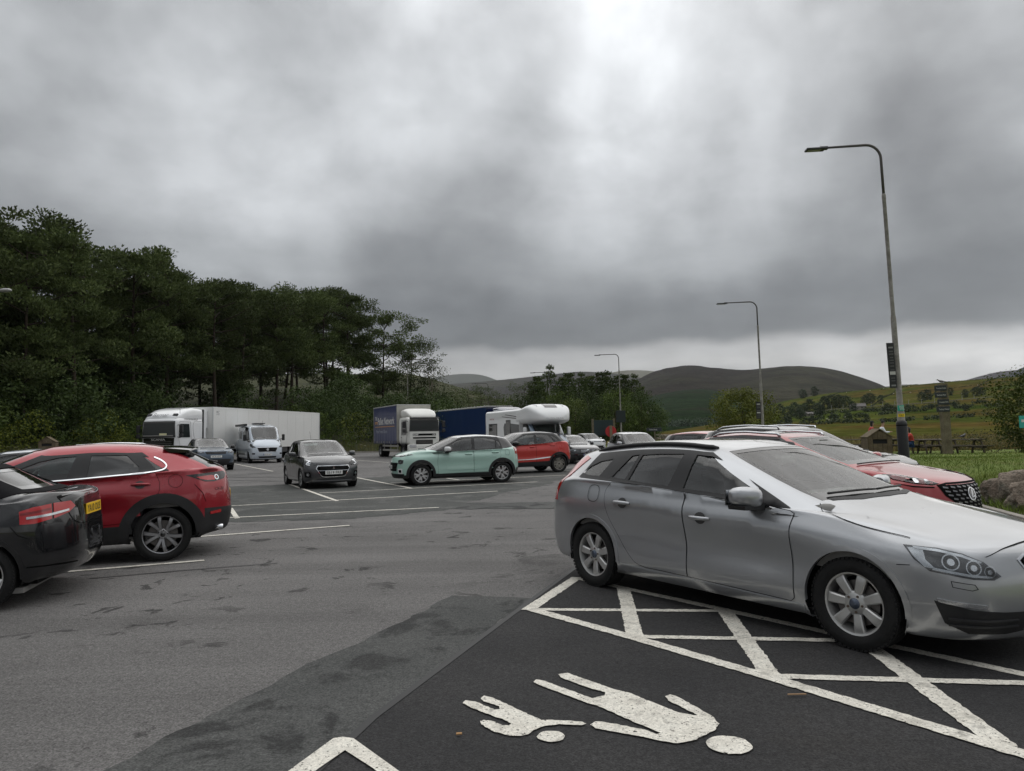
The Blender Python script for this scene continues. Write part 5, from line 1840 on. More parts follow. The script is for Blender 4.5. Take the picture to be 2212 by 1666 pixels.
# ---------------------------------------------------------------- shared vehicle materials
def M_rubber(): return mat('tyre_rubber', (.012, .012, .012), rough=.8, spec=.3, bump=.25, bscale=60, var=.25, vscale=9)
def M_black(): return mat('black_plastic', (.012, .012, .013), rough=.55, bump=.08, bscale=220)
def M_gloss(): return mat('gloss_black', (.006, .006, .007), rough=.08, coat=.6)
def M_gap(): return mat('shut_line', (.004, .004, .004), rough=.9, spec=.1)
def M_chrome(): return mat('chrome', (.75, .76, .78), rough=.12, metal=1.)
def M_alloy(): return mat('alloy_silver', (.52, .52, .51), rough=.38, metal=.75, rvar=.1, vscale=6)
def M_darkalloy(): return mat('alloy_grey', (.13, .13, .135), rough=.3, metal=.8)
def M_blackalloy(): return mat('alloy_black', (.015, .015, .016), rough=.3, metal=.3)
def M_disc(): return mat('brake_disc', (.14, .13, .125), rough=.45, metal=.8)
def M_dark(): return mat('underbody_dark', (.01, .01, .01), rough=.9, spec=.1)
def M_cloth(): return mat('seat_cloth', (.16, .16, .165), rough=.85, bump=.1, bscale=120)
def M_trim(): return mat('cabin_trim', (.20, .195, .185), rough=.7)
def M_liner(): return mat('headliner', (.30, .30, .29), rough=.9)
def M_white(): return mat('plate_white', (.80, .80, .78), rough=.35)
def M_yellow(): return mat('plate_yellow', (.85, .52, .02), rough=.35)
def M_letter(): return mat('plate_letters', (.012, .012, .012), rough=.5)
def M_red(): return mat('tail_lamp_red', (.42, .008, .01), rough=.12, coat=1.)
def M_amber(): return mat('lamp_amber', (.7, .22, .03), rough=.2, coat=1.)
def M_lamp(): return mat('lamp_reflector', (.62, .63, .65), rough=.18, metal=.85, coat=1.)
def M_lampclear(): return glass('lamp_lens', tint=(.9, .92, .93), ior=1.6, dirt=.02)
def M_side(): return glass('side_glass', tint=(.34, .42, .41), ior=1.65, dirt=.01)
def M_privacy(): return glass('privacy_glass', tint=(.07, .075, .08), ior=1.7, dirt=.01)
def M_screen(): return glass('windscreen_glass', tint=(.86, .91, .89), ior=1.68, dirt=.012)
def M_frit(): return mat('glass_border', (.012, .012, .013), rough=.12, coat=.7)

def wheel_proto(r, w, rim_r, style, rim_mat, cap_mat=None, bolts=5, parent=None, name='wheel'):
 """one wheel, outer face towards +y, centred on the axle"""
 root = empty(name)
 root.parent = parent
 hw = w / 2
 prof = [(rim_r - .012, hw * .72), (rim_r + .006, hw * .92), (rim_r + .03, hw * 1.0), (r - .06, hw * 1.03), (r - .025, hw * .97), (r - .007, hw * .86)]
 tread = []
 for y0, y1 in ((.80, .50), (.44, .16), (.10, -.10), (-.16, -.44), (-.50, -.80)):
  tread += [(r - .012, hw * (y0 + .03)), (r, hw * y0), (r, hw * y1), (r - .012, hw * (y1 - .03))]
 prof += tread + [(q, -y) for q, y in prof[::-1]]
 t = MB().lathe(prof, 56, 'y').build('tyre', M_rubber(), root, True)
 smooth_by_angle(t, 40)
 tl = MB()
 for i in range(60):
  a = 2 * pi * i / 60
  for sy in (1, -1):
   tl.box((cos(a) * (r - .010), sy * hw * .88, sin(a) * (r - .010)), (.012, hw * .22, .020), ry=-a + .0)
 tl.build('tread_block', M_rubber(), t)['kind'] = 'stuff'
 bm_ = MB()
 bm_.lathe([(rim_r - .030, -hw * .8), (rim_r - .035, 0), (rim_r - .022, hw * .55), (rim_r - .014, hw * .78), (rim_r, hw * .82), (rim_r + .004, hw * .74), (rim_r - .01, -hw * .8)], 48, 'y', close=True)
 smooth_by_angle(bm_.build('rim_barrel', style.get('barrel') or rim_mat, root, True), 38)
 rm = MB().lathe([(rim_r - .012, hw * .60), (rim_r - .012, hw * .80), (rim_r + .002, hw * .845), (rim_r + .005, hw * .76)], 48, 'y')
 yo = hw * .66
 hub = style.get('hub', .075)
 rm.lathe([(.0, yo + .004), (hub * .8, yo + .004), (hub, yo - .008), (hub + .004, yo - .05), (0, yo - .05)], 24, 'y')
 for (ai, ao, wi, wo) in style['spokes']:
  r0, r1 = hub * .75, rim_r - .018
  n = 5
  vs, fs = [], []
  for k in range(n + 1):
   q = k / n
   rr = r0 + (r1 - r0) * q
   an = ai + (ao - ai) * q
   ww = (wi + (wo - wi) * q) / 2
   yd = yo + style.get('dish', .012) * sin(q * pi * .55) - (.0 if q < .85 else .006)
   ca, sa = cos(an), sin(an)
   dep = .030
   for (t_, yy) in ((-ww, yd - dep), (-ww * .96, yd - .008), (-ww * .72, yd), (ww * .72, yd), (ww * .96, yd - .008), (ww, yd - dep)):
    vs.append((rr * ca - t_ * sa, yy, rr * sa + t_ * ca))
  for k in range(n):
   for j in range(5):
    fs.append((k * 6 + j, k * 6 + j + 1, (k + 1) * 6 + j + 1, (k + 1) * 6 + j))
  rm.add(vs, fs)
 ro = smooth_by_angle(rm.build('rim', rim_mat, root, True), 38)
 cp = MB().lathe([(0, yo + .012), (hub * .42, yo + .010), (hub * .46, yo + .002)], 20, 'y')
 cp.build('hub_cap', cap_mat or M_black(), ro, True)
 bl = MB()
 br = style.get('bolt_r', hub * .74)
 for i in range(bolts):
  a = 2 * pi * i / bolts + style.get('bolt_a', 0)
  bl.lathe([(0, yo + .010), (.009, yo + .010), (.010, yo - .004)], 8, 'y', c=(br * cos(a), 0, br * sin(a)))
 bl.build('bolt', style.get('bolt_mat') or M_black(), ro)['kind'] = 'stuff'
 ds = MB().lathe([(0, hw * .25), (rim_r * .72, hw * .25), (rim_r * .72, hw * .1), (0, hw * .1)], 36, 'y')
 ds.build('brake_disc', M_disc(), root, False)
 bk = MB().lathe([(rim_r - .02, -hw * .5), (0, -hw * .5)], 24, 'y')
 bk.build('wheel_back', M_dark(), root)
 return root

def spokes(n, wi, wo, a0=0., pair=0., pair_out=None):
 out = []
 for i in range(n):
  a = a0 + 2 * pi * i / n
  if pair:
   po = pair if pair_out is None else pair_out
   out += [(a - pair, a - po, wi, wo), (a + pair, a + po, wi, wo)]
  else:
   out.append((a, a, wi, wo))
 return out

def wheels(root, wb, track, r, w, rim_r, style, rim_mat, cap_mat=None, steer=0., name='wheel', xs=None, faces=None):
 """four wheels (the first built, the rest copied)"""
 proto = wheel_proto(r, w, rim_r, style, rim_mat, cap_mat, parent=root, name=name)
 xs = xs or (wb / 2, -wb / 2)
 first = True
 for x in xs:
  for sy in (1, -1):
   o = proto if first else copy_tree(proto, root)
   first = False
   o.location = (x, sy * (track / 2), r)
   st = steer if x == xs[0] else 0
   o.rotation_euler = (0, .35 * x, st if sy > 0 else pi + st)
 return proto

def wheel_wells(root, wb, r, half, depth=.30, xs=None):
 for x in xs or (wb / 2, -wb / 2):
  for sy in (1, -1):
   m = MB()
   n = 24
   a0, a1 = -.25, pi + .25
   ya, yb = sy * (half - .012), sy * (half - depth)
   vs, fs = [], []
   for i in range(n + 1):
    a = a0 + (a1 - a0) * i / n
    for y in (ya, yb):
     vs.append((x + (r + .004) * cos(a), y, r_axle(r) + (r + .004) * sin(a)))
   for i in range(n):
    fs.append((2 * i, 2 * i + 1, 2 * i + 3, 2 * i + 2))
   m.add(vs, fs)
   c = len(vs)
   cap = [vs[2 * i + 1] for i in range(n + 1)]
   m.add(cap, [tuple(range(n + 1))])
   m.build('wheel_arch_liner', M_dark(), root)

_AX = {}

def r_axle(r):
 return _AX.get('z', .33)

def seat_mesh():
 if 'seat' in _AX:
  return _AX['seat']
 m = MB()
 m.box((.05, 0, .14), (.50, .48, .16), bev=.05)
 m.box((-.24, 0, .46), (.14, .46, .62), ry=-.28, bev=.05)
 m.box((-.36, 0, .86), (.09, .24, .17), ry=-.2, bev=.035)
 o = m.build('seat', M_cloth())
 me = o.data
 bpy.data.objects.remove(o)
 _AX['seat'] = me
 return me

def number_plate(root, txt, c, right, up, mt, w=.52, h=.11, band=False):
 """plate with raised dark letters; c centre, right/up directions of the reader"""
 c, r, u = Vector(c), Vector(right).normalized(), Vector(up).normalized()
 n = r.cross(u)
 b = MB()
 q = [c - r * w / 2 - u * h / 2, c + r * w / 2 - u * h / 2, c + r * w / 2 + u * h / 2, c - r * w / 2 + u * h / 2]
 b.add([p - n * .006 for p in q] + [p + n * .002 for p in q], [(0, 3, 2, 1), (4, 5, 6, 7), (0, 1, 5, 4), (1, 2, 6, 5), (2, 3, 7, 6), (3, 0, 4, 7)])
 p = b.build('number_plate', mt, root)
 if txt:
  lettering('plate_lettering', txt, .075, c + n * .004 + r * (.025 if band else 0), r, u, M_letter(), p, width=w * (.80 if band else .88), bold=.012)
 if band:
  bb = MB()
  e = c - r * (w / 2 - .025) + n * .004
  bb.add([e - r * .022 - u * h * .46, e + r * .022 - u * h * .46, e + r * .022 + u * h * .46, e - r * .022 + u * h * .46], [(0, 1, 2, 3)])
  bb.build('plate_band', mat('plate_blue', (.01, .04, .25), rough=.4), p)
 return p

def handle(sh, root, x, z, col, L=.22, y_out=.022, only=None, cup=True):
 """pull handle on both sides with the shade of its cup painted behind it"""
 for sy in (1, -1):
  P, Nn = sh.project([(x + t * L / 2, z) for t in (-1, -.8, -.3, .3, .8, 1)], 'L', 0)
  outs = [.004, y_out, y_out + .012, y_out + .012, y_out, .004]
  pts = [(P[i] + Nn[i] * outs[i]) for i in range(6)]
  pts = spline([tuple(p * (1, sy, 1)) for p in pts], 4)
  m = MB().tube(pts, [.011 + .004 * sin(pi * i / (len(pts) - 1)) for i in range(len(pts))], 8)
  v = [(p[0], p[1], z + (p[2] - z) * 1.25) for p in m.v]
  m.v = v
  m.build('door_handle', col, root, True)
 if cup:
  cx = x + L * .05
  poly = [(cx + .062 * cos(t), z + .050 * sin(t)) for t in np.linspace(0, 2 * pi, 18)[:-1]]
  sh.patch('handle_cup_shade', poly, 'L', mat('handle_shadow', (.05, .05, .05), rough=.5), root, off=.0075, h=.05)  # flat dark disc; the shade inside the cup is put into its colour

def mirror_glass(root, sy, base, size, cap_mat, foot_mat=None, tip=.17, lamp=True):
 """door mirror: shell, foot and pane. base = where the foot meets the door"""
 bx, by, bz = base
 L, D, H = size           # reach sideways, depth front-back, height
 r = empty('door_mirror')
 r.parent = root
 secs = []
 n = 16
 prof = [(0.0, .62, .80), (.12, .84, .92), (.35, .98, 1.0), (.62, 1.0, .98), (.84, .88, .86), (.95, .68, .64), (1.0, .35, .34)]
 vs, fs = [], []
 for q, kd, kh in prof:
  y = by + sy * (tip * .45 + L * q)
  for i in range(n):
   t = 2 * pi * i / n
   ex = lambda c: math.copysign(abs(c) ** .62, c)
   x = bx + ex(cos(t)) * D / 2 * kd + (.04 - .07 * q) + (.0 if cos(t) > 0 else D * .12 * (1))
   z = bz + H * .5 + ex(sin(t)) * H / 2 * kh + (.012 * q)
   vs.append((x, y, z))
 for k in range(len(prof) - 1):
  for i in range(n):
   f = (k * n + i, k * n + (i + 1) % n, (k + 1) * n + (i + 1) % n, (k + 1) * n + i)
   fs.append(f if sy < 0 else f[::-1])
 fs.append(tuple(range(n)) if sy > 0 else tuple(range(n))[::-1])
 k = (len(prof) - 1) * n
 fs.append(tuple(k + i for i in range(n)) if sy < 0 else tuple(k + i for i in range(n))[::-1])
 m = MB().add(vs, fs)
 smooth_by_angle(m.build('mirror_shell', cap_mat, r), 50)
 ft = MB()
 ft.prism([(by - sy * .02, bz - .02), (by + sy * (tip * .5 + L * .9), bz - .006), (by + sy * (tip * .5 + L * .95), bz + H * .16), (by + sy * tip * .4, bz + H * .22), (by - sy * .02, bz + H * .18)], 'x', bx - D * .38, bx + D * .42)
 ft.build('mirror_foot', foot_mat or M_black(), r)
 gp = MB().box((bx - D * .52, by + sy * (tip * .45 + L * .52), bz + H * .5), (.012, L * .78, H * .74))
 gp.build('mirror_pane', mat('mirror_silver', (.6, .62, .64), rough=.03, metal=1.), r)
 return r

def ring(x, y, z):
 return np.stack([keyed(x), keyed(y), keyed(z)], 1)

_WR = np.array([1, 1, .9, .3] + [0] * 9)
_WF = np.array([0] * 9 + [.3, .9, 1, 1])

def low(bx, by, z, dy=0., rx=0., fx=0.):
 """a ring round the lower body from the base outline, drawn in by dy, tucked by rx (rear) and fx (front)"""
 by = np.array(by, float)
 d = keyed(dy)
 y = by * (1 - d / by.max())
 return np.stack([np.array(bx, float) + rx * _WR - fx * _WF, y, keyed(z)], 1)

def arch_ring(x, z, r0, r1, a0=-.12, a1=pi + .12, n=26):
 o = [(x + r1 * cos(a0 + (a1 - a0) * i / n), z + r1 * sin(a0 + (a1 - a0) * i / n)) for i in range(n + 1)]
 i_ = [(x + r0 * cos(a1 - (a1 - a0) * i / n), z + r0 * sin(a1 - (a1 - a0) * i / n)) for i in range(n + 1)]
 return o + i_

def make_car(sp):
 """a car from its spec: body shell with window openings, glass, doors, wheels, cabin"""
 root = empty(sp['name'], sp['label'], sp['cat'], sp.get('group'), (sp['loc'][0], sp['loc'][1], sp.get('z', 0.)), radians(sp['heading']))
 sh = Shell(sp['rings'], sp.get('na', 6), sp.get('nb', 4))
 _AX['z'] = sp['r']
 wb, r = sp['wb'], sp['r']
 half = sp['half']
 ar = sp.get('arch', r + .045)
 xs = (wb / 2, -wb / 2)
 az = r + sp.get('arch_dz', .01)
 a_r, a_f = sp.get('dlo', (2.6, 9.0))
 ws = sp.get('ws', (10.0, 7.0, 8.0))
 rw = sp.get('rw', (2.0, 7.0, 8.0))
 op = sp.get('open', False)

 def cut(a, b, c):
  if 7 < b < 8:
   return a_r < a < a_f or a > ws[0] or (a < rw[0] and rw[0] > 0)
  return False

 pm = sp['paint']
 mats = [pm, sp.get('roof', pm), sp.get('clad', M_black()), M_gloss()]
 cb = sp.get('clad_b', 0)
 blackpillar = sp.get('black_pillars', False)
 roof_b = sp.get('roof_b', 8)

 def midx(a, b, c):
  if b < .85:
   return 2
  if b > roof_b and sp.get('roof'):
   return 1
  if sp.get('pillar_roof') and b > 7 and 9 <= a <= 10:
   return 1
  if cb and b < (cb(a) if callable(cb) else cb):
   return 2
  if blackpillar and b > 7 and b < 8:
   return 3
  return 0
 sh.mesh('body', mats, root, cut, [(x, az, ar) for x in xs], midx)
 ub = MB().box((0, 0, .24 + sp.get('lift', 0)), (wb + .9, half * 1.55, .06))
 ub.build('underbody', M_dark(), root)
 wheel_wells(root, wb, ar, half - sp.get('well_in', .03), xs=xs)
 cl = sp.get('clad_arch')
 for x in xs:
  if cl:
   sh.patch('arch_cladding', arch_ring(x, az, ar - .012, ar + cl, -.28, pi + .28), 'L', sp.get('clad', M_black()), root, off=.010, h=.045, skirt=.03)
  else:
   sh.patch('arch_lip', arch_ring(x, az, ar - .010, ar + .030), 'L', pm, root, off=.006, h=.03, skirt=.03)
 for d in sp.get('doors', ()):
  grown = grow(d, .0045)
  sh.patch('shut_line', grown, 'L', M_gap(), root, off=.0030, h=.05, holes=[grow(d, -.005)])
  sh.patch('door', grow(d, -.0005), 'L', pm if not sp.get('door_mat') else sp['door_mat'], root, off=.0042, h=.045)
 for ln in sp.get('lines', ()):
  view, pts = ln
  d3, e1, e2 = sh.frame(view)
  pts2 = [(p[0], p[1]) if len(p) == 2 else (Vector(p).dot(e1), Vector(p).dot(e2)) for p in pts]
  sh.patch('panel_gap', ribbon(spline(pts2, 5), sp.get('gapw', .0045)), view, M_gap(), root, off=.0055, h=.05)
 for (x, z) in sp.get('handles', ()):
  handle(sh, root, x, z, sp.get('handle_mat', pm), cup=sp.get('handle_cup_shade', True))
 rim = lambda b, a0, a1, n=22: [tuple(sh.at(a0 + (a1 - a0) * i / n, b)[0][[0, 2]]) for i in range(n + 1)]
 if sp.get('panes'):
  outer = sp.get('dlo_outer') or (rim(7, a_f, a_r) + rim(8, a_r, a_f))
  outer = clean_loop(grow(outer, sp.get('dlo_grow', .012)))
  sh.patch('window_surround', outer, 'L', sp.get('surround', M_black()), root, off=.0055, holes=[p[0] if isinstance(p, tuple) else p for p in sp['panes']], h=.05)
  for p in sp['panes']:
   poly, gm = p if isinstance(p, tuple) else (p, M_side())
   sh.patch('window', grow(poly, .004), 'L', gm, root, off=-.002, h=.09)
  if sp.get('chrome'):
   sh.patch('chrome_strip', ribbon(sp['chrome'], .016), 'L', M_chrome(), root, off=.010, h=.05, skirt=.006)
 fw = sp.get('frit', .10)
 w0 = sh.ppatch('windscreen', ws[0], 12, ws[1], ws[2], sp.get('screen', M_screen()), root, off=-.004)
 glass_border(sh, root, ws[0], 12, ws[1], ws[2])
 if rw[0] > 0:
  sh.ppatch('rear_window', 0, rw[0], rw[1], rw[2], sp.get('rear_glass', M_privacy()), root, off=-.004)
  glass_border(sh, root, 0, rw[0], rw[1], rw[2], rear=True)
 if sp.get('cabin', True):
  cabin(sh, root, sp)
 wheels(root, wb, sp['track'], r, sp.get('tw', .205), sp['rim_r'], sp['style'], sp['rim_mat'], sp.get('cap_mat'), steer=sp.get('steer', 0))
 if sp.get('scale'):
  root.scale = (sp['scale'],) * 3
 return root, sh

def glass_border(sh, root, a0, a1, b0, b1, rear=False):
 """painted band round a screen, as strips just inside its edge"""
 m = M_frit()
 db = .10
 if not rear:
  sh.ppatch('screen_border', a0, a1, b0, b0 + .14, m, root, off=-.0015, nb=2)
  sh.ppatch('screen_border', a0, a1, b1 - .08, b1, m, root, off=-.0015, nb=2)
  sh.ppatch('screen_border', a0, a0 + .12, b0 + .14, b1 - .08, m, root, off=-.0015, na=2)
 else:
  sh.ppatch('screen_border', a0, a1, b0, b0 + .12, m, root, off=-.0015, nb=2)
  sh.ppatch('screen_border', a0, a1, b1 - .10, b1, m, root, off=-.0015, nb=2)
  sh.ppatch('screen_border', a1 - .14, a1, b0 + .12, b1 - .10, m, root, off=-.0015, na=2)

def clean_loop(lp, eps=.004):
 out = []
 for p in lp:
  if not out or math.dist(p, out[-1]) > eps:
   out.append(p)
 if math.dist(out[0], out[-1]) <= eps:
  out.pop()
 return out

def grow(poly, d):
 """outline offset outwards by d (inwards if negative)"""
 n = len(poly)
 area = sum(poly[i][0] * poly[(i + 1) % n][1] - poly[(i + 1) % n][0] * poly[i][1] for i in range(n))
 sgn = 1 if area > 0 else -1
 out = []
 for i in range(n):
  a, b, c = poly[i - 1], poly[i], poly[(i + 1) % n]
  n1 = _nrm(a, b, sgn); n2 = _nrm(b, c, sgn)
  m = (n1[0] + n2[0], n1[1] + n2[1])
  l = max(.5, (m[0] * n1[0] + m[1] * n1[1]))
  out.append((b[0] + m[0] * d / l, b[1] + m[1] * d / l))
 return out

def _nrm(a, b, s):
 dx, dy = b[0] - a[0], b[1] - a[1]
 l = math.hypot(dx, dy) or 1
 return (dy / l * s, -dx / l * s)

def cabin(sh, root, sp):
 c = empty('cabin')
 c.parent = root
 sh.ppatch('inner_panel', 2.2, 10.2, 3, 6.95, M_trim(), c, off=-.06, na=30, nb=8)
 sh.ppatch('headlining', 0, 12, 8.0, 10, sp.get('liner', M_liner()), c, off=-.022, na=24, nb=4)
 half, belt = sp['half'], sp.get('belt', .95)
 ox = sp.get('seat_x', 0.)
 sz = sp.get('seat_z', belt - .78)
 f = MB().box((-.15 + ox, 0, sz - .02), (3.0, half * 1.75, .05))
 f.build('cabin_floor', M_trim(), c)
 dx = sp.get('dash_x', .72)
 d = MB().box((dx + .12, 0, belt - .10), (.62, half * 1.62, .20), bev=.06)
 d.box((dx - .12, 0, belt - .10), (.30, half * 1.5, .26), bev=.06)
 d.build('dashboard', M_trim(), c, True)
 me = seat_mesh()
 for x, ys in ((ox + .10, (.37, -.37)), (ox - .82, (.40, 0, -.40))):
  for y in ys:
   s = link_mesh('seat', me, c)
   s.location = (x, y, sz)
   s.scale = (1, .92 if x < ox else 1, 1)
 m = MB()
 pts = [(.0, .18 * cos(t), .18 * sin(t)) for t in np.linspace(0, 2 * pi, 25)]
 m.tube(pts, .015, 6, False)
 m.box((0, 0, 0), (.03, .34, .05))
 w = m.build('steering_wheel', M_trim(), c, True)
 w.location = (dx - .30, -.37, belt - .06)
 w.rotation_euler = (0, -.45, 0)
 return c

def silver_estate():
 W = .925
 bx = [-2.33, -2.30, -2.13, -1.88, -1.39, -.75, 0, .75, 1.39, 1.82, 2.10, 2.27, 2.33]
 by = [0, .45, .80, .885, .92, .925, .925, .925, .925, .895, .74, .41, 0]
 R = [
  low(bx, by, [(0, .30), (3, .27), (5, .23), (7, .21), (9, .22), (12, .22)], dy=.13, rx=.16, fx=.22),
  low(bx, by, [(0, .27), (3, .24), (5, .195), (7, .185), (9, .19), (12, .17)], dy=.055, rx=.06, fx=.085),
  low(bx, by, [(0, .44), (3, .40), (5, .36), (7, .35), (9, .36), (10, .32), (12, .31)], dy=.012, rx=.0, fx=.01),
  low(bx, by, [(0, .62), (3, .62), (6, .58), (9, .53), (10, .50), (12, .48)], dy=[(0, 0), (4, 0), (5, .030), (7, .030), (8, 0), (12, 0)], rx=.0, fx=.0),
  low(bx, by, [(0, .86), (3, .88), (5, .87), (7, .82), (8, .78), (9, .72), (10, .67), (12, .64)], dy=[(0, .0), (3, .0), (6, .004), (8, .01), (12, .02)], rx=.04, fx=.03),
  low(bx, by, [(0, 1.0), (2, 1.02), (3, 1.04), (4, 1.045), (5, 1.03), (6, .985), (7, .93), (8, .885), (9, .83), (10, .785), (11, .775), (12, .775)],
   dy=[(0, .04), (3, .045), (5, .045), (7, .048), (8, .07), (9, .10), (10, .06), (12, .0)], rx=.07, fx=.09),
  ring([(0, -2.23), (1, -2.20), (2, -2.02), (3, -1.80), (4, -1.36), (5, -.75), (6, 0), (7, .66), (8, 1.06), (9, 1.32), (10, 1.52), (11, 1.66), (12, 1.70)],
    [(0, 0), (1, .42), (2, .735), (3, .83), (4, .875), (5, .892), (6, .893), (7, .885), (8, .83), (9, .735), (10, .60), (11, .30), (12, 0)],
    [(0, 1.06), (2, 1.07), (3, 1.085), (4, 1.08), (5, 1.062), (6, 1.016), (7, .962), (8, .955), (9, .940), (10, .925), (11, .937), (12, .942)]),
  ring([(0, -2.20), (1, -2.17), (2, -2.00), (3, -1.76), (4, -1.33), (5, -.75), (6, 0), (7, .56), (8, .78), (9, .865), (10, 1.045), (11, 1.15), (12, 1.18)],
    [(0, 0), (1, .40), (2, .70), (3, .80), (4, .855), (5, .878), (6, .880), (7, .872), (8, .855), (9, .825), (10, .665), (11, .34), (12, 0)],
    [(0, 1.09), (2, 1.10), (3, 1.115), (4, 1.105), (5, 1.082), (6, 1.034), (7, .985), (8, .958), (9, .962), (10, 1.018), (11, 1.03), (12, 1.035)]),
  ring([(0, -2.03), (1, -2.00), (2, -1.86), (3, -1.62), (4, -1.22), (5, -.85), (6, -.48), (7, -.22), (8, -.06), (9, .0), (10, .115), (11, .20), (12, .23)],
    [(0, 0), (1, .33), (2, .56), (3, .635), (4, .680), (5, .698), (6, .705), (7, .702), (8, .695), (9, .672), (10, .575), (11, .31), (12, 0)],
    [(0, 1.36), (1, 1.35), (2, 1.315), (3, 1.33), (4, 1.362), (5, 1.385), (6, 1.392), (7, 1.384), (8, 1.370), (9, 1.366), (10, 1.388), (11, 1.412), (12, 1.42)]),
  ring([(0, -1.93), (2, -1.76), (3, -1.58), (4, -1.22), (5, -.85), (6, -.50), (7, -.25), (8, -.10), (10, .0), (12, .10)],
    [(0, 0), (1, .26), (2, .44), (3, .53), (4, .57), (5, .58), (6, .585), (7, .58), (8, .57), (9, .55), (10, .50), (11, .26), (12, 0)],
    [(0, 1.395), (2, 1.38), (3, 1.395), (4, 1.435), (5, 1.458), (6, 1.464), (7, 1.455), (8, 1.44), (10, 1.432), (12, 1.447)]),
  ring([(0, -1.75), (3, -1.5), (4, -1.22), (5, -.85), (6, -.5), (8, -.2), (12, 0)], 0, [(0, 1.425), (3, 1.44), (4, 1.462), (5, 1.482), (6, 1.486), (8, 1.478), (12, 1.462)]),
 ]
 silver = paint('silver', (.40, .41, .425), metal=.7, rough=.29)
 quarter = [(-1.62, 1.150), (-1.53, 1.215), (-1.40, 1.268), (-1.20, 1.300), (-1.31, 1.125), (-1.50, 1.128)]
 rsmall = [(-1.115, 1.122), (-.935, 1.335), (-.835, 1.348), (-.915, 1.108)]
 rdoor = [(-.865, 1.104), (-.79, 1.345), (-.55, 1.358), (-.265, 1.362), (-.345, 1.072)]
 fdoor = [(-.165, 1.060), (-.12, 1.356), (.02, 1.344), (.20, 1.295), (.38, 1.205), (.56, 1.10), (.60, 1.045), (.57, 1.018), (.30, 1.035)]
 doorR = spline([(-1.09, 1.075), (-1.165, .99), (-1.13, .79), (-.985, .56), (-.85, .41), (-.76, .335), (-.64, .305)], 4) + [(-.40, .303), (-.125, .298), (-.13, .55), (-.155, .90), (-.14, 1.030)] + spline([(-.14, 1.030), (-.6, 1.06), (-1.09, 1.075)], 4)[1:-1]
 doorF = [(-.115, .298), (.40, .285), (.90, .27), (.925, .29)] + spline([(.93, .30), (.925, .58), (.915, .80), (.935, .925)], 4) + spline([(.90, .945), (.5, .985), (-.128, 1.028)], 4) + [(-.143, .90), (-.118, .55)]
 sp = dict(name='estate_car', label='silver estate car with black roof rails standing on the hatched bay in front', cat='car',
     loc=(2.33, 6.80), heading=-54.9, rings=R, wb=2.776, half=W, track=1.60, r=.328, tw=.21, rim_r=.222, arch=.372, arch_dz=.012,
     style=dict(spokes=spokes(7, .058, .084, a0=pi / 2 - .1), hub=.088, bolt_r=.058, dish=.010, bolt_mat=mat('wheel_bolt', (.14, .11, .09), rough=.5, metal=.6)), rim_mat=M_alloy(),
     cap_mat=mat('wheel_cap_blue', (.10, .12, .16), rough=.25, metal=.5), paint=silver, dlo=(3.35, 9.0), panes=[quarter, rsmall, rdoor, fdoor],
     doors=[clean_loop(doorR), clean_loop(doorF)], handles=[(-.915, .885), (.045, .822)], belt=1.0, dash_x=.74, na=8, nb=5, rear_glass=M_side(), steer=-.02, seat_x=.02,
     lines=[('T', [(1.05, .70), (1.12, .775), (1.24, .832), (1.42, .848), (1.62, .838), (1.77, .815)]),
      ('F', [(-.60, .72), (-.42, .765), (0, .79), (.42, .765), (.60, .72)]),
      ('L', [(1.80, .66), (1.72, .655)])])
 root, sh = make_car(sp)
 blk = M_black()
 for sy in (1, -1):
  P = []
  for i in range(25):
   a = 3.0 + (9.6 - 3.0) * i / 24
   p, n = sh.at(a, 8.62)
   e = min(1, i / 2.2, (24 - i) / 2.2)
   P.append((p + n * (.002 + .012 * e)) * (1, sy, 1))
  MB().tube([tuple(p) for p in P], [.010 + .011 * min(1, i / 2, (24 - i) / 2) for i in range(25)], 8).build('roof_rail', blk, root, True)
 hl = [(1.74, .86, .785), (1.80, .865, .70), (1.885, .84, .630), (2.06, .66, .585), (2.14, .56, .578), (2.165, .51, .60), (2.11, .60, .69), (2.03, .70, .745), (1.92, .78, .775)]
 sh.patch('headlamp', hl, 48, mat('lamp_housing', (.05, .05, .055), rough=.25, metal=.4, coat=1.), root, off=.004, h=.04)
 ins = [[(1.765, .86, .770), (1.80, .865, .72), (1.86, .85, .655), (1.92, .825, .645), (1.865, .84, .70), (1.85, .83, .772)]]
 for q in ins:
  sh.patch('lamp_reflector', q, 48, M_lamp(), root, off=.007, h=.04)
 for (c3, rr) in (((1.975, .755, .690), .050), ((2.065, .66, .655), .046), ((2.125, .58, .628), .036)):
  e1 = Vector((-sin(radians(48)), cos(radians(48)), 0))
  u, v = Vector(c3).dot(e1), c3[2]
  circ = lambda k: [(u + rr * k * 1.05 * cos(t), v + rr * k * sin(t)) for t in np.linspace(0, 2 * pi, 19)[:-1]]
  sh.patch('lamp_ring', circ(1), 48, M_lamp(), root, off=.008, h=.03, holes=[circ(.86)])
  sh.patch('lamp_bowl', circ(.84), 48, M_gloss(), root, off=.0075, h=.03)
  sh.patch('lamp_bowl', circ(.42), 48, M_lamp(), root, off=.009, h=.03)
 sh.patch('lamp_strip', [(1.80, .855, .778), (1.92, .785, .765), (2.03, .705, .735), (2.10, .61, .69), (2.09, .62, .68), (2.02, .71, .722), (1.92, .785, .750), (1.81, .85, .762)], 48, M_lamp(), root, off=.009, h=.04)
 sh.patch('lamp_strip', [(1.90, .835, .640), (2.05, .67, .600), (2.13, .57, .59), (2.13, .57, .602), (2.05, .67, .615), (1.91, .83, .655)], 48, M_lamp(), root, off=.009, h=.04)
 lens = grow([(Vector(p).dot(Vector((-sin(radians(48)), cos(radians(48)), 0))), p[2]) for p in hl], -.004)
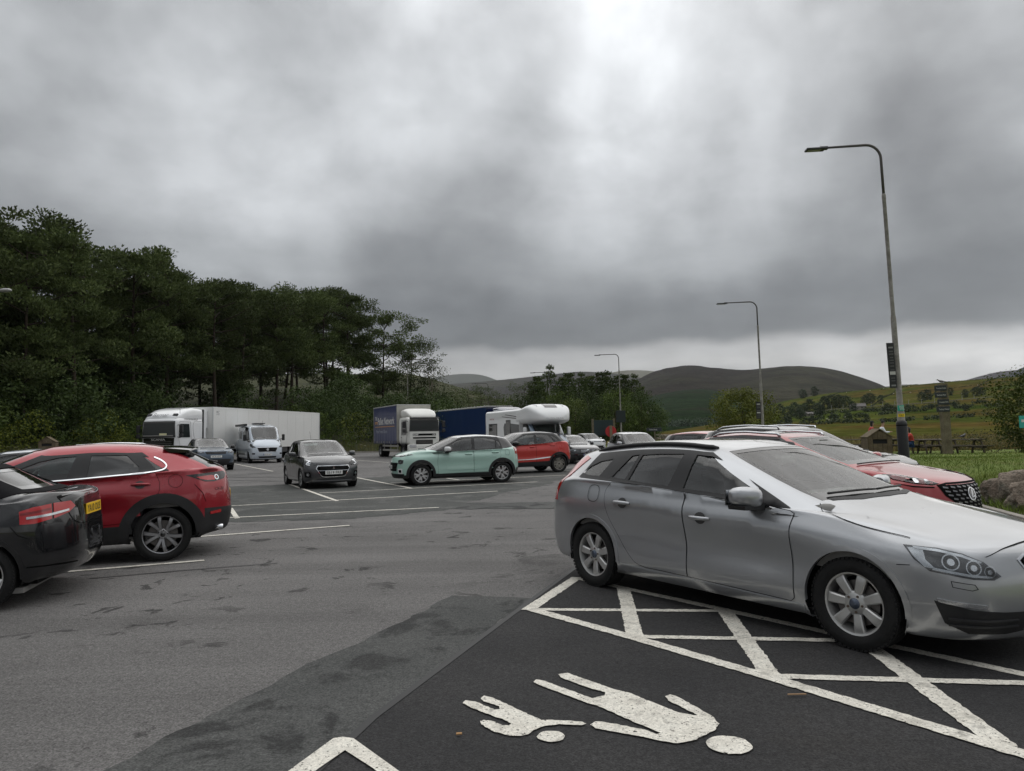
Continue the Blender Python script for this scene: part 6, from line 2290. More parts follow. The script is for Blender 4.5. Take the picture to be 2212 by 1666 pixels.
 sh.patch('lamp_lens', lens, 48, M_lampclear(), root, off=.014, h=.05)
 tl = [(-2.09, .80, .84), (-1.98, .85, .845), (-2.0, .85, .92), (-1.965, .84, 1.02), (-1.86, .78, 1.13), (-1.74, .72, 1.23), (-1.66, .69, 1.30), (-1.77, .62, 1.325), (-1.90, .62, 1.22), (-2.02, .67, 1.12), (-2.10, .74, 1.02), (-2.13, .77, .92)]
 sh.patch('tail_lamp', tl, 128, M_red(), root, off=.006, h=.04, skirt=.01)
 gr = [(-.36, .685), (-.27, .515), (-.20, .47), (.20, .47), (.27, .515), (.36, .685), (.30, .712), (-.30, .712)]
 sh.patch('grille', gr, 'F', M_gap(), root, off=.003, h=.05, mirror=False)
 for i in range(5):
  z = .505 + i * .043
  w = .235 + (z - .47) * .52
  sh.patch('grille_bar', ribbon([(-w, z), (0, z), (w, z)], .017), 'F', M_gloss(), root, off=.014, h=.05, mirror=False, skirt=.012)
 sh.patch('grille_slash', ribbon([(.25, .50), (-.27, .70)], .022), 'F', M_chrome(), root, off=.020, h=.05, mirror=False, skirt=.015)
 sh.patch('grille_frame', grow(gr, .016), 'F', M_chrome(), root, off=.004, h=.05, mirror=False, holes=[grow(gr, .002)], skirt=.004)
 lo = [(-.40, .37), (-.30, .20), (.30, .20), (.40, .37)]
 sh.patch('lower_intake', lo, 'F', blk, root, off=.003, h=.06, mirror=False)
 fog = [(1.93, .87, .445), (2.10, .73, .395), (2.22, .56, .375), (2.28, .42, .37), (2.28, .42, .24), (2.20, .52, .225), (2.06, .72, .235), (1.975, .835, .30)]
 sh.patch('bumper_inset', fog, 52, blk, root, off=.003, h=.05)
 for z0 in (.29, .33):
  sh.patch('inset_rib', [(1.99, .82, z0 + .01), (2.12, .66, z0), (2.25, .46, z0 - .004), (2.25, .46, z0 - .014), (2.12, .66, z0 - .012), (1.99, .82, z0 - .004)], 52, mat('rib_plastic', (.03, .03, .032), rough=.4), root, off=.012, h=.05, skirt=.01)
 sh.patch('day_lamp', [(1.945, .865, .462), (2.03, .79, .445), (2.15, .66, .425), (2.155, .655, .400), (2.03, .79, .42), (1.955, .86, .438)], 52, M_lamp(), root, off=.012, h=.04, skirt=.012)
 wash = [(2.00 - .0, .80, .575), (2.10, .70, .555), (2.115, .69, .525), (2.09, .72, .515), (2.01, .80, .535)]
 e1 = Vector((-sin(radians(52)), cos(radians(52)), 0))
 wp = [(Vector(p).dot(e1), p[2]) for p in wash]
 sh.patch('washer_flap', wp, 52, M_gap(), root, off=.0035, h=.04, holes=[grow(wp, -.004)])
 tow = [(.52 + .045 * cos(t), .425 + .045 * sin(t)) for t in np.linspace(0, 2 * pi, 15)[:-1]]
 sh.patch('tow_eye_cover', tow, 'F', M_gap(), root, off=.0035, h=.04, holes=[grow(tow, -.004)], mirror=False)
 ff = [(-1.34 + .085 * math.copysign(abs(cos(t)) ** .7, cos(t)), .955 + .085 * math.copysign(abs(sin(t)) ** .7, sin(t))) for t in np.linspace(0, 2 * pi, 25)[:-1]]
 sh.patch('fuel_flap', ff, 'L', M_gap(), root, off=.006, h=.05, holes=[grow(ff, -.005)], only='R')
 for sy in (1, -1):
  mirror_glass(root, sy, (.60, sy * .885, .955), (.215, .20, .165), silver, blk, tip=.10)
 for y0, y1 in ((-.56, -.02), (.0, .54)):
  P, Nn = sh.project([(1.16 - .16 * abs(t * .9 + (y0 + y1) / 2) ** 2 - .03, t) for t in np.linspace(y0, y1, 8)], 'T', 0)
  MB().tube([tuple(P[i] + Nn[i] * .020) for i in range(8)], .010, 6).build('wiper', blk, root, True)
 sh.patch('cowl_panel', [(1.10, .60), (1.195, .34), (1.225, 0), (1.195, -.34), (1.10, -.60), (1.06, -.60), (1.13, -.34), (1.16, 0), (1.13, .34), (1.06, .60)], 'T', blk, root, off=.004, h=.06, mirror=False)
 m = MB().box((.20, 0, 1.335), (.20, .26, .05), ry=.45, bev=.02)
 m.box((.30, 0, 1.29), (.05, .24, .07), bev=.02)
 m.build('roof_console', M_trim(), root)
 sh.patch('sill', [(-1.02, .30), (-.6, .285), (0, .28), (1.01, .255), (1.01, .195), (-.98, .205)], 'L', silver, root, off=.006, h=.06, skirt=.01)
 return root

def gen_rings(F, Rr, W, zb=.20, zsill=.36, zmid=.58, zu=.80, belt=((2, 1.0), (5, 1.0), (7, .95), (9, .93)), zbF=.18, zlF=.32, zmF=.48, zuF=.64, zhF=.76,
     zbR=.28, zlR=.45, zmR=.64, zuR=.84, zsR=.98, xc=1.15, zc=1.02, xa=.9, xh=.2, zh=1.42, zr_max=1.5, xr=-1.9, zr=1.36, xg=-2.1, zg=1.08, yc=.70,
     fc=.24, rc=.20, yfc=.80, yrc=.86, tuckF=.08, tuckR=.05, lean=.05, hollow=.02, zhood=None, axle=1.35, tailx=0.0, ledge=.045, roofk=(1.0, .0), cant_drop=.055, crown=.03, zac=None, wedge=.10, hoodx=.09):
 """the eleven rings of a car body from its main measures (metres)"""
 bx = [Rr, Rr + .03, Rr + rc, min(Rr + rc + .28, -axle - .42), -axle, -axle * .52, 0, axle * .52, axle, max(F - fc - .26, axle + .40), F - fc, F - .055, F]
 by = [0, .50 * W, yrc * W, .955 * W, .99 * W, W, W, W, .995 * W, .955 * W, yfc * W, .45 * W, 0]
 be = np.interp(np.arange(NC), [i for i, _ in belt], [v for _, v in belt])     # foot of the side glass
 R = [
  low(bx, by, [(0, zbR + .04), (3, zb + .05), (9, zb + .04), (12, zbF + .05)], dy=.13, rx=.16, fx=.20),
  low(bx, by, [(0, zbR), (3, zb + .02), (5, zb), (7, zb), (9, zb), (12, zbF)], dy=.05, rx=tuckR, fx=tuckF),
  low(bx, by, [(0, zlR), (3, zsill + .02), (5, zsill), (8, zsill), (10, zlF), (12, zlF)], dy=.012, rx=.0, fx=.01),
  low(bx, by, [(0, zmR), (3, zmid + .02), (6, zmid), (9, (zmid + zmF) / 2), (10, zmF), (12, zmF)], dy=[(0, 0), (4, 0), (5, hollow), (7, hollow), (8, 0), (12, 0)]),
  low(bx, by, [(0, zuR), (2, zuR), (3, zu + .01), (7, zu), (8, zu - .02), (9, (zu + zuF) / 2), (10, zuF), (12, zuF)], dy=.006, rx=.03 + tailx * .5, fx=.025),
 ]
 s5 = be - ledge - .012
 s5[0:3] = zsR; s5[3] = (zsR + s5[4]) / 2
 s5[8] = min(s5[7] - .02, (s5[7] + zhF) / 2 + wedge * .5); s5[9] = zhF + .045; s5[10:] = [zhF + .012, zhF + .004, zhF]
 R.append(low(bx, by, [(i, s5[i]) for i in range(NC)], dy=[(0, .04), (3, .045), (5, lean), (7, lean), (8, lean + .025), (9, .09), (10, .05), (12, 0)], rx=.06 + tailx, fx=hoodx))
 side7 = np.linspace(xg + .40, xa - .08, 6)
 x7 = [xg, xg + .03, xg + .17, *side7, xa, xc - .14, xc - .03, xc]
 y7 = np.array([0, .43, .775, .875, .925, .945, .950, .945, .93, .895, .715, .37, 0]) * W
 z7 = be.copy(); z7[0:2] = zg; z7[2] = (zg + be[2]) / 2 if zg < be[2] else zg
 zA = zac if zac is not None else zc - .018
 z7[9] = (be[9] + zA) / 2 if be[9] < zA else be[9]; z7[10] = zA; z7[11] = zc - .004; z7[12] = zc
 xhd = (F - hoodx + xc) / 2
 zhd = zhood if zhood is not None else (zhF + zc) / 2 + crown
 r6x = [(xg + Rr + .06 + tailx) / 2, (xg + Rr + .06 + tailx) / 2 + .03, (xg + .17 + Rr + rc + .06) / 2, (x7[3] + bx[3]) / 2, (x7[4] + bx[4]) / 2, (x7[5] + bx[5]) / 2, x7[6], (x7[7] + bx[7]) / 2,
     xa + .22, xhd - .30, xhd - .14, xhd - .03, xhd]
 r6y = np.array([0, .46, .80, .90, .945, .965, .967, .96, .91, .80, .66, .34, 0]) * W
 r6z = [(zg + zsR) / 2 + .012, (zg + zsR) / 2 + .012, (z7[2] + zsR) / 2 + .01, *(be[3:8] - .016), (be[8] + zhd) / 2 + .0, zhd + .008, zhd - .012, zhd - .002, zhd]
 R.append(np.stack([r6x, r6y, r6z], 1))
 R.append(np.stack([x7, y7, z7], 1))
 side8 = np.linspace(xr + .34, xh - .26, 6)
 x8 = [xr, xr + .025, xr + .14, *side8, xh - .20, xh - .10, xh - .025, xh]
 y8 = np.array([0, .48, .80, .92, .965, .99, 1, 1, .985, .96, .83, .46, 0]) * yc
 xm = (xr + xh) * .5
 prof = lambda x: np.interp(x, [xr, xr + (xh - xr) * .25, xr + (xh - xr) * (.55 + roofk[1]), xr + (xh - xr) * .85, xh], [zr, zr + (zr_max - zr) * .70, zr_max, zr_max - (zr_max - zh) * .45, zh])
 z8 = np.array([prof(x) for x in x8])
 z8 -= np.array([0, .006, .03, .75 * cant_drop, cant_drop, cant_drop, cant_drop, cant_drop, cant_drop * .95, cant_drop * .8, .028, .006, 0])
 R.append(np.stack([x8, y8, z8], 1))
 sq = lambda x, k: xm + (x - xm) * k
 x9 = [sq(x, .94) for x in x8]; y9 = np.array(y8) * .80
 z9 = np.array([prof(x) for x in x9]) - np.array([0, .004, .016, .014, .012, .012, .012, .012, .012, .012, .014, .004, 0]) + .006
 R.append(np.stack([x9, y9, z9], 1))
 x10 = [sq(x, .84) for x in x8]
 R.append(np.stack([x10, np.zeros(NC), [prof(x) + .012 for x in x10]], 1))
 return np.array(R)

def lamp3(sh, root, poly, view, housing=None, bowls=(), mirror=True, lens=True, drl=None):
 """headlamp unit: dark housing, bright bowls, clear lens"""
 d, e1, e2 = sh.frame(view)
 p2 = [(Vector(p).dot(e1), Vector(p).dot(e2)) if len(p) == 3 else p for p in poly]
 sh.patch('headlamp', p2, view, housing or mat('lamp_housing', (.05, .05, .055), rough=.25, metal=.4, coat=1.), root, off=.004, h=.05, mirror=mirror)
 for (c, rr) in bowls:
  u, v = (Vector(c).dot(e1), Vector(c).dot(e2)) if len(c) == 3 else c
  sh.patch('lamp_bowl', [(u + rr * cos(t), v + rr * sin(t)) for t in np.linspace(0, 2 * pi, 15)[:-1]], view, M_lamp(), root, off=.008, h=.04, mirror=mirror)
 if drl:
  sh.patch('day_lamp', [(Vector(p).dot(e1), Vector(p).dot(e2)) if len(p) == 3 else p for p in drl], view, mat('day_lamp_white', (.85, .87, .9), rough=.15, coat=1., emit=(1, 1, 1, .25)), root, off=.009, h=.04, mirror=mirror)
 if lens:
  sh.patch('lamp_lens', grow(p2, -.003), view, M_lampclear(), root, off=.013, h=.06, mirror=mirror)

def roof_rails(sh, root, mt, a0, a1, b=8.5, lift=.035, rad=.016, n=20, flush=False):
 for sy in (1, -1):
  P = []
  for i in range(n + 1):
   p, nn = sh.at(a0 + (a1 - a0) * i / n, b)
   e = min(1, i / 2, (n - i) / 2)
   P.append((p + nn * (.004 + lift * e)) * (1, sy, 1))
  MB().tube([tuple(p) for p in P], rad, 8).build('roof_rail', mt, root, True)

def wipers(sh, root, xc, spans, drop=.03):
 for y0, y1 in spans:
  P, Nn = sh.project([(xc - .22 * t * t + drop, t) for t in np.linspace(y0, y1, 8)], 'T', 0)
  MB().tube([tuple(P[i] + Nn[i] * .018) for i in range(8)], .010, 6).build('wiper', M_black(), root, True)

def circle2(c, r, n=18, k=1.):
 return [(c[0] + r * k * cos(t), c[1] + r * sin(t)) for t in np.linspace(0, 2 * pi, n + 1)[:-1]]

def front_y(sh, y, z):
 P, Nn = sh.project([(y, z)], 'F', 0)
 return P[0], Nn[0]

def plate_on(sh, root, txt, z, view, mt, y=0., w=.52, h=.11, band=False, off=.02):
 P, Nn = sh.project([(y, z)], view, 0)
 p, n = P[0], Nn[0]
 n = np.array([n[0], 0, n[2] * .35]); n /= np.linalg.norm(n)
 up = np.array([-n[2] * np.sign(n[0]) * 1.0, 0, abs(n[0])])
 up = up if up[2] > 0 else -up
 right = np.cross(up, n)
 return number_plate(root, txt, p + n * off, right, up, mt, w, h, band)

def red_crossover():
 """CX-type crossover seen from its rear left"""
 red = paint('soul_red', (.30, .012, .022), metal=.35, rough=.28)
 W = .8975
 R = gen_rings(2.18, -2.17, W, zb=.25, zsill=.48, zmid=.68, zu=.88, belt=((0, 1.16), (3, 1.19), (4, 1.165), (5, 1.125), (6, 1.09), (7, 1.07), (9, 1.03)), zbF=.22, zlF=.38, zmF=.58, zuF=.74, zhF=.86,
      zbR=.36, zlR=.56, zmR=.66, zuR=.98, zsR=1.13, xc=1.22, zc=1.11, xa=.85, xh=.28, zh=1.46, zr_max=1.53, xr=-1.52, zr=1.46, xg=-2.03, zg=1.20, yc=.69, cant_drop=.112,
      rc=.26, yrc=.80, axle=1.327, lean=.06, hollow=.03, tailx=.02, tuckR=.06)
 pf = [(-.22, 1.105), (-.31, 1.385), (-.12, 1.375), (.10, 1.325), (.32, 1.23), (.50, 1.125), (.45, 1.09), (-.05, 1.095)]
 pr = [(-.44, 1.115), (-.475, 1.39), (-.88, 1.385), (-1.035, 1.225), (-1.03, 1.165)]
 pq = [(-1.245, 1.185), (-1.07, 1.365), (-1.18, 1.345), (-1.30, 1.265), (-1.325, 1.215)]
 dr = [(-1.225, 1.15), (-1.275, 1.03), (-1.28, .93), (-1.24, .80), (-1.10, .78), (-.92, .66), (-.86, .52), (-.30, .49), (-.285, .80), (-.30, 1.00), (-.335, 1.075)]
 df = [(-.315, 1.075), (-.28, 1.0), (-.265, .80), (-.28, .49), (.78, .46), (.82, .80), (.80, 1.0), (.5, 1.045)]
 chrome = [(.45, 1.072), (0, 1.084), (-.31, 1.098), (-.75, 1.128), (-1.22, 1.165), (-1.33, 1.195), (-1.355, 1.235), (-1.30, 1.30), (-1.20, 1.352)]
 st = dict(spokes=spokes(5, .040, .056, a0=pi / 2 + .3, pair=.16, pair_out=.30), hub=.070, barrel=M_blackalloy(), dish=.016, bolt_r=.056)
 sp = dict(name='crossover_car', label='dark red crossover with black wheel arch cladding parked beside the black convertible', cat='car', loc=(-6.165, 9.69), heading=203, rings=R, wb=2.655, half=W, track=1.58,
     r=.347, tw=.215, rim_r=.246, arch=.405, arch_dz=.015, style=st, rim_mat=mat('alloy_gunmetal', (.33, .33, .34), rough=.28, metal=.85), cap_mat=M_gloss(), paint=red, clad=M_black(), clad_arch=.115,
     clad_b=lambda a: 2.0 if 2.5 < a < 9.5 else (2.85 if a <= 2.5 else 2.0), dlo=(3.55, 9.0), panes=[(pf, M_side()), (pr, M_privacy()), (pq, M_privacy())], doors=[dr, df], handles=[(-1.06, 1.0), (-.14, .97)],
     handle_cup_shade=True, chrome=spline(chrome, 3), belt=1.08, dash_x=.70, lift=.06, na=7, nb=5, seat_z=.32)
 root, sh = make_car(sp)
 hs = [(-1.58, .83, 1.105), (-1.72, .80, 1.115), (-1.95, .72, 1.125), (-2.10, .52, 1.13), (-2.12, .45, 1.10), (-2.09, .52, 1.03), (-1.98, .70, 1.00), (-1.86, .76, 1.005), (-1.74, .80, 1.04)]
 sh.patch('tail_lamp', hs, 125, M_gloss(), root, off=.006, h=.04, skirt=.006)
 sh.patch('lamp_core', [(-1.70, .81, 1.075), (-1.95, .71, 1.085), (-2.02, .64, 1.06), (-1.98, .69, 1.02), (-1.88, .75, 1.02), (-1.76, .80, 1.045)], 125, M_red(), root, off=.011, h=.04)
 e1 = Vector((-sin(radians(125)), cos(radians(125)), 0))
 c = Vector((-2.01, .66, 1.055)); u = c.dot(e1)
 sh.patch('lamp_ring', circle2((u, 1.055), .036), 125, M_lamp(), root, off=.014, h=.03, holes=[circle2((u, 1.055), .022)])
 m = MB()
 ys = np.linspace(-.63, .63, 15)
 prof = [(-1.30, 1.492), (-1.50, 1.485), (-1.72, 1.462), (-1.735, 1.445), (-1.66, 1.425), (-1.48, 1.43)]
 vs = []
 for y in ys:
  k = 1 - (abs(y) / .63) ** 2.2
  for (x, z) in prof:
   vs.append((x + .10 * (1 - k) * (x < -1.45), y, z - .035 * (abs(y) / .63) ** 2 + .012))
 n = len(prof)
 fs = [(i * n + j, (i + 1) * n + j, (i + 1) * n + (j + 1) % n, i * n + (j + 1) % n) for i in range(len(ys) - 1) for j in range(n)]
 fs += [tuple(range(n)), tuple((len(ys) - 1) * n + j for j in range(n))[::-1]]
 smooth_by_angle(m.add(vs, fs).build('roof_spoiler', M_gloss(), root), 40)
 sh.patch('fuel_flap', circle2((-1.47, 1.035), .088, 24), 'L', M_gap(), root, off=.003, h=.05, holes=[circle2((-1.47, 1.035), .083, 24)], only='L')
 sh.patch('emblem', circle2((0, 1.02), .06), 'B', M_chrome(), root, off=.02, h=.04, mirror=False, holes=[circle2((0, 1.02), .046)])
 plate_on(sh, root, 'VE23 KXD', .80, 'B', M_yellow(), off=.006)
 P, Nn = sh.project([(.60, .90)], 'B', .004)
 lettering('model_lettering', 'CX-30', .04, P[0] + Nn[0] * .003, (-Nn[0][1], Nn[0][0], 0), (0, 0, 1), M_chrome(), root)
 P, Nn = sh.project([(-.03, 1.235), (.15, 1.235), (.32, 1.25), (.42, 1.265)], 'B', .02)
 MB().tube([tuple(p) for p in P], .014, 6).build('rear_wiper', M_black(), root, True)
 sh.patch('reflector', [(-1.93, .77, .60), (-2.05, .63, .615), (-2.05, .63, .575), (-1.93, .77, .565)], 135, M_red(), root, off=.012, h=.04, skirt=.01)
 for sy in (1, -1):
  MB().lathe([(.040, 0), (.043, .02), (.043, .12), (.036, .12), (.036, 0)], 16, 'x', c=(-2.06, sy * .60, .375)).build('exhaust_tip', M_chrome(), root, True)
  mirror_glass(root, sy, (.52, sy * .84, 1.07), (.20, .18, .15), M_gloss(), M_black(), tip=.09)
 sh.patch('panel_gap', ribbon([(-1.70, .98), (-1.80, .86), (-1.84, .74)], .006), 'L', M_gap(), root, off=.0035, h=.05)
 wipers(sh, root, 1.22, ((-.6, 0), (0, .55)))
 return root

def black_convertible():
 blk = paint('phantom_black', (.006, .0065, .008), metal=.3, rough=.2)
 W = .882
 R = gen_rings(2.16, -2.05, W, zb=.22, zsill=.36, zmid=.58, zu=.80, belt=((0, 1.02), (3, 1.01), (5, .995), (7, .965), (9, .94)), zbF=.2, zlF=.34, zmF=.5, zuF=.66, zhF=.78,
      zbR=.26, zlR=.44, zmR=.66, zuR=.90, zsR=1.055, xc=1.10, zc=1.0, xa=.85, xh=.22, zh=1.34, zr_max=1.42, xr=-1.12, zr=1.35, xg=-1.70, zg=1.075, yc=.64, rc=.17, yrc=.75, axle=1.289, lean=.05, tailx=.0, ledge=.03, tuckR=.13)
 pf = [(-.55, 1.02), (-.62, 1.30), (-.2, 1.335), (.10, 1.27), (.35, 1.15), (.55, 1.03), (.5, 1.0)]
 pr = [(-.62, 1.025), (-.68, 1.29), (-.92, 1.24), (-1.15, 1.04)]
 df = [(-.58, .98), (-.56, .6), (-.5, .38), (.75, .35), (.78, .7), (.8, .93)]
 st = dict(spokes=spokes(5, .055, .10, a0=.5), hub=.08, dish=.02)
 fabric = mat('soft_top_fabric', (.008, .008, .009), rough=.95, spec=.15, bump=.15, bscale=300)
 sp = dict(name='convertible_car', label='black convertible with fabric roof and yellow rear plate at the near left', cat='car', loc=(-6.50, 7.19), heading=196, rings=R, wb=2.578, half=W, track=1.54, r=.318, tw=.225, rim_r=.226, arch=.362,
     style=st, rim_mat=M_alloy(), paint=blk, roof=fabric, pillar_roof=True, dlo=(3.9, 9.0), panes=[pf, pr], doors=[df], handles=[(-.36, .88)], belt=.97, dash_x=.66, rear_glass=M_privacy(), na=7, nb=5, black_pillars=False)
 sp['rw'] = (1.45, 7.18, 7.80)
 root, sh = make_car(sp)
 sh.ppatch('soft_top', 1.45, 3.95, 7.0, 8.05, fabric, root, off=.006)
 sh.ppatch('soft_top', 0, 1.45, 7.0, 7.18, fabric, root, off=.006)
 sh.ppatch('soft_top', 0, 1.45, 7.80, 8.05, fabric, root, off=.006)
 outer = [(-1.63, .855, .920), (-1.63, .855, .800), (-1.74, .82, .80), (-1.90, .75, .83), (-1.90, .75, .975), (-1.74, .83, .955)]
 inner = [(-1.915, .735, .83), (-2.0, .60, .875), (-2.035, .52, .93), (-2.01, .57, .985), (-1.915, .735, .978)]
 for q in (outer, inner):
  sh.patch('tail_lamp', q, 130, M_red(), root, off=.008, h=.04, skirt=.01)
 sh.patch('lamp_strip', [(-1.68, .84, .868), (-1.90, .75, .885), (-2.0, .60, .91), (-2.0, .60, .89), (-1.90, .75, .862), (-1.68, .84, .845)], 130, M_lamp(), root, off=.014, h=.04)
 sh.patch('lamp_strip', [(-1.64, .855, .905), (-1.89, .755, .938), (-1.89, .755, .915), (-1.64, .855, .885)], 130, mat('tail_lamp_dark', (.2, .004, .006), rough=.15, coat=1.), root, off=.013, h=.04)
 ys = np.linspace(-.60, .60, 13)
 prof = [(-1.90, 1.045), (-1.99, 1.072), (-2.0, 1.062), (-1.97, 1.03)]
 vs = [(x + .10 * (abs(y) / .62) ** 2.5, y, z - .02 * (abs(y) / .62) ** 2) for y in ys for x, z in prof]
 fs = [(i * 4 + j, (i + 1) * 4 + j, (i + 1) * 4 + (j + 1) % 4, i * 4 + (j + 1) % 4) for i in range(12) for j in range(4)] + [(0, 1, 2, 3), (51, 50, 49, 48)]
 smooth_by_angle(MB().add(vs, fs).build('boot_lip', blk, root), 40)
 sh.patch('plate_recess', [(-.42, .945), (.42, .945), (.38, .80), (-.38, .80)], 'B', blk, root, off=.003, h=.05, mirror=False)
 plate_on(sh, root, 'YA10 OUS', .875, 'B', M_yellow(), off=.012)
 for i in range(4):
  cy = (i - 1.5) * .044
  sh.patch('emblem_ring', circle2((cy, 1.005), .030, 16), 'B', M_chrome(), root, off=.012 + .001 * i, h=.03, mirror=False, holes=[circle2((cy, 1.005), .023, 16)])
 P, Nn = sh.project([(.52, .80)], 'B', .006)
 lettering('model_lettering', 'A3', .032, P[0], (-Nn[0][1], Nn[0][0], 0), (0, 0, 1), M_chrome(), root)
 sh.patch('panel_gap', ribbon(spline([(-.60, 1.03), (-.56, .95), (-.50, .80), (-.42, .755), (0, .745), (.42, .755), (.50, .80), (.56, .95), (.60, 1.03)], 3), .006), 'B', M_gap(), root, off=.004, h=.05, mirror=False)
 sh.patch('panel_gap', ribbon([(-1.56, .78), (-1.62, .70), (-1.70, .665)], .006), 'L', M_gap(), root, off=.0035, h=.05)
 sh.patch('bumper_crease', [(-1.66, .80, .40), (-1.95, .72, .385), (-2.09, .5, .375), (-2.09, .5, .362), (-1.95, .72, .372), (-1.66, .80, .387)], 130, M_gap(), root, off=.003, h=.05)
 for sy in (1, -1):
  mirror_glass(root, sy, (.52, sy * .83, .96), (.19, .18, .14), blk, blk, tip=.09)
 return root

def mint_hatchback():
 mint = paint('mint', (.36, .54, .47), metal=.0, rough=.35)
 white = paint('white', (.72, .73, .73), rough=.3)
 W = .875
 R = gen_rings(2.03, -1.97, W, zb=.22, zsill=.40, zmid=.62, zu=.84, belt=((0, 1.10), (3, 1.06), (4, 1.045), (5, 1.03), (7, 1.01), (9, .99)), zbF=.22, zlF=.36, zmF=.58, zuF=.76, zhF=.90, zhood=1.03,
      zbR=.30, zlR=.48, zmR=.68, zuR=.90, zsR=1.05, xc=1.10, zc=1.08, xa=.80, xh=.18, zh=1.43, zr_max=1.49, xr=-1.62, zr=1.37, xg=-1.84, zg=1.10, yc=.655, cant_drop=.05,
      rc=.20, yrc=.84, fc=.20, yfc=.84, axle=1.27, lean=.05, hollow=.02, hoodx=.12)
 pf = [(-.315, 1.045), (-.335, 1.39), (-.10, 1.385), (.10, 1.34), (.36, 1.20), (.50, 1.11), (.50, 1.03)]
 ps = [(.53, 1.03), (.53, 1.09), (.66, 1.03)]
 pr = [(-.40, 1.05), (-.42, 1.39), (-.75, 1.385), (-1.06, 1.34), (-1.10, 1.30), (-1.07, 1.07)]
 pq = [(-1.12, 1.075), (-1.14, 1.31), (-1.24, 1.24), (-1.26, 1.14)]
 df = [(-.355, 1.02), (-.355, .36), (.74, .34), (.77, .70), (.74, .96), (.5, 1.0)]
 dr = [(-.37, 1.022), (-.37, .36), (-.80, .365), (-.90, .52), (-1.02, .66), (-1.20, .76), (-1.235, .85), (-1.22, 1.0), (-1.18, 1.05)]
 st = dict(spokes=spokes(5, .046, .062, a0=pi / 2, pair=.12, pair_out=.27), barrel=M_blackalloy(), hub=.07, dish=.006, bolt_r=.045)
 sp = dict(name='hatchback_car', label='mint green hatchback with white roof and white door mirror', cat='car', loc=(-1.92, 23.7), heading=199, scale=1.05, rings=R, wb=2.54, half=W, track=1.52, r=.32, tw=.205, rim_r=.215, arch=.37,
     style=st, rim_mat=mat('alloy_bright', (.62, .62, .62), rough=.3, metal=.6), cap_mat=M_gloss(), paint=mint, roof=white, clad=M_black(), clad_arch=.075, clad_b=lambda a: 1.65 if 2 < a < 9.6 else 1.9,
     dlo=(3.35, 9.0), panes=[pf, ps, (pr, M_privacy()), (pq, M_privacy())], doors=[df, dr], handles=[(-.20, .90), (-1.06, .935)], handle_cup_shade=False, belt=1.02, dash_x=.68, black_pillars=True)
 root, sh = make_car(sp)
 ab = [(-.36, .66), (.50, .60), (.50, .47), (.40, .44), (-.36, .44)]
 sh.patch('door_moulding', ab, 'L', mint, root, off=.013, h=.06, skirt=.012)
 sh.patch('door_moulding', [(-.38, .66), (-.80, .63), (-.86, .56), (-.80, .45), (-.38, .44)], 'L', mint, root, off=.013, h=.06, skirt=.012)
 lamp3(sh, root, [(1.85, .76, .93), (1.60, .84, .945), (1.55, .85, .925), (1.72, .82, .90), (1.92, .70, .865), (1.97, .60, .865), (1.96, .58, .90)], 50, bowls=(((1.82, .78, .905), .022), ((1.90, .70, .89), .02)))
 sh.patch('nose_bar', [(-.58, .905), (.58, .905), (.58, .865), (-.58, .865)], 'F', M_gloss(), root, off=.006, h=.05, mirror=False)
 sh.patch('nose_chrome', [(-.56, .895), (.56, .895), (.56, .885), (-.56, .885)], 'F', M_chrome(), root, off=.010, h=.05, mirror=False)
 lamp3(sh, root, [(1.82, .80, .77), (1.92, .71, .785), (1.97, .62, .76), (1.96, .62, .67), (1.90, .72, .65), (1.83, .79, .67)], 50, housing=M_gloss(), bowls=(((1.91, .71, .715), .045),))
 sh.patch('grille', [(-.55, .69), (.55, .69), (.48, .44), (-.48, .44)], 'F', M_gap(), root, off=.004, h=.05, mirror=False)
 for i in range(5):
  sh.patch('grille_bar', [(-.52, .475 + i * .045), (.52, .475 + i * .045), (.52, .485 + i * .045), (-.52, .485 + i * .045)], 'F', M_black(), root, off=.012, h=.06, mirror=False)
 fo = [(1.86, .79, .52), (1.96, .64, .52), (1.96, .64, .37), (1.86, .79, .37)]
 sh.patch('fog_surround', fo, 50, white, root, off=.012, h=.04, skirt=.012)
 sh.patch('fog_lamp', [(1.88, .765, .485), (1.94, .68, .485), (1.94, .68, .405), (1.88, .765, .405)], 50, M_gloss(), root, off=.016, h=.04)
 plate_on(sh, root, 'SA67 UDL', .56, 'F', M_white(), off=.02)
 sh.patch('chevron', [(-.10, .885), (0, .935), (.10, .885), (.10, .865), (0, .912), (-.10, .865)], 'F', M_chrome(), root, off=.014, h=.03, mirror=False)
 sh.patch('tail_lamp', [(-1.72, .80, 1.06), (-1.82, .74, 1.07), (-1.90, .62, 1.04), (-1.93, .58, .90), (-1.88, .68, .86), (-1.76, .79, .88)], 130, M_red(), root, off=.014, h=.04, skirt=.012)
 ff = [(-1.45 + .07 * math.copysign(abs(cos(t)) ** .5, cos(t)), .93 + .085 * math.copysign(abs(sin(t)) ** .5, sin(t))) for t in np.linspace(0, 2 * pi, 25)[:-1]]
 sh.patch('fuel_flap', ff, 'L', M_gap(), root, off=.006, h=.05, holes=[grow(ff, -.006)], only='L')
 for sy in (1, -1):
  mirror_glass(root, sy, (.47, sy * .83, .985), (.20, .18, .16), white, M_black(), tip=.09)
 wipers(sh, root, 1.10, ((-.6, 0), (0, .55)))
 plate_on(sh, root, None, .66, 'B', M_yellow())
 return root

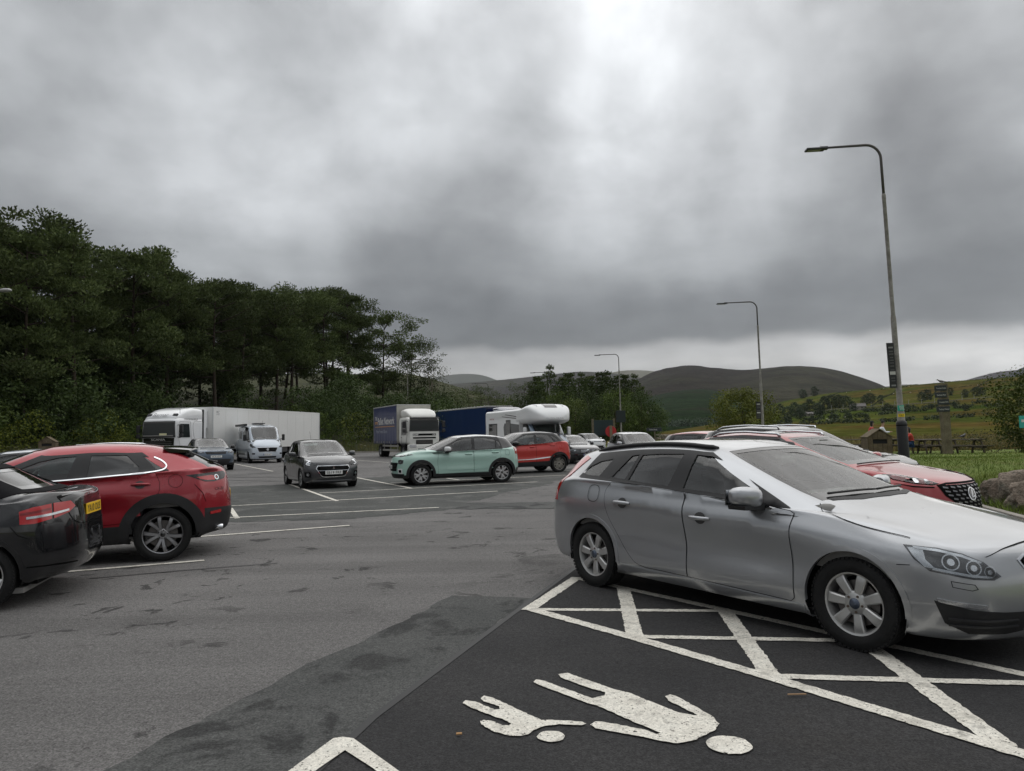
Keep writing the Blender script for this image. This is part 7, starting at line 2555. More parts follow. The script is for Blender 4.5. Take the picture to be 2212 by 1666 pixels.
def red_black_suv():
 red = paint('flame_red', (.47, .022, .015), metal=.1, rough=.28)
 blk = paint('roof_black', (.012, .012, .013), rough=.25)
 W = .889
 R = gen_rings(2.08, -2.03, W, zb=.25, zsill=.46, zmid=.66, zu=.88, belt=((0, 1.20), (3, 1.19), (4, 1.16), (5, 1.12), (7, 1.08), (9, 1.05)), zbF=.24, zlF=.40, zmF=.60, zuF=.76, zhF=.92,
      zbR=.34, zlR=.54, zmR=.72, zuR=.96, zsR=1.12, xc=1.20, zc=1.13, xa=.88, xh=.30, zh=1.50, zr_max=1.575, xr=-1.55, zr=1.47, xg=-1.85, zg=1.18, yc=.66, cant_drop=.05, rc=.20, yrc=.84, axle=1.303, lean=.05, hollow=.02)
 pf = [(-.27, 1.10), (-.30, 1.47), (-.02, 1.46), (.22, 1.39), (.46, 1.25), (.52, 1.10)]
 ps = [(.56, 1.095), (.56, 1.18), (.72, 1.08)]
 pr = [(-.36, 1.115), (-.39, 1.47), (-.72, 1.465), (-.92, 1.43), (-1.12, 1.20), (-1.10, 1.17)]
 pq = [(-1.20, 1.215), (-1.0, 1.425), (-1.10, 1.40), (-1.27, 1.30), (-1.34, 1.23)]
 df = [(-.315, 1.075), (-.315, .44), (.76, .42), (.80, .78), (.78, 1.02), (.5, 1.055)]
 dr = [(-.33, 1.08), (-.33, .44), (-.82, .45), (-.90, .56), (-1.04, .74), (-1.20, .84), (-1.22, 1.0), (-1.18, 1.15)]
 x = spokes(5, .030, .036, a0=pi / 2, pair=.05, pair_out=.34) + spokes(5, .022, .040, a0=pi / 2 + pi / 5)
 sp = dict(name='suv_car', label='bright red small SUV with black roof behind the mint hatchback', cat='car', loc=(.24, 29.0), heading=204, scale=1.045, rings=R, wb=2.606, half=W, track=1.54, r=.335, tw=.205, rim_r=.232, arch=.39,
     style=dict(spokes=x, hub=.07, dish=.008, barrel=M_blackalloy()), rim_mat=mat('alloy_bronze', (.42, .40, .36), rough=.3, metal=.7), cap_mat=M_black(), paint=red, roof=blk, clad=M_black(), clad_arch=.055,
     clad_b=lambda a: 1.9 if 2.2 < a < 9.6 else 2.1, dlo=(3.0, 9.0), panes=[pf, ps, pr, pq], doors=[df, dr], handles=[(-.16, .985), (-1.03, 1.03)], handle_cup_shade=False, belt=1.08, dash_x=.72, black_pillars=True, lift=.05, rear_glass=M_privacy())
 root, sh = make_car(sp)
 sh.patch('door_strip', [(.70, .52), (-.10, .545), (-.95, .62), (-.90, .575), (-.30, .52), (.70, .495)], 'L', M_chrome(), root, off=.010, h=.06, skirt=.008)
 sh.patch('tail_lamp', [(-1.70, .81, 1.08), (-1.86, .72, 1.10), (-1.95, .55, 1.08), (-1.97, .50, .96), (-1.90, .66, .93), (-1.76, .79, .97)], 128, mat('tail_lamp_smoked', (.14, .006, .008), rough=.1, coat=1.), root, off=.012, h=.04, skirt=.012)
 lamp3(sh, root, [(1.72, .82, .92), (1.90, .72, .90), (2.0, .52, .88), (2.0, .52, .80), (1.92, .70, .79), (1.76, .81, .84)], 50, bowls=(((1.93, .68, .84), .035),))
 sh.patch('grille', [(-.50, .87), (.50, .87), (.40, .78), (-.40, .78)], 'F', M_gloss(), root, off=.006, h=.05, mirror=False)
 sh.patch('lower_intake', [(-.55, .52), (.55, .52), (.48, .34), (-.48, .34)], 'F', M_black(), root, off=.006, h=.05, mirror=False)
 plate_on(sh, root, None, .58, 'F', M_white())
 plate_on(sh, root, None, .78, 'B', M_yellow())
 m = MB().box((-1.58, 0, 1.475), (.20, 1.10, .025), ry=-.18, bev=.01)
 m.build('roof_spoiler', blk, root)
 for sy in (1, -1):
  mirror_glass(root, sy, (.56, sy * .84, 1.06), (.20, .18, .15), M_gloss(), M_black(), tip=.09)
 wipers(sh, root, 1.2, ((-.6, 0), (0, .55)))
 return root

def grey_hatchback():
 grey = paint('mineral_grey', (.055, .056, .060), metal=.5, rough=.28)
 W = .8675
 R = gen_rings(1.98, -1.86, W, zb=.20, zsill=.36, zmid=.58, zu=.80, belt=((0, 1.08), (3, 1.06), (5, 1.03), (7, 1.0), (9, .97)), zbF=.18, zlF=.30, zmF=.50, zuF=.68, zhF=.82, zhood=.975,
      zbR=.28, zlR=.45, zmR=.66, zuR=.88, zsR=1.02, xc=1.08, zc=1.04, xa=.78, xh=.16, zh=1.44, zr_max=1.495, xr=-1.55, zr=1.42, xg=-1.76, zg=1.08, yc=.64, cant_drop=.045, rc=.18, fc=.22, yfc=.84, axle=1.225, lean=.06, hollow=.01)
 pf = [(-.29, 1.04), (-.30, 1.39), (-.05, 1.385), (.15, 1.33), (.40, 1.20), (.60, 1.04)]
 pr = [(-.38, 1.045), (-.39, 1.39), (-.75, 1.385), (-1.02, 1.35), (-1.14, 1.10)]
 df = [(-.335, 1.015), (-.335, .34), (.70, .32), (.74, .70), (.72, .95)]
 dr = [(-.35, 1.015), (-.35, .34), (-.80, .35), (-.95, .55), (-1.15, .75), (-1.20, 1.03)]
 st = dict(spokes=spokes(5, .040, .050, a0=pi / 2, pair=.14, pair_out=.26), barrel=M_blackalloy(), hub=.065, dish=.006)
 sp = dict(name='hatchback_car', label='dark grey hatchback facing the camera with twin bright headlamps', cat='car', loc=(-6.42, 23.6), heading=-62, rings=R, wb=2.45, half=W, track=1.52, r=.302, tw=.185, rim_r=.21, arch=.345,
     style=st, rim_mat=M_alloy(), cap_mat=M_black(), paint=grey, dlo=(3.0, 9.0), panes=[(pf, M_side()), (pr, M_privacy())], doors=[df, dr], handles=[(-.18, .86)], handle_cup_shade=False, belt=1.0, dash_x=.66, black_pillars=True, rear_glass=M_side())
 root, sh = make_car(sp)
 hl = [(1.42, .83, .89), (1.55, .80, .905), (1.70, .72, .875), (1.83, .55, .79), (1.86, .50, .74), (1.80, .62, .70), (1.66, .78, .70), (1.52, .84, .78)]
 lamp3(sh, root, hl, 38, bowls=(((1.72, .70, .79), .055),), drl=[(1.60, .79, .86), (1.70, .71, .845), (1.66, .76, .80), (1.66, .77, .745), (1.75, .68, .715), (1.76, .67, .735), (1.69, .75, .755), (1.69, .74, .80), (1.74, .68, .855), (1.62, .78, .878)])
 gr = [(-.46, .70), (.46, .70), (.50, .62), (.36, .40), (.28, .37), (-.28, .37), (-.36, .40), (-.50, .62)]
 sh.patch('grille', gr, 'F', M_gap(), root, off=.004, h=.05, mirror=False)
 sh.patch('grille_frame', grow(gr, .012), 'F', M_chrome(), root, off=.014, h=.05, mirror=False, holes=[grow(gr, -.008)], skirt=.01)
 for i in range(6):
  sh.patch('grille_bar', [(-.40, .43 + i * .045), (.40, .43 + i * .045), (.40, .44 + i * .045), (-.40, .44 + i * .045)], 'F', M_black(), root, off=.010, h=.08, mirror=False)
 sh.patch('grille_chrome', [(-.46, .565), (.46, .565), (.46, .552), (-.46, .552)], 'F', M_chrome(), root, off=.016, h=.05, mirror=False)
 P, Nn = sh.project([(0, .645)], 'F', .022)
 lettering('emblem', 'S', .095, P[0], (0, 1, 0), (0, 0, 1), M_chrome(), root, bold=.03)
 plate_on(sh, root, 'SB19 FRF', .50, 'F', M_white(), off=.025)
 for q in ([(1.62, .80, .52), (1.78, .66, .52), (1.80, .62, .36), (1.66, .77, .36)],):
  sh.patch('fog_recess', q, 40, M_gap(), root, off=.004, h=.05)
 e1 = Vector((-sin(radians(40)), cos(radians(40)), 0))
 u = Vector((1.73, .70, 0)).dot(e1)
 sh.patch('fog_lamp', circle2((u, .445), .045), 40, M_lamp(), root, off=.012, h=.04)
 sh.patch('lower_lip', [(-.60, .27), (.60, .27), (.60, .24), (-.60, .24)], 'F', mat('lip_silver', (.25, .25, .26), rough=.35, metal=.5), root, off=.012, h=.05, mirror=False, skirt=.01)
 wipers(sh, root, 1.08, ((-.6, 0), (0, .55)))
 for sy in (1, -1):
  mirror_glass(root, sy, (.50, sy * .83, .97), (.20, .17, .145), grey, grey, tip=.09)
 MB().tube([(-1.2, 0, 1.47), (-1.42, 0, 1.78)], [.006, .003], 5).build('aerial', M_black(), root)
 MB().box((.24, 0, 1.36), (.06, .22, .06), bev=.02).build('interior_mirror', M_black(), root)
 plate_on(sh, root, None, .70, 'B', M_yellow())
 return root

def blue_suv():
 blue = paint('byron_blue', (.085, .115, .155), metal=.5, rough=.3)
 blk = paint('roof_black', (.012, .012, .013), rough=.25)
 W = .95
 R = gen_rings(2.22, -2.15, W, zb=.28, zsill=.50, zmid=.72, zu=.94, belt=((0, 1.24), (3, 1.22), (5, 1.17), (7, 1.12), (9, 1.09)), zbF=.26, zlF=.44, zmF=.66, zuF=.84, zhF=.98, zhood=1.09,
      zbR=.36, zlR=.56, zmR=.76, zuR=1.0, zsR=1.16, xc=1.18, zc=1.16, xa=.88, xh=.22, zh=1.57, zr_max=1.64, xr=-1.75, zr=1.53, xg=-2.0, zg=1.24, yc=.70, cant_drop=.05, fc=.22, yfc=.86, axle=1.34, lean=.05)
 pf = [(-.3, 1.16), (-.33, 1.51), (0, 1.50), (.2, 1.43), (.46, 1.28), (.62, 1.16)]
 pr = [(-.4, 1.17), (-.42, 1.51), (-.85, 1.49), (-1.12, 1.44), (-1.10, 1.22)]
 df = [(-.35, 1.12), (-.35, .48), (.8, .46), (.84, .8), (.82, 1.06)]
 st = dict(spokes=spokes(5, .05, .07, a0=.4, pair=.10, pair_out=.2), hub=.08)
 sp = dict(name='suv_car', label='blue grey SUV with black roof facing the camera beside the white trailer', cat='car', loc=(-15.9, 37.3), heading=-58, rings=R, wb=2.68, half=W, track=1.62, r=.36, tw=.235, rim_r=.25, arch=.41,
     style=st, rim_mat=M_darkalloy(), paint=blue, roof=blk, clad_b=lambda a: 1.5 if 2 < a < 9.6 else 1.8, clad_arch=.03, dlo=(3.2, 9.0), panes=[pf, (pr, M_privacy())], doors=[df], belt=1.12, dash_x=.7, black_pillars=True, lift=.08)
 root, sh = make_car(sp)
 lamp3(sh, root, [(1.75, .89, .955), (1.98, .78, .965), (2.10, .58, .955), (2.11, .56, .885), (2.0, .76, .88), (1.78, .88, .90)], 40, bowls=(((2.03, .70, .925), .03), ((1.93, .80, .925), .03)))
 sh.patch('grille', [(-.50, .955), (.50, .955), (.44, .83), (-.44, .83)], 'F', M_gap(), root, off=.006, h=.05, mirror=False)
 for i in range(3):
  sh.patch('grille_bar', [(-.46, .85 + i * .035), (.46, .85 + i * .035), (.46, .862 + i * .035), (-.46, .862 + i * .035)], 'F', M_darkalloy(), root, off=.012, h=.06, mirror=False)
 P, Nn = sh.project([(0, 1.0)], 'F', .006)
 lettering('bonnet_lettering', 'RANGE ROVER', .05, P[0], (0, 1, 0), (-.3, 0, 1), M_gap(), root, width=.78)
 sh.patch('lower_intake', [(-.72, .58), (.72, .58), (.60, .38), (-.60, .38)], 'F', M_black(), root, off=.006, h=.05, mirror=False)
 sh.patch('skid_plate', [(-.50, .42), (.50, .42), (.44, .33), (-.44, .33)], 'F', M_black(), root, off=.014, h=.05, mirror=False)
 plate_on(sh, root, 'VK70 HTC', .71, 'F', M_white(), off=.012)
 wipers(sh, root, 1.18, ((-.6, 0), (0, .55)))
 for sy in (1, -1):
  mirror_glass(root, sy, (.58, sy * .90, 1.09), (.22, .18, .17), M_gloss(), M_black(), tip=.09)
 return root

def red_lexus():
 red = paint('coral_red', (.30, .016, .020), metal=.25, rough=.3)
 W = .92
 R = gen_rings(2.26, -2.2, W, zb=.24, zsill=.46, zmid=.66, zu=.86, belt=((0, 1.12), (3, 1.12), (5, 1.06), (7, 1.02), (9, 1.0)), zbF=.22, zlF=.36, zmF=.55, zuF=.72, zhF=.86, zhood=1.0,
      zbR=.34, zlR=.54, zmR=.72, zuR=.94, zsR=1.06, xc=1.14, zc=1.09, xa=.86, xh=.12, zh=1.455, zr_max=1.53, xr=-1.75, zr=1.42, xg=-2.02, zg=1.12, yc=.67, cant_drop=.05, fc=.24, yfc=.82, axle=1.32, lean=.06, wedge=.14)
 pf = [(-.3, 1.07), (-.32, 1.43), (-.05, 1.42), (.15, 1.35), (.40, 1.20), (.62, 1.06)]
 pr = [(-.38, 1.08), (-.40, 1.43), (-.78, 1.42), (-1.02, 1.37), (-1.22, 1.16)]
 df = [(-.34, 1.03), (-.34, .46), (.76, .44), (.80, .78), (.78, .97)]
 dr = [(-.355, 1.03), (-.355, .46), (-.85, .48), (-1.02, .70), (-1.22, .86), (-1.24, 1.08)]
 st = dict(spokes=spokes(5, .05, .07, a0=.3, pair=.12, pair_out=.24), hub=.075)
 sp = dict(name='suv_car', label='red SUV with silver roof rails beyond the silver estate car', cat='car', loc=(4.56, 11.05), heading=-54, rings=R, wb=2.64, half=W, track=1.58, r=.34, tw=.225, rim_r=.24, arch=.40,
     style=st, rim_mat=M_darkalloy(), paint=red, clad_arch=.05, clad_b=lambda a: 1.7 if 2 < a < 9.5 else 1.3, dlo=(3.2, 9.0), panes=[pf, pr], doors=[df, dr], handles=[(-.2, .92)], handle_cup_shade=False, belt=1.03, dash_x=.68, lift=.06, na=7, nb=5)
 root, sh = make_car(sp)
 roof_rails(sh, root, mat('rail_silver', (.62, .63, .65), rough=.25, metal=.9), 3.3, 9.3, b=8.45, lift=.035, rad=.018)
 sh.ppatch('roof_panel', 6.6, 8.0, 9.0, 10, M_gloss(), root, off=.004)
 hl = [(1.60, .86, .965), (1.80, .80, .955), (2.02, .66, .905), (2.10, .52, .85), (2.06, .60, .835), (1.92, .78, .855), (1.72, .86, .90)]
 lamp3(sh, root, hl, 42, housing=M_lamp(), bowls=(((1.92, .73, .89), .03), ((2.01, .64, .875), .03)))
 sh.patch('day_lamp', [(1.66, .86, .865), (1.90, .79, .83), (2.07, .60, .815), (2.07, .60, .80), (1.90, .79, .815)], 42, M_gap(), root, off=.006, h=.05)
 gr = [(-.56, .835), (-.40, .86), (.40, .86), (.56, .835), (.50, .70), (.36, .60), (.44, .46), (.62, .28), (-.62, .28), (-.44, .46), (-.36, .60), (-.50, .70)]
 sh.patch('grille', gr, 'F', M_gap(), root, off=.005, h=.05, mirror=False)
 bl = MB()
 for i in range(11):
  z = .315 + i * .048
  w = np.interp(z, [.28, .46, .60, .70, .835], [.60, .43, .35, .49, .54])
  n = int(w * 2 / .11)
  for k in range(n):
   y = -w + (k + .5 + (i % 2) * .0) * (2 * w / n)
   P, Nn = sh.project([(y - .035, z), (y + .035, z - .010), (y + .035, z + .008), (y - .035, z + .020)], 'F', .014)
   bl.add(P, [(0, 1, 2, 3)])
 bl.build('grille_mesh', mat('grille_metal', (.20, .20, .21), rough=.35, metal=.9), root)['kind'] = 'stuff'
 sh.patch('emblem', circle2((0, .70), .085, 24, 1.15), 'F', M_gloss(), root, off=.020, h=.04, mirror=False)
 sh.patch('emblem_ring', circle2((0, .70), .085, 24, 1.15), 'F', M_chrome(), root, off=.024, h=.03, mirror=False, holes=[circle2((0, .70), .072, 24, 1.15)])
 sh.patch('emblem_mark', ribbon([(.03, .765), (-.025, .668), (.055, .668)], .016), 'F', M_chrome(), root, off=.026, h=.03, mirror=False)
 wipers(sh, root, 1.14, ((-.6, 0), (0, .55)))
 MB().box((.20, 0, 1.375), (.16, .22, .07), bev=.02).build('roof_console', M_trim(), root)
 MB().box((.78, .25, 1.075), (.26, .34, .006), rz=.3, ry=.06).build('paper_sheet', mat('paper', (.7, .75, .76), rough=.8), root)
 for sy in (1, -1):
  mirror_glass(root, sy, (.52, sy * .87, 1.03), (.21, .19, .16), red, M_black(), tip=.09)
 plate_on(sh, root, None, .40, 'F', M_white())
 return root

PLAIN = {
 'suv': dict(F=2.2, Rr=-2.2, W=.93, zb=.27, zsill=.48, zmid=.70, zu=.92, belt=((0, 1.2), (3, 1.2), (5, 1.13), (7, 1.08), (9, 1.06)), zbF=.26, zlF=.42, zmF=.62, zuF=.80, zhF=.95, zbR=.36, zlR=.56, zmR=.74, zuR=1.0, zsR=1.14,
    xc=1.16, zc=1.15, xa=.88, xh=.22, zh=1.57, zr_max=1.64, xr=-1.95, zr=1.53, xg=-2.08, zg=1.2, yc=.71, axle=1.34),
 'saloon': dict(F=2.32, Rr=-2.36, W=.92, zb=.2, zsill=.35, zmid=.56, zu=.78, belt=((0, .98), (3, 1.0), (5, .98), (7, .95), (9, .93)), zhF=.78, zhood=.92, zsR=.98, zuR=.84, xc=1.12, zc=.99, xa=.84, xh=.12, zh=1.38, zr_max=1.45, xr=-1.25, zr=1.37, xg=-1.85, zg=1.03, yc=.68, axle=1.42),
 'estate': dict(F=2.35, Rr=-2.33, W=.92, zb=.2, zsill=.35, zmid=.56, zu=.78, belt=((0, 1.03), (3, 1.05), (5, 1.0), (7, .96), (9, .94)), zhF=.78, zhood=.92, zsR=1.0, xc=1.12, zc=1.0, xa=.86, xh=.14, zh=1.39, zr_max=1.46, xr=-1.9, zr=1.37, xg=-2.2, zg=1.06, yc=.68, axle=1.40),
 'mini': dict(F=1.76, Rr=-1.72, W=.82, zb=.2, zsill=.36, zmid=.58, zu=.80, belt=((0, 1.04), (3, 1.04), (5, 1.0), (7, .97), (9, .95)), zhF=.86, zhood=.95, zsR=1.02, xc=1.02, zc=1.0, xa=.76, xh=.20, zh=1.43, zr_max=1.48, xr=-1.48, zr=1.43, xg=-1.64, zg=1.06, yc=.63, axle=1.21, fc=.18, rc=.16),
 'mpv': dict(F=2.1, Rr=-2.05, W=.89, zb=.21, zsill=.38, zmid=.60, zu=.82, belt=((0, 1.08), (3, 1.08), (5, 1.02), (7, .99), (9, .97)), zhF=.84, zhood=.98, zsR=1.04, xc=1.2, zc=1.06, xa=.9, xh=.2, zh=1.48, zr_max=1.55, xr=-1.75, zr=1.46, xg=-1.96, zg=1.1, yc=.67, axle=1.3),
}

def plain_car(name, label, kind, loc, heading, pm, rails=None, plate=None, roof=None, r=.325, emblem=None, cat='car', grille='bars', mirror_mat=None, scale=None, band=False, chrome=False, glassm=None):
 """a further car of a body type, with its windows, lamps, doors and wheels"""
 g = dict(PLAIN[kind])
 W, axle = g['W'], g['axle']
 R = gen_rings(**g)
 be = lambda x: float(np.interp(x, [-1.6, -.6, .3, .8], [g['belt'][1][1], g['belt'][2][1], g['belt'][3][1], g['belt'][4][1]])) + .015
 zt = g['zr_max'] - .09
 xr, xh = g['xr'], g['xh']
 pf = [(-.30, be(-.3)), (-.32, zt), (xh - .30, zt - .01), (xh - .02, zt - .08), (g['xa'] - .32, be(.5) + .06), (g['xa'] - .30, be(.5))]
 pr = [(-.40, be(-.4)), (-.42, zt), (max(xr + .55, -1.25), zt - .02), (max(xr + .42, -1.45), zt - .12), (max(g['xg'] + .62, -1.35), be(-1.2))]
 df = [(-.36, be(-.36) - .035), (-.36, g['zsill'] - .02), (axle - .52, g['zsill'] - .03), (axle - .48, .75), (g['xa'] - .08, be(.7) - .04)]
 dr = [(-.375, be(-.4) - .035), (-.375, g['zsill'] - .02), (-axle + .45, g['zsill'] - .01), (-axle + .28, .66), (-axle + .08, .80), (-axle + .06, be(-1.2) - .04)]
 st = dict(spokes=spokes(5, .05, .075, a0=.4), hub=.075)
 sp = dict(name=name, label=label, cat=cat, loc=loc, heading=heading, rings=R, wb=axle * 2, half=W, track=W * 2 - .26, r=r, tw=.205, rim_r=r * .68, arch=r + .05, style=st, rim_mat=M_alloy(), paint=pm, roof=roof, dlo=(3.1, 9.0),
     panes=[pf, (pr, glassm or M_side())], doors=[df, dr], handles=[(-.2, be(-.2) - .12)], handle_cup_shade=False, belt=be(.5), dash_x=.68, black_pillars=True, na=5, nb=3, scale=scale, lift=.05 if kind == 'suv' else 0)
 if chrome:
  sp['chrome'] = spline([(g['xa'] - .25, be(.6) - .022), (0, be(0) - .022), (-1.0, be(-1) - .022), (max(g['xg'] + .5, -1.5), be(-1.4) - .02), (max(xr + .45, -1.45), zt - .05)], 3)
 root, sh = make_car(sp)
 F, zh = g['F'], g['zhF']
 z0 = zh - .045
 fc = g.get('fc', .24)
 hl = [(F - fc - .30, W * .93, z0 + .03), (F - fc - .05, W * .84, z0 + .015), (F - .12, W * .60, z0 - .02), (F - .09, W * .52, z0 - .09), (F - fc * .8, W * .74, z0 - .12), (F - fc - .22, W * .91, z0 - .06)]
 lamp3(sh, root, hl, 42, bowls=(((F - .20, W * .70, z0 - .05), .04),))
 gz0, gz1 = (zh - .05, zh - .24) if grille == 'bars' else (zh - .04, zh - .11)
 gr = [(-.42, gz0), (.42, gz0), (.36, gz1), (-.36, gz1)]
 sh.patch('grille', gr, 'F', M_gap(), root, off=.006, h=.05, mirror=False)
 for i in range(3 if grille == 'bars' else 1):
  zz = gz1 + (gz0 - gz1) * (i + 1) / (4 if grille == 'bars' else 2)
  sh.patch('grille_bar', [(-.38, zz), (.38, zz), (.38, zz + .014), (-.38, zz + .014)], 'F', M_chrome(), root, off=.013, h=.06, mirror=False)
 if emblem == 'star':
  zz = (gz0 + gz1) / 2
  sh.patch('emblem_ring', circle2((0, zz), .085, 24), 'F', M_chrome(), root, off=.022, h=.03, mirror=False, holes=[circle2((0, zz), .070, 24)])
  for k in range(3):
   a = pi / 2 + k * 2 * pi / 3
   sh.patch('emblem_ray', ribbon([(0, zz), (.075 * cos(a), zz + .075 * sin(a))], .020), 'F', M_chrome(), root, off=.022, h=.03, mirror=False)
 zi = g.get('zbF', .18) + .04
 sh.patch('lower_intake', [(-.58, zi + .19), (.58, zi + .19), (.50, zi), (-.50, zi)], 'F', M_black(), root, off=.006, h=.05, mirror=False)
 if plate is not None:
  plate_on(sh, root, plate or None, zi + .235, 'F', M_white(), off=.02, band=band)
 plate_on(sh, root, None, .72 if kind != 'suv' else .85, 'B', M_yellow())
 sh.patch('tail_lamp', [(g['Rr'] + .30, W * .93, g['zsR'] - .04), (g['Rr'] + .12, W * .80, g['zsR'] - .04), (g['Rr'] + .06, W * .62, g['zsR'] - .06), (g['Rr'] + .05, W * .60, g['zsR'] - .18), (g['Rr'] + .14, W * .84, g['zsR'] - .2), (g['Rr'] + .28, W * .93, g['zsR'] - .16)], 130, M_red(), root, off=.008, h=.05, skirt=.006)
 for sy in (1, -1):
  mirror_glass(root, sy, (g['xa'] - .30, sy * (W - .05), be(.6) - .02), (.20, .17, .15), mirror_mat or pm, M_black(), tip=.09)
 wipers(sh, root, g['xc'], ((-.55, 0), (0, .5)))
 if rails:
  roof_rails(sh, root, rails, 3.2, 9.0, b=8.5, lift=.045, rad=.017)
 return root, sh

def further_cars():
 dark = paint('dark_grey', (.02, .021, .024), metal=.4, rough=.25)
 black = paint('black_pearl', (.008, .008, .009), rough=.2)
 silver = paint('silver_blue', (.40, .43, .46), metal=.6, rough=.35)
 silver2 = paint('pale_silver', (.50, .51, .53), metal=.6, rough=.35)
 white = paint('car_white', (.74, .75, .75), rough=.3)
 railm = mat('rail_silver', (.62, .63, .65), rough=.25, metal=.9)
 plain_car('suv_car', 'dark grey SUV with silver roof rails beyond the red SUV', 'suv', (5.75, 14.35), -55, dark, rails=railm)
 plain_car('hatchback_car', 'red car with its roof showing behind the dark SUV', 'mpv', (5.55, 18.3), -56, paint('cherry_red', (.38, .015, .02), rough=.3))
 plain_car('estate_car', 'dark estate car with chrome window line near the small dark sign', 'estate', (7.5, 31.5), 186, dark, rails=railm, chrome=True)
 plain_car('people_carrier', 'pale silver car facing the camera behind the roof of the silver estate', 'mpv', (5.75, 33.6), -80, silver2, plate='', scale=1.0)
 plain_car('small_car', 'small white hatchback facing the camera beside the blank dark sign', 'mini', (6.85, 64.), -70, white, plate='BN16 YHG', r=.28, grille='slim')
 r, sh = plain_car('saloon_car', 'dark grey saloon with round star emblem next to the motorhome', 'saloon', (3.05, 38.0), -72, dark, plate='KY15 OUJ', emblem='star', band=True)
 plain_car('saloon_car', 'pale silver car behind the red crossover at the picture edge', 'saloon', (-9.25, 13.0), 203, silver)
 plain_car('suv_car', 'dark car with chrome roof rails behind the red crossover', 'estate', (-10.0, 16.2), 205, black, rails=M_chrome(), scale=1.03)

def loft(sections, n=28, ex=.35, cap=True):
 """closed skin over sections (x, half width, z low, z high[, corner exponent]) of rounded-rectangle shape"""
 v, f = [], []
 for sec in sections:
  x, hw, z0, z1 = sec[:4]
  e = sec[4] if len(sec) > 4 else ex
  for i in range(n):
   t = 2 * pi * (i + .5) / n
   c, s_ = cos(t), sin(t)
   v.append((x, math.copysign(abs(c) ** e, c) * hw, (z0 + z1) / 2 + math.copysign(abs(s_) ** e, s_) * (z1 - z0) / 2))
 for k in range(len(sections) - 1):
  for i in range(n):
   f.append((k * n + i, k * n + (i + 1) % n, (k + 1) * n + (i + 1) % n, (k + 1) * n + i))
 if cap:
  f.append(tuple(range(n))[::-1])
  f.append(tuple((len(sections) - 1) * n + i for i in range(n)))
 return v, f

def quad_panel(root, name, pts, mt, t=.006):
 """thin flat panel from 3-D corner points, thickened backwards along its normal"""
 P = [Vector(p) for p in pts]
 nrm = (P[1] - P[0]).cross(P[2] - P[0]).normalized()
 n = len(P)
 v = P + [p - nrm * t for p in P]
 f = [tuple(range(n)), tuple(range(n, 2 * n))[::-1]] + [(i, n + i, n + (i + 1) % n, (i + 1) % n) for i in range(n)]
 return MB().add(v, f).build(name, mt, root)

def lorry_wheel(r=.5, w=.30):
 root = empty('wheel')
 hw = w / 2
 prof = [(.29, hw * .8), (.31, hw), (r - .05, hw), (r - .01, hw * .9)]
 for y0, y1 in ((.85, .35), (.25, -.25), (-.35, -.85)):
  prof += [(r - .02, hw * (y0 + .03)), (r, hw * y0), (r, hw * y1), (r - .02, hw * (y1 - .03))]
 prof += [(q, -y) for q, y in prof[:4][::-1]]
 smooth_by_angle(MB().lathe(prof, 36, 'y').build('tyre', M_rubber(), root), 40)
 MB().lathe([(.29, hw * .85), (.27, hw * .5), (.20, hw * .3), (.12, hw * .35), (.11, hw * .75), (0, hw * .8)], 24, 'y').build('rim', mat('lorry_rim', (.20, .20, .20), rough=.5, metal=.5, var=.2), root, True)
 MB().lathe([(.29, -hw * .4), (0, -hw * .4)], 16, 'y').build('wheel_back', M_dark(), root)
 return root

def put_wheels(root, proto, xs, half):
 first = proto.parent is None
 for x in xs:
  for sy in (1, -1):
   o = proto if first else copy_tree(proto, root)
   first = False
   o.parent = root
   o.location = (x, sy * half, proto_r(proto))
   o.rotation_euler = (0, x, 0 if sy > 0 else pi)

def proto_r(p):
 return p.get('radius', .5)

def fw(s, root, name, txt, size, x, z, sy, hw, mt, width=None, tilt=0., **k):
 """lettering on a flat vehicle side; sy the side"""
 c, s_ = cos(tilt), sin(tilt)
 right = (-sy * c, 0, s_) if True else None
 return lettering(name, txt, size, (x, sy * (hw + .012), z), right, (sy * s_ * 0, 0, 1), mt, root, width=width, **k)

def van_shell():
 W = 1.02
 R = gen_rings(2.98, -2.98, W, zb=.28, zsill=.50, zmid=.82, zu=1.12, belt=((0, 1.5), (3, 1.5), (5, 1.48), (7, 1.44), (9, 1.42)), zbF=.26, zlF=.44, zmF=.66, zuF=.90, zhF=1.10, zhood=1.36,
      zbR=.40, zlR=.6, zmR=.9, zuR=1.2, zsR=1.42, xc=2.36, zc=1.52, xa=2.02, xh=1.52, zh=2.30, zr_max=2.50, xr=-2.93, zr=2.48, xg=-2.95, zg=1.5, yc=.90, cant_drop=.10, fc=.20, yfc=.86, rc=.10, yrc=.96, axle=2.0, lean=.03, hollow=.0, wedge=.3, crown=.05, ledge=.03)
 return R, W

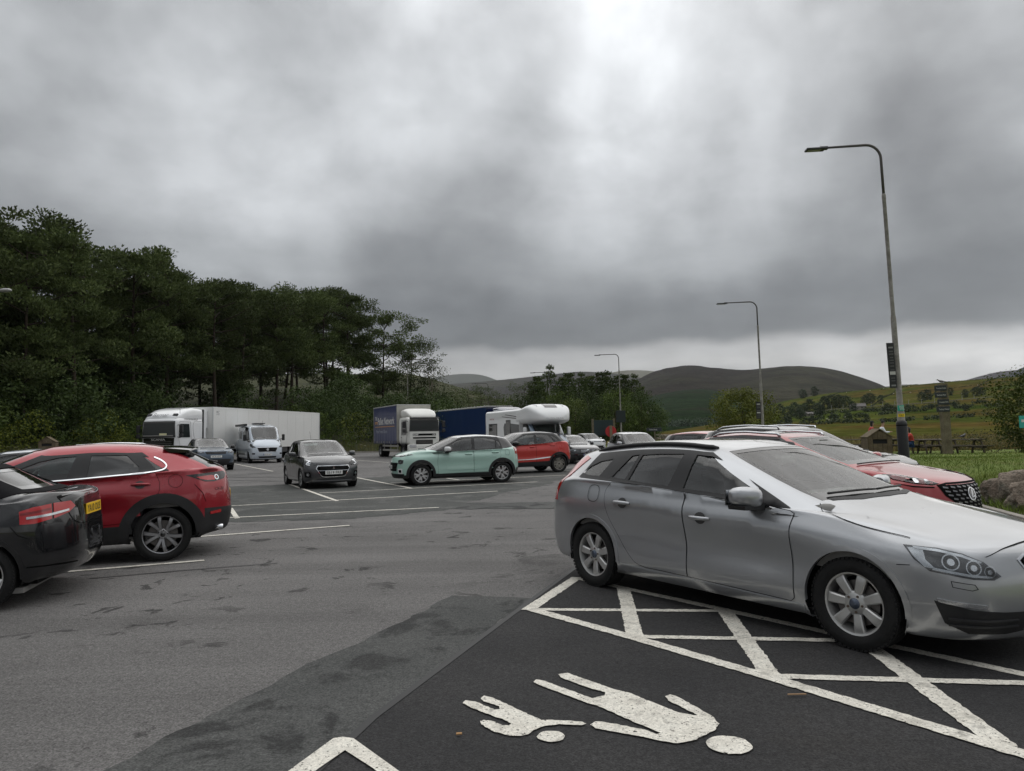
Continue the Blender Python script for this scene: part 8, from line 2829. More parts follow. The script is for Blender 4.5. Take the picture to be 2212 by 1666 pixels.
def camper_van():
 wht = paint('van_white', (.50, .55, .61), metal=.15, rough=.35)
 R, W = van_shell()
 pf = [(1.02, 1.52), (1.0, 2.06), (1.42, 2.04), (1.60, 1.86), (1.78, 1.58), (1.76, 1.50)]
 p1 = [(-.2, 1.56), (-.2, 2.05), (.82, 2.05), (.82, 1.56)]
 p2 = [(-1.9, 1.56), (-1.9, 2.05), (-.6, 2.05), (-.6, 1.56)]
 df = [(.95, 1.44), (.95, .50), (1.46, .48), (1.52, .85), (1.70, 1.02), (1.96, 1.1), (1.94, 1.40)]
 st = dict(spokes=spokes(5, .07, .09, a0=.3, pair=.1, pair_out=.2), hub=.09)
 sp = dict(name='camper_van', label='pale silver camper van with side awning facing the camera before the white trailer', cat='van', loc=(-16.97, 47.6), heading=-60, rings=R, wb=4.0, half=W, track=1.80, r=.35, tw=.225, rim_r=.215, arch=.42, style=st, rim_mat=M_blackalloy(),
     paint=wht, dlo=(3.0, 9.0), panes=[pf, (p1, M_privacy()), (p2, M_privacy())], doors=[df], handles=[(1.05, 1.22)], handle_cup_shade=False, belt=1.46, dash_x=1.95, seat_x=1.15, black_pillars=False, dlo_outer=[(.93, 1.47), (.93, 2.10), (1.46, 2.09), (1.66, 1.88), (1.88, 1.56), (1.88, 1.47)], rw=(0, 7, 8),
     na=6, nb=4, surround=M_black())
 sp['dlo'] = (6.75, 9.0)
 sp['panes'] = [pf]
 root, sh = make_car(sp)
 for q in (p1, p2):
  sh.patch('side_window', q, 'L', M_gloss(), root, off=.010, h=.12, skirt=.01)
 sh.patch('lower_band', [(-2.6, .50), (-2.6, .62), (.9, .62), (.9, .50)], 'L', mat('band_grey', (.10, .105, .11), rough=.5), root, off=.007, h=.12)
 lamp3(sh, root, [(2.30, .97, 1.24), (2.52, .93, 1.20), (2.76, .80, 1.09), (2.84, .70, 1.0), (2.74, .84, .97), (2.50, .95, 1.04), (2.32, .98, 1.12)], 35, bowls=(((2.66, .86, 1.08), .06),))
 gr = [(-.62, .98), (.62, .98), (.50, .72), (-.50, .72)]
 sh.patch('grille', gr, 'F', M_gap(), root, off=.006, h=.06, mirror=False)
 for i in range(4):
  sh.patch('grille_bar', [(-.52, .76 + i * .055), (.52, .76 + i * .055), (.52, .772 + i * .055), (-.52, .772 + i * .055)], 'F', M_black(), root, off=.014, h=.08, mirror=False)
 sh.patch('grille_frame', grow(gr, .03), 'F', M_chrome(), root, off=.010, h=.06, mirror=False, holes=[gr], skirt=.008)
 sh.patch('emblem', circle2((0, .86), .075), 'F', mat('emblem_grey', (.45, .45, .46), rough=.3, metal=.7), root, off=.02, h=.04, mirror=False)
 sh.patch('lower_intake', [(-.55, .44), (.55, .44), (.5, .33), (-.5, .33)], 'F', M_black(), root, off=.006, h=.06, mirror=False)
 sh.patch('fog_lamp', [(2.72, .88, .66), (2.84, .74, .64), (2.84, .74, .56), (2.72, .88, .56)], 35, M_gloss(), root, off=.006, h=.05)
 plate_on(sh, root, 'GU20 HTT', .55, 'F', M_white(), off=.02, band=True)
 P, Nn = sh.project([(0, 2.40)], 'F', .02)
 lettering('van_lettering', 'WESTFALIA', .07, P[0], (0, 1, 0), (-.4, 0, 1), M_gap(), root, width=.8)
 wipers(sh, root, 2.36, ((-.75, -.05), (0, .65)))
 for sy in (1, -1):
  m = MB().box((1.82, sy * 1.20, 1.62), (.14, .17, .40), bev=.04)
  m.tube([(1.86, sy * .98, 1.50), (1.84, sy * 1.16, 1.52)], .03, 6)
  m.build('door_mirror', M_black(), root)
 MB().box((-.7, -1.02, 2.46), (3.6, .20, .14), bev=.03).build('awning', M_black(), root)
 MB().box((-.2, 0, 2.56), (1.0, .7, .06), bev=.02).build('roof_vent', M_black(), root)
 MB().tube([(1.35, 0, 2.38), (1.25, 0, 2.72)], .006, 5).build('aerial', M_black(), root)
 return root

def motorhome():
 blue = paint('cab_blue', (.12, .17, .23), metal=.4, rough=.3)
 white = mat('coachwork_white', (.76, .77, .77), rough=.3, coat=.5)
 black = M_gloss()
 R, W = van_shell()
 hd = radians(-68)
 loc = (2.2 - 2.98 * cos(hd), 36.0 - 2.98 * sin(hd))
 pf = [(1.02, 1.52), (1.0, 2.02), (1.42, 2.0), (1.60, 1.84), (1.78, 1.58), (1.76, 1.50)]
 df = [(.95, 1.44), (.95, .50), (1.46, .48), (1.52, .85), (1.70, 1.02), (1.96, 1.1), (1.94, 1.40)]
 st = dict(spokes=spokes(5, .07, .09, a0=.3), hub=.09)
 sp = dict(name='motorhome', label='white motorhome with rounded overcab pod and blue cab', cat='motorhome', loc=loc, heading=-68, rings=R, wb=4.0, half=W, track=1.80, r=.35, tw=.225, rim_r=.215, arch=.42, style=st, rim_mat=M_alloy(), paint=blue,
     panes=[pf], dlo=(6.75, 9.0), dlo_outer=[(.93, 1.47), (.93, 2.06), (1.46, 2.05), (1.66, 1.86), (1.88, 1.56), (1.88, 1.47)], rw=(0, 7, 8), doors=[df], belt=1.46, dash_x=1.95, seat_x=1.15, na=6, nb=4)
 root, sh = make_car(sp)
 hw = 1.17
 prof = [(-hw, .50), (-hw, 2.72)] + [(-hw + .16 - .16 * cos(t), 2.72 + .16 * sin(t)) for t in np.linspace(.2, pi / 2, 5)] + [(hw - .16 + .16 * sin(t), 2.72 + .16 * cos(t)) for t in np.linspace(0, pi / 2 - .2, 5)] + [(hw, 2.72), (hw, .50)]
 b = MB().prism(prof, 'x', -4.25, .90)
 smooth_by_angle(b.build('coach_body', white, root), 40)
 secs = []
 for q in np.linspace(0, 1, 22):
  x = .55 + 2.28 * q
  e = max(0., (q - .52) / .48)
  k = sqrt(max(0., 1 - e ** 2.4))
  top = 2.86 + .24 * sin(min(1, q * 1.35) * pi / 2) - .30 * e ** 2
  lowz = 2.02 + .10 * e
  mid = 2.28
  secs.append((x, 1.19 * (.30 + .70 * k), mid - (mid - lowz) * (.25 + .75 * k), mid + (top - mid) * (.10 + .90 * k), .42))
 v, f = loft(secs, 36)
 smooth_by_angle(MB().add(v, f).build('overcab_pod', white, root), 60)
 pod = BVHTree.FromPolygons([Vector(p) for p in v], f)

 def on_pod(pts, d, off=.012):
  d = Vector(d)
  out = []
  for p in pts:
   h = pod.ray_cast(Vector(p) - d * 4, d)
   out.append((h[0] + h[1].normalized() * off * (1 if h[1].dot(d) < 0 else -1)) if h[0] else Vector(p))
  return out
 sk = []
 nx, ny = 8, 6
 for i in range(nx + 1):
  for j in range(ny + 1):
   sk.append((1.45 + .95 * i / nx, -.36 + .72 * j / ny, 2.9))
 SP = on_pod(sk, (0, 0, -1))
 MB().add(SP, [(i * (ny + 1) + j, (i + 1) * (ny + 1) + j, (i + 1) * (ny + 1) + j + 1, i * (ny + 1) + j + 1) for i in range(nx) for j in range(ny)]).build('roof_light', black, root, True)
 for sy in (1, -1):
  P = on_pod([(1.95 + .35 * q, sy * (.86 - .10 * q), 2.9) for q in np.linspace(0, 1, 6)] + [(2.30 - .35 * q, sy * (.70 - .06 * q + .02), 2.9) for q in np.linspace(0, 1, 6)], (0, 0, -1), .012)
  MB().add(P, [tuple(range(12))]).build('marker_lamp', mat('marker_grey', (.45, .46, .47), rough=.2, coat=1.), root)
 o = on_pod([(2.5, 0, 2.33)], (-1, 0, 0), .02)[0]
 lettering('pod_lettering', 'AUTO-TRAIL', .075, o + Vector((.01, 0, 0)), (0, 1, 0), (0, 0, 1), mat('letter_silver', (.45, .45, .46), rough=.3, metal=.5), root, width=1.0)
 for sy in (-1, 1):
  y = sy * (hw + .004)
  order = lambda pts: pts if sy < 0 else pts[::-1]
  P3 = lambda pts: order([(x, y, z) for x, z in pts])
  quad_panel(root, 'side_graphic', P3([(-1.35, 1.95), (-1.30, 1.55), (-1.05, 1.15), (-.45, .95), (.90, .95), (.90, 2.05), (-.60, 2.15), (-1.20, 2.15)]), mat('graphic_grey', (.03, .032, .036), rough=.3, coat=.6), .003)
  quad_panel(root, 'side_window', P3([(-3.75, 1.42), (-2.35, 1.42), (-2.35, 2.16), (-3.75, 2.16)]), M_black(), .03)
  w = quad_panel(root, 'window', P3([(-3.69, 1.47), (-2.41, 1.47), (-2.41, 2.10), (-3.69, 2.10)]), M_gloss(), .02)
  w.location = (0, sy * .012, 0)
  quad_panel(root, 'side_window', P3([(-1.0, 1.50), (-.30, 1.50), (-.30, 2.32), (-1.0, 2.32)]), M_black(), .03)
  w = quad_panel(root, 'window', P3([(-.94, 1.56), (-.36, 1.56), (-.36, 2.26), (-.94, 2.26)]), M_gloss(), .02)
  w.location = (0, sy * .012, 0)
  for k, (z0, x0, x1) in enumerate(((2.42, -1.7, .85), (2.52, -1.2, .80))):
   quad_panel(root, 'side_stripe', P3([(x0, z0 + .10), (x1, z0 - .08), (x1, z0 - .04), (x0 + .2, z0 + .12)]), mat('stripe_brown', (.06, .045, .04), rough=.4), .004)
  lettering('name_lettering', 'APACHE', .09, (-3.2, sy * (hw + .008), 2.42), (-sy, 0, 0), (0, 0, 1), mat('letter_red', (.25, .04, .03), rough=.4), root, width=.75)
  quad_panel(root, 'service_flap', P3([(-2.0, 1.05), (-1.75, 1.05), (-1.75, 1.30), (-2.0, 1.30)]), mat('flap_grey', (.6, .6, .6), rough=.4), .012)
  quad_panel(root, 'skirt', P3([(-4.2, .32), (.9, .32), (.9, .5), (-4.2, .5)]), mat('skirt_grey', (.30, .31, .32), rough=.5), .02)
 lamp3(sh, root, [(2.30, .97, 1.24), (2.52, .93, 1.20), (2.76, .80, 1.09), (2.84, .70, 1.0), (2.74, .84, .97), (2.50, .95, 1.04), (2.32, .98, 1.12)], 35, bowls=(((2.66, .86, 1.08), .06),))
 gr = [(-.62, .98), (.62, .98), (.50, .70), (-.50, .70)]
 sh.patch('grille', gr, 'F', M_gap(), root, off=.006, h=.06, mirror=False)
 sh.patch('grille_frame', grow(gr, .05), 'F', M_chrome(), root, off=.010, h=.06, mirror=False, holes=[gr], skirt=.008)
 for i in range(4):
  sh.patch('grille_bar', [(-.52, .75 + i * .055), (.52, .75 + i * .055), (.52, .768 + i * .055), (-.52, .768 + i * .055)], 'F', M_chrome() if i == 2 else M_black(), root, off=.014, h=.08, mirror=False)
 sh.patch('bumper_strip', [(-.85, .42), (.85, .42), (.85, .36), (-.85, .36)], 'F', M_chrome(), root, off=.012, h=.06, mirror=False, skirt=.01)
 plate_on(sh, root, 'MX18 BNF', .54, 'F', M_white(), off=.02, band=True)
 wipers(sh, root, 2.36, ((-.75, -.05), (0, .65)))
 for sy in (1, -1):
  m = MB().box((1.86, sy * 1.26, 1.66), (.15, .18, .46), bev=.05)
  m.build('door_mirror', white, root)
  MB().tube([(1.88, sy * .98, 1.50), (1.86, sy * 1.2, 1.52)], .035, 6).build('mirror_arm', M_black(), root)
  rp = MB().tube([(-3.9, sy * .8, 2.95), (-.3, sy * .8, 2.97)], .02, 6)
  rp.build('roof_bar', mat('rail_silver', (.62, .63, .65), rough=.25, metal=.9), root)
 return root

def lorry_cab(root, x0, x1, hw, zb, zt, pm, scr=None):
 """flat-fronted cab between x0 (back) and x1 (front): skin with openings filled by glass"""
 body = MB()
 secs = [(x0, hw, zb, zt, .22), (x0 + .05, hw, zb, zt, .2), (x1 - .45, hw, zb, zt, .2), (x1 - .22, hw * .985, zb, zt - .03, .22), (x1 - .06, hw * .93, zb, zt - .10, .26), (x1, hw * .86, zb + .02, zt - .2, .3)]
 v, f = loft(secs, 40)
 return smooth_by_angle(body.add(v, f).build('cab_shell', pm, root), 45)

def lorry_mirrors(root, x, hw, z, mt=None):
 for sy in (1, -1):
  m = MB().box((x, sy * (hw + .26), z), (.16, .22, .46), bev=.05)
  m.box((x, sy * (hw + .26), z - .42), (.16, .22, .24), bev=.05)
  m.tube([(x - .05, sy * (hw - .02), z + .22), (x, sy * (hw + .2), z + .24), (x, sy * (hw + .22), z + .15)], .022, 6)
  m.tube([(x - .05, sy * (hw - .02), z - .5), (x, sy * (hw + .2), z - .56), (x, sy * (hw + .22), z - .48)], .022, 6)
  m.build('door_mirror', mt or M_black(), root)

def curtain_lorry():
 hd = -64
 white = mat('lorry_white', (.70, .70, .66), rough=.4, coat=.3, var=.06, vscale=1.2)
 root = empty('curtain_lorry', 'white cabbed lorry with dark blue printed curtain side', 'lorry', None, (-7.8, 52.3, 0), radians(hd))
 hw = 1.25
 ch = MB().box((-.4, .42, .92), (8.2, .09, .26)); ch.box((-.4, -.42, .92), (8.2, .09, .26))
 ch.build('chassis', M_dark(), root)
 w = lorry_wheel(.48, .30); w['radius'] = .48
 put_wheels(root, w, (2.9, -2.9), 1.03)
 w2 = copy_tree(w); w2['radius'] = .48
 put_wheels(root, w2, (-2.9,), .70)
 x0, x1, zf, zt = -4.5, 1.75, 1.12, 3.72
 grey = mat('bulkhead_grey', (.42, .41, .37), rough=.6, var=.2, vscale=1.5)
 MB().box(((x0 + x1) / 2, 0, zf), (x1 - x0, 2 * hw, .14)).build('load_floor', mat('side_rail_grey', (.25, .24, .22), rough=.6), root)
 MB().box((x1 - .04, 0, (zf + zt) / 2), (.08, 2 * hw, zt - zf)).build('bulkhead', grey, root)
 MB().box(((x0 + x1) / 2, 0, zt + .03), (x1 - x0 + .04, 2 * hw + .03, .06), bev=.02).build('roof', mat('lorry_roof', (.5, .5, .48), rough=.5), root)
 MB().box((x0 + .05, 0, (zf + zt) / 2), (.08, 2 * hw, zt - zf)).build('rear_door', grey, root)
 blue = mat('curtain_blue', (.012, .022, .095), rough=.45, coat=.15, var=.12, vscale=1.1)
 for sy in (1, -1):
  nx, nz = 60, 14
  vs, fs = [], []
  for i in range(nx + 1):
   for j in range(nz + 1):
    x = x0 + .10 + (x1 - x0 - .18) * i / nx
    q = j / nz
    z = zf - .10 + (zt - zf + .08) * q
    y = hw + .006 + .012 * sin(x * 9 + sin(x * 2.3)) * (1 - q) ** 2 + .012 * mnoise.noise((x * 1.3, z * .8, 3.))
    vs.append((x, sy * y, z))
  for i in range(nx):
   for j in range(nz):
    k = i * (nz + 1) + j
    q = (k, k + nz + 1, k + nz + 2, k + 1)
    fs.append(q if sy < 0 else q[::-1])
  mesh_obj('curtain', vs, fs, blue, root, smooth=True)
  yy = sy * (hw + .02)
  for k in range(17):
   x = x0 + .25 + k * (x1 - x0 - .4) / 16
   MB().box((x, sy * (hw + .022), zf - .04), (.045, .012, .30)).build('curtain_strap', mat('strap_grey', (.05, .05, .06), rough=.7), root)
  wt = mat('print_white', (.62, .62, .62), rough=.5)
  og = mat('print_orange', (.62, .28, .05), rough=.5)
  R_ = (-sy, 0, 0)
  yl = sy * (hw + .034)
  s0 = 1 if sy < 0 else -1
  X = lambda u: (x0 + x1) / 2 + s0 * u
  lettering('print_lettering', 'Pallet Network', .50, (X(.42), yl, 2.68), R_, (0, 0, 1), wt, root, width=4.35, bold=.02)
  lettering('print_lettering', 'THE', .28, (X(-2.25), yl, 2.90), R_, (0, 0, 1), wt, root, width=.62, bold=.02)
  lettering('print_lettering', 'Partner Powered Alliance', .26, (X(-.75), yl, 1.92), R_, (0, 0, 1), mat('print_grey', (.33, .34, .38), rough=.5), root, width=2.9)
  MB().box((X(.05), yl, 2.26), (5.1, .004, .045)).build('print_line', og, root)
  b = MB().box((X(-2.22), yl, 2.62), (.72, .004, .06));
  for u in (-.30, 0, .30):
   b.box((X(-2.22 + u), yl, 2.53), (.12, .004, .14))
  b.build('print_emblem', og, root)
  g_ = MB().box((0.0, sy * (hw - .03), .86), (4.0, .03, .13)); g_.box((0.0, sy * (hw - .03), .55), (4.0, .03, .13))
  for x in (-1.7, 0, 1.7):
   g_.box((x, sy * (hw - .06), .74), (.06, .04, .55))
  g_.build('side_guard', mat('guard_grey', (.30, .29, .27), rough=.5, metal=.3), root)
 cx0, cx1 = 1.98, 3.98
 lorry_cab(root, cx0, cx1, 1.16, .95, 2.86, white)
 v, f = loft([(2.0, 1.05, 2.80, 3.42, .5), (2.6, 1.08, 2.80, 3.46, .5), (3.2, 1.06, 2.80, 3.34, .5), (3.6, .98, 2.80, 3.10, .5), (3.8, .85, 2.80, 2.90, .5)], 32)
 smooth_by_angle(MB().add(v, f).build('roof_deflector', white, root), 60)
 scr = glass('lorry_screen', tint=(.12, .14, .14), ior=1.8, dirt=.03)
 quad_panel(root, 'windscreen_frame', [(4.02, -1.06, 1.86), (4.02, 1.06, 1.86), (3.995, 1.02, 2.66), (3.995, -1.02, 2.66)], M_gloss(), .10)
 quad_panel(root, 'windscreen', [(4.034, -1.00, 1.91), (4.034, 1.00, 1.91), (4.010, .97, 2.60), (4.010, -.97, 2.60)], mat('lorry_glass', (.018, .022, .022), rough=.12, spec=.35), .01)
 MB().box((4.03, 0, 2.76), (.28, 2.06, .12), bev=.04).build('sun_visor', mat('visor_dark', (.06, .06, .06), rough=.3), root)
 quad_panel(root, 'front_panel', [(4.005, -1.0, 1.30), (4.005, 1.0, 1.30), (4.005, 1.02, 1.84), (4.005, -1.02, 1.84)], white, .12)
 for z0, z1 in ((1.56, 1.70), (1.36, 1.46)):
  quad_panel(root, 'grille', [(4.018, -.82, z0), (4.018, .82, z0), (4.018, .82, z1), (4.018, -.82, z1)], M_gap(), .02)
 quad_panel(root, 'grille', [(4.018, -.60, .98), (4.018, .60, .98), (4.018, .60, 1.26), (4.018, -.60, 1.26)], M_gap(), .02)
 for z in (1.05, 1.12, 1.19):
  MB().box((4.03, 0, z), (.02, 1.16, .018)).build('grille_bar', mat('guard_grey', (.30, .29, .27), rough=.5), root)
 lettering('maker_lettering', 'DAF', .10, (4.032, -.62, 1.63), (0, 1, 0), (0, 0, 1), M_white(), root, width=.36, bold=.03)
 lettering('maker_lettering', 'CF', .09, (4.032, .68, 1.63), (0, 1, 0), (0, 0, 1), M_white(), root, width=.2, bold=.03)
 MB().box((3.90, 0, .72), (.36, 2.3, .52), bev=.10).build('bumper', white, root)
 for sy in (1, -1):
  MB().box((4.085, sy * .84, .86), (.03, .46, .20), bev=.01).build('headlamp', M_lamp(), root)
  MB().box((3.0, sy * 1.16, .98), (1.15, .10, .12), bev=.04).build('mudguard', M_black(), root)
  P = [(2.55, 1.62), (3.46, 1.62), (3.66, 1.80), (3.55, 2.50), (2.62, 2.50)]
  q = [(x, sy * 1.185, z) for x, z in P]
  quad_panel(root, 'door_window', q if sy < 0 else q[::-1], mat('lorry_glass', (.018, .022, .022), rough=.12, spec=.35), .03)
  d = [(2.45, 1.0), (3.55, 1.0), (3.78, 1.72), (3.66, 2.62), (2.52, 2.62)]
  for i in range(5):
   a, b_ = d[i], d[(i + 1) % 5]
   MB().tube([(a[0], sy * 1.162, a[1]), (b_[0], sy * 1.162, b_[1])], .008, 4).build('shut_line', M_gap(), root)
  MB().box((2.62, sy * 1.20, 1.45), (.18, .03, .05), bev=.01).build('door_handle', M_black(), root)
 lorry_mirrors(root, 3.95, 1.16, 2.32)
 quad_panel(root, 'number_plate', [(4.10, -.26, .58), (4.10, .26, .58), (4.10, .26, .69), (4.10, -.26, .69)], M_white(), .02)
 return root

def semi_trailer(name, label, cat, flc, heading, L, zt, body, zf=1.0, hw=1.27, side=1, group=None):
 """box trailer; flc = ground position of the front corner on the side seen; returns root with x=0 at the front"""
 h = radians(heading)
 nx, ny = (-sin(h), cos(h))          # left normal
 c = (flc[0] - side * nx * hw, flc[1] - side * ny * hw)
 root = empty(name, label, cat, group, (c[0], c[1], 0), h)
 return root, hw

def blue_artic():
 hw = 1.26
 root, _ = semi_trailer('articulated_lorry', 'dark blue articulated lorry with curtain trailer behind the motorhome', 'lorry', (-2.2, 60.7), -62, 13.6, 3.95, None, side=-1, hw=hw)
 blue = mat('trailer_blue', (.005, .024, .095), rough=.4, coat=.2, var=.08, vscale=.9)
 navy = paint('navy', (.004, .010, .045), rough=.25)
 L, zt, zf = 13.6, 3.95, 1.15
 MB().box((-L / 2, 0, zf), (L, 2 * hw, .16)).build('load_floor', mat('floor_blue', (.01, .03, .10), rough=.5), root)
 rf = MB().box((-L / 2, 0, zt - .02), (L, 2 * hw + .02, .12), bev=.03); rf.build('roof', mat('trailer_roof', (.58, .58, .55), rough=.5, var=.15, vscale=2), root)
 for k in range(20):
  for sy in (1, -1):
   MB().box((-.4 - k * .68, sy * (hw + .02), zt + .045), (.10, .06, .07)).build('roof_roller', mat('roller_white', (.6, .6, .58), rough=.5), root)
 MB().box((-.03, 0, (zf + zt) / 2), (.06, 2 * hw, zt - zf)).build('bulkhead', navy, root)
 MB().box((-L + .03, 0, (zf + zt) / 2), (.06, 2 * hw, zt - zf)).build('rear_door', navy, root)
 for sy in (1, -1):
  nx, nz = 70, 10
  vs, fs = [], []
  for i in range(nx + 1):
   for j in range(nz + 1):
    x = -L + .06 + (L - .14) * i / nx
    z = zf - .05 + (zt - zf - .03) * j / nz
    vs.append((x, sy * (hw + .008 + .014 * mnoise.noise((x * .9, z * .6, 8.))), z))
  for i in range(nx):
   for j in range(nz):
    k = i * (nz + 1) + j
    q = (k, k + nz + 1, k + nz + 2, k + 1)
    fs.append(q if sy < 0 else q[::-1])
  mesh_obj('curtain', vs, fs, blue, root, smooth=True)
  MB().box((-L / 2, sy * (hw + .012), zf + .10), (L - .3, .01, .05)).build('curtain_rail', mat('rail_grey', (.10, .12, .16), rough=.5), root)
  MB().box((-L / 2 - .5, sy * (hw - .05), .80), (5., .04, .4)).build('side_guard', navy, root)
 MB().box((-L / 2, 0, .95), (L - 1, .9, .2)).build('chassis', M_dark(), root)
 w = lorry_wheel(.5, .36); w['radius'] = .5
 put_wheels(root, w, (-9.2, -10.5, -11.8), 1.05)
 lorry_cab(root, .95, 3.25, 1.22, 1.0, 3.05, navy)
 v, f = loft([(.9, 1.16, 3.0, 3.80, .4), (1.6, 1.18, 3.0, 3.82, .4), (2.5, 1.12, 3.0, 3.62, .45), (3.0, 1.0, 3.0, 3.2, .5)], 32)
 smooth_by_angle(MB().add(v, f).build('roof_deflector', navy, root), 60)
 MB().box((.8, 0, .95), (4.8, 1.0, .25)).build('tractor_chassis', M_dark(), root)
 w2 = lorry_wheel(.5, .32); w2['radius'] = .5
 put_wheels(root, w2, (2.2, -1.3), 1.05)
 sky_ = mat('swoosh_blue', (.10, .38, .68), rough=.4)
 quad_panel(root, 'windscreen', [(3.27, -1.05, 1.95), (3.27, 1.05, 1.95), (3.20, 1.0, 2.85), (3.20, -1.0, 2.85)], M_gloss(), .05)
 MB().box((3.15, 0, .72), (.4, 2.4, .6), bev=.1).build('bumper', navy, root)
 for sy in (1, -1):
  q = [(x, sy * 1.235, z) for x, z in [(1.9, 1.85), (2.75, 1.85), (2.95, 2.05), (2.85, 2.75), (1.95, 2.75)]]
  quad_panel(root, 'door_window', q if sy < 0 else q[::-1], M_gloss(), .02)
  lettering('side_lettering', 'LOANE', .34, (1.75, sy * 1.245, 1.50), (-sy, 0, 0), (0, 0, 1), M_white(), root, width=1.3, bold=.03)
  a = [(1.02 + .05 * cos(t), 2.95 - .9 * q) for q, t in zip(np.linspace(0, 1, 12), np.linspace(0, 2, 12))]
  arc1 = spline([(1.25, 3.12), (1.02, 2.95), (1.02, 2.75), (1.30, 2.62), (1.9, 2.62)], 5)
  arc2 = spline([(1.0, 2.3), (1.05, 1.95), (1.35, 1.72), (2.1, 1.72)], 5)
  for arc, w_ in ((arc1, .07), (arc2, .09)):
   rb = ribbon(arc, w_)
   vs = [(x, sy * 1.236, z) for x, z in rb]
   n = len(arc)
   fs = [(i, i + 1, 2 * n - 2 - i, 2 * n - 1 - i) for i in range(n - 1)]
   mesh_obj('swoosh', vs, fs, sky_, root)
  lettering('side_lettering', 'Leading the Way', .11, (1.9, sy * 1.19, 3.30), (-sy, 0, 0), (0, 0, 1), M_white(), root, width=1.2)
 lorry_mirrors(root, 3.1, 1.2, 2.4, navy)
 return root

def white_artic():
 hw = 1.27
 L, zt, zf = 16.0, 3.70, .88
 hd = -100
 root, _ = semi_trailer('articulated_lorry', 'white articulated lorry with refrigerated trailer below the pine wood', 'lorry', (-19.75, 46.8), hd, L, zt, None, side=1, hw=hw)
 white = mat('trailer_white', (.74, .74, .72), rough=.45, coat=.15, var=.03, vscale=.6)
 cab = paint('lorry_cab_white', (.76, .77, .78), rough=.3)
 MB().box((-L / 2, 0, (zf + zt) / 2), (L, 2 * hw - .03, zt - zf - .02)).build('trailer_core', white, root)
 pn = 11
 for sy in (1, -1):
  for k in range(pn):
   a = -L + .12 + k * (L - .24) / pn
   b = a + (L - .24) / pn - .012
   MB().box(((a + b) / 2, sy * (hw - .008), (zf + .16 + zt - .09) / 2), (b - a, .018, zt - zf - .25), bev=.003).build('side_panel', white, root)
  for z, hh in ((zt - .045, .09), (zf + .07, .14)):
   MB().box((-L / 2, sy * hw, z), (L, .03, hh), bev=.006).build('edge_rail', white, root)
  for x in (-.06, -L + .06):
   MB().box((x, sy * (hw + .006), (zf + zt) / 2), (.13, .03, zt - zf), bev=.01).build('corner_post', mat('post_grey', (.55, .56, .56), rough=.4, metal=.3), root)
  for k in range(8):
   MB().box((-1.5 - k * 1.9, sy * (hw + .018), zf + .05), (.10, .01, .04)).build('side_marker', M_amber(), root)
  lettering('body_lettering', 'FRC', .17, (-.62, sy * (hw + .006), zt - .34), (-sy, 0, 0), (0, 0, 1), mat('letter_grey', (.10, .10, .11), rough=.5), root, width=.34)
  lettering('body_lettering', '09-2022', .07, (-.62, sy * (hw + .006), zt - .50), (-sy, 0, 0), (0, 0, 1), mat('letter_grey', (.10, .10, .11), rough=.5), root, width=.34)
  MB().box((-L / 2 + .5, sy * (hw - .06), .66), (5.5, .04, .34)).build('side_guard', mat('guard_dark', (.05, .05, .05), rough=.6), root)
  MB().box((-5.2, sy * (hw - .25), .60), (.6, .4, .55), bev=.04).build('tool_box', mat('box_red', (.5, .015, .012), rough=.4), root)
 MB().box((.18, 0, 2.9), (.36, 1.9, 1.2), bev=.06).build('fridge_unit', cab, root)
 MB().box((-L / 2, 0, zf - .10), (L - 1, .9, .2)).build('chassis', M_dark(), root)
 w = lorry_wheel(.5, .36); w['radius'] = .5
 put_wheels(root, w, (-11.0, -12.3, -13.6), 1.05)
 lorry_cab(root, 1.05, 3.55, 1.24, .95, 2.95, cab)
 v, f = loft([(1.0, 1.20, 2.6, 3.55, .38), (1.9, 1.22, 2.6, 3.60, .38), (2.6, 1.20, 2.6, 3.46, .4), (3.1, 1.14, 2.6, 3.22, .42), (3.42, 1.05, 2.6, 2.98, .45)], 36)
 smooth_by_angle(MB().add(v, f).build('cab_roof', cab, root), 60)
 for sy in (1, -1):
  MB().box((.86, sy * 1.16, 2.20), (.12, .08, 2.6), bev=.02).build('side_fairing', M_black(), root)
  MB().box((.70, sy * 1.16, 2.20), (.26, .06, 2.6), bev=.02).build('side_fairing', cab, root)
 MB().box((.9, 0, .95), (5.0, 1.0, .25)).build('tractor_chassis', M_dark(), root)
 w2 = lorry_wheel(.5, .32); w2['radius'] = .5
 put_wheels(root, w2, (2.35, -1.3), 1.05)
 gl = mat('lorry_glass', (.018, .022, .022), rough=.12, spec=.35)
 quad_panel(root, 'windscreen_frame', [(3.585, -1.10, 1.72), (3.585, 1.10, 1.72), (3.565, 1.06, 2.72), (3.565, -1.06, 2.72)], M_gloss(), .18)
 quad_panel(root, 'windscreen', [(3.60, -1.05, 1.80), (3.60, 1.05, 1.80), (3.580, 1.01, 2.62), (3.580, -1.01, 2.62)], gl, .01)
 MB().box((3.57, 0, 1.83), (.30, 2.0, .06), bev=.02).build('dashboard', M_trim(), root)
 quad_panel(root, 'grille', [(3.60, -1.0, .95), (3.60, 1.0, .95), (3.60, 1.04, 1.70), (3.60, -1.04, 1.70)], M_gloss(), .12)
 for i in range(5):
  MB().box((3.615, 0, 1.02 + i * .11), (.02, 1.8, .03)).build('grille_bar', M_darkalloy(), root)
 lettering('maker_lettering', 'SCANIA', .13, (3.63, 0, 1.60), (0, 1, 0), (0, 0, 1), M_alloy(), root, width=.95, bold=.02)
 MB().box((3.48, 0, .66), (.42, 2.46, .56), bev=.12).build('bumper', cab, root)
 P0 = Vector((3.32, 0, 3.10))
 up = Vector((-.62, 0, .78))
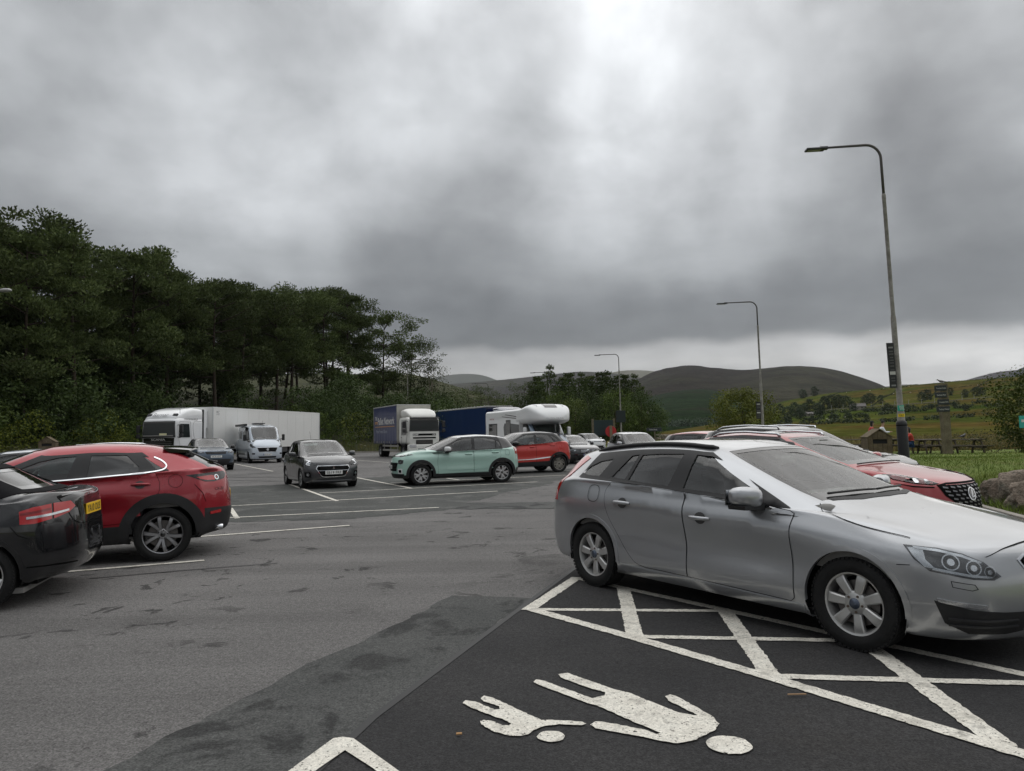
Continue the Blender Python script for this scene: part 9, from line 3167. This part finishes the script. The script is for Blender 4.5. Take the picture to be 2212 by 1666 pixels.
 lettering('name_lettering', 'Barnar', .26, P0 + Vector((.05, 0, .0)) + Vector((.78, 0, .62)) * .03, (0, 1, 0), up, mat('letter_silver_dark', (.16, .16, .17), rough=.3, metal=.3), root, width=1.1, shear=.35)
 for sy in (1, -1):
  MB().box((3.24, sy * .88, 3.10), (.10, .30, .18), ry=-.7, bev=.02).build('roof_lamp', M_gloss(), root)
  MB().box((3.62, sy * .98, .92), (.06, .42, .22), bev=.03).build('headlamp', M_lamp(), root)
  q = [(x, sy * 1.262, z) for x, z in [(2.32, 1.72), (3.18, 1.72), (3.36, 1.95), (3.28, 2.55), (2.42, 2.55)]]
  quad_panel(root, 'door_window', q if sy < 0 else q[::-1], gl, .02)
  d = [(2.15, 1.05), (3.25, 1.05), (3.45, 1.75), (3.36, 2.68), (2.28, 2.68)]
  for i in range(5):
   a, b_ = d[i], d[(i + 1) % 5]
   MB().tube([(a[0], sy * 1.25, a[1]), (b_[0], sy * 1.25, b_[1])], .008, 4).build('shut_line', mat('line_grey', (.2, .2, .2), rough=.6), root)
  ln = spline([(1.15, 2.72), (1.8, 2.72), (2.0, 2.55), (1.95, 1.9), (1.75, 1.5), (1.15, 1.45)], 4)
  MB().tube([(x, sy * 1.25, z) for x, z in ln], .008, 4).build('panel_crease', mat('line_grey', (.2, .2, .2), rough=.6), root)
  lettering('web_lettering', 'www.barnar.info.pl', .14, (2.25, sy * 1.262, 2.86), (-sy, 0, 0), (0, 0, 1), mat('letter_silver_dark', (.16, .16, .17), rough=.3), root, width=1.35)
  MB().tube([(3.05, sy * 1.05, 3.1), (3.05, sy * 1.05, 3.5)], .01, 5).build('aerial', M_black(), root)
 lorry_mirrors(root, 3.5, 1.2, 2.25)
 quad_panel(root, 'paper_sign', [(3.61, .05, 1.86), (3.61, .55, 1.86), (3.60, .55, 1.98), (3.60, .05, 1.98)], mat('paper_yellow', (.6, .58, .35), rough=.7), .004)
 return root

# ================================================================ build everything
build_ground()
build_markings()
build_lawn()
build_hills()
build_wood()
build_middle_trees()
build_furniture()
white_artic()
camper_van()
curtain_lorry()
blue_artic()
motorhome()
silver_estate()
red_lexus()
red_crossover()
black_convertible()
mint_hatchback()
red_black_suv()
grey_hatchback()
blue_suv()
further_cars()
build_haze()

def ordinal_labels(group, phrase):
 """labels that count members of a group across the picture from the left"""
 W_ = ['first', 'second', 'third', 'fourth', 'fifth', 'sixth', 'seventh', 'eighth', 'ninth', 'tenth', 'eleventh', 'twelfth', 'thirteenth', 'fourteenth', 'fifteenth', 'sixteenth', 'seventeenth', 'eighteenth', 'nineteenth', 'twentieth']
 L_ = sorted((o for o in bpy.data.objects if o.parent is None and o.get('group') == group), key=lambda o: o.location.x / o.location.y)
 for i, o in enumerate(L_):
  if i < len(W_):
   o['label'] = phrase % W_[i]

ordinal_labels('Scots pines along the wood edge', '%s tall Scots pine from the left along the wood edge')
ordinal_labels('spruces behind the motorhome', '%s dark spruce from the left in the belt behind the motorhome')
ordinal_labels('green trees of the middle belt', '%s green leafy tree from the left behind the vehicles')
ordinal_labels('dark trees of the middle belt', '%s dark leafy tree from the left behind the vehicles')
ordinal_labels('pale willows of the middle belt', '%s pale willow from the left behind the vehicles')
ordinal_labels('low pines behind the blue lorry', '%s low rounded pine from the left behind the blue lorry')
ordinal_labels('brambles behind the picnic tables', '%s low bramble from the left behind the picnic tables')
ordinal_labels('railway masts below the hill', '%s slim railway mast from the left below the grassy hill')
ordinal_labels('yellow green shrubs on the bank', '%s yellow green shrub from the left along the bank')
ordinal_labels('bright shrubs on the bank', '%s bright green shrub from the left along the bank')
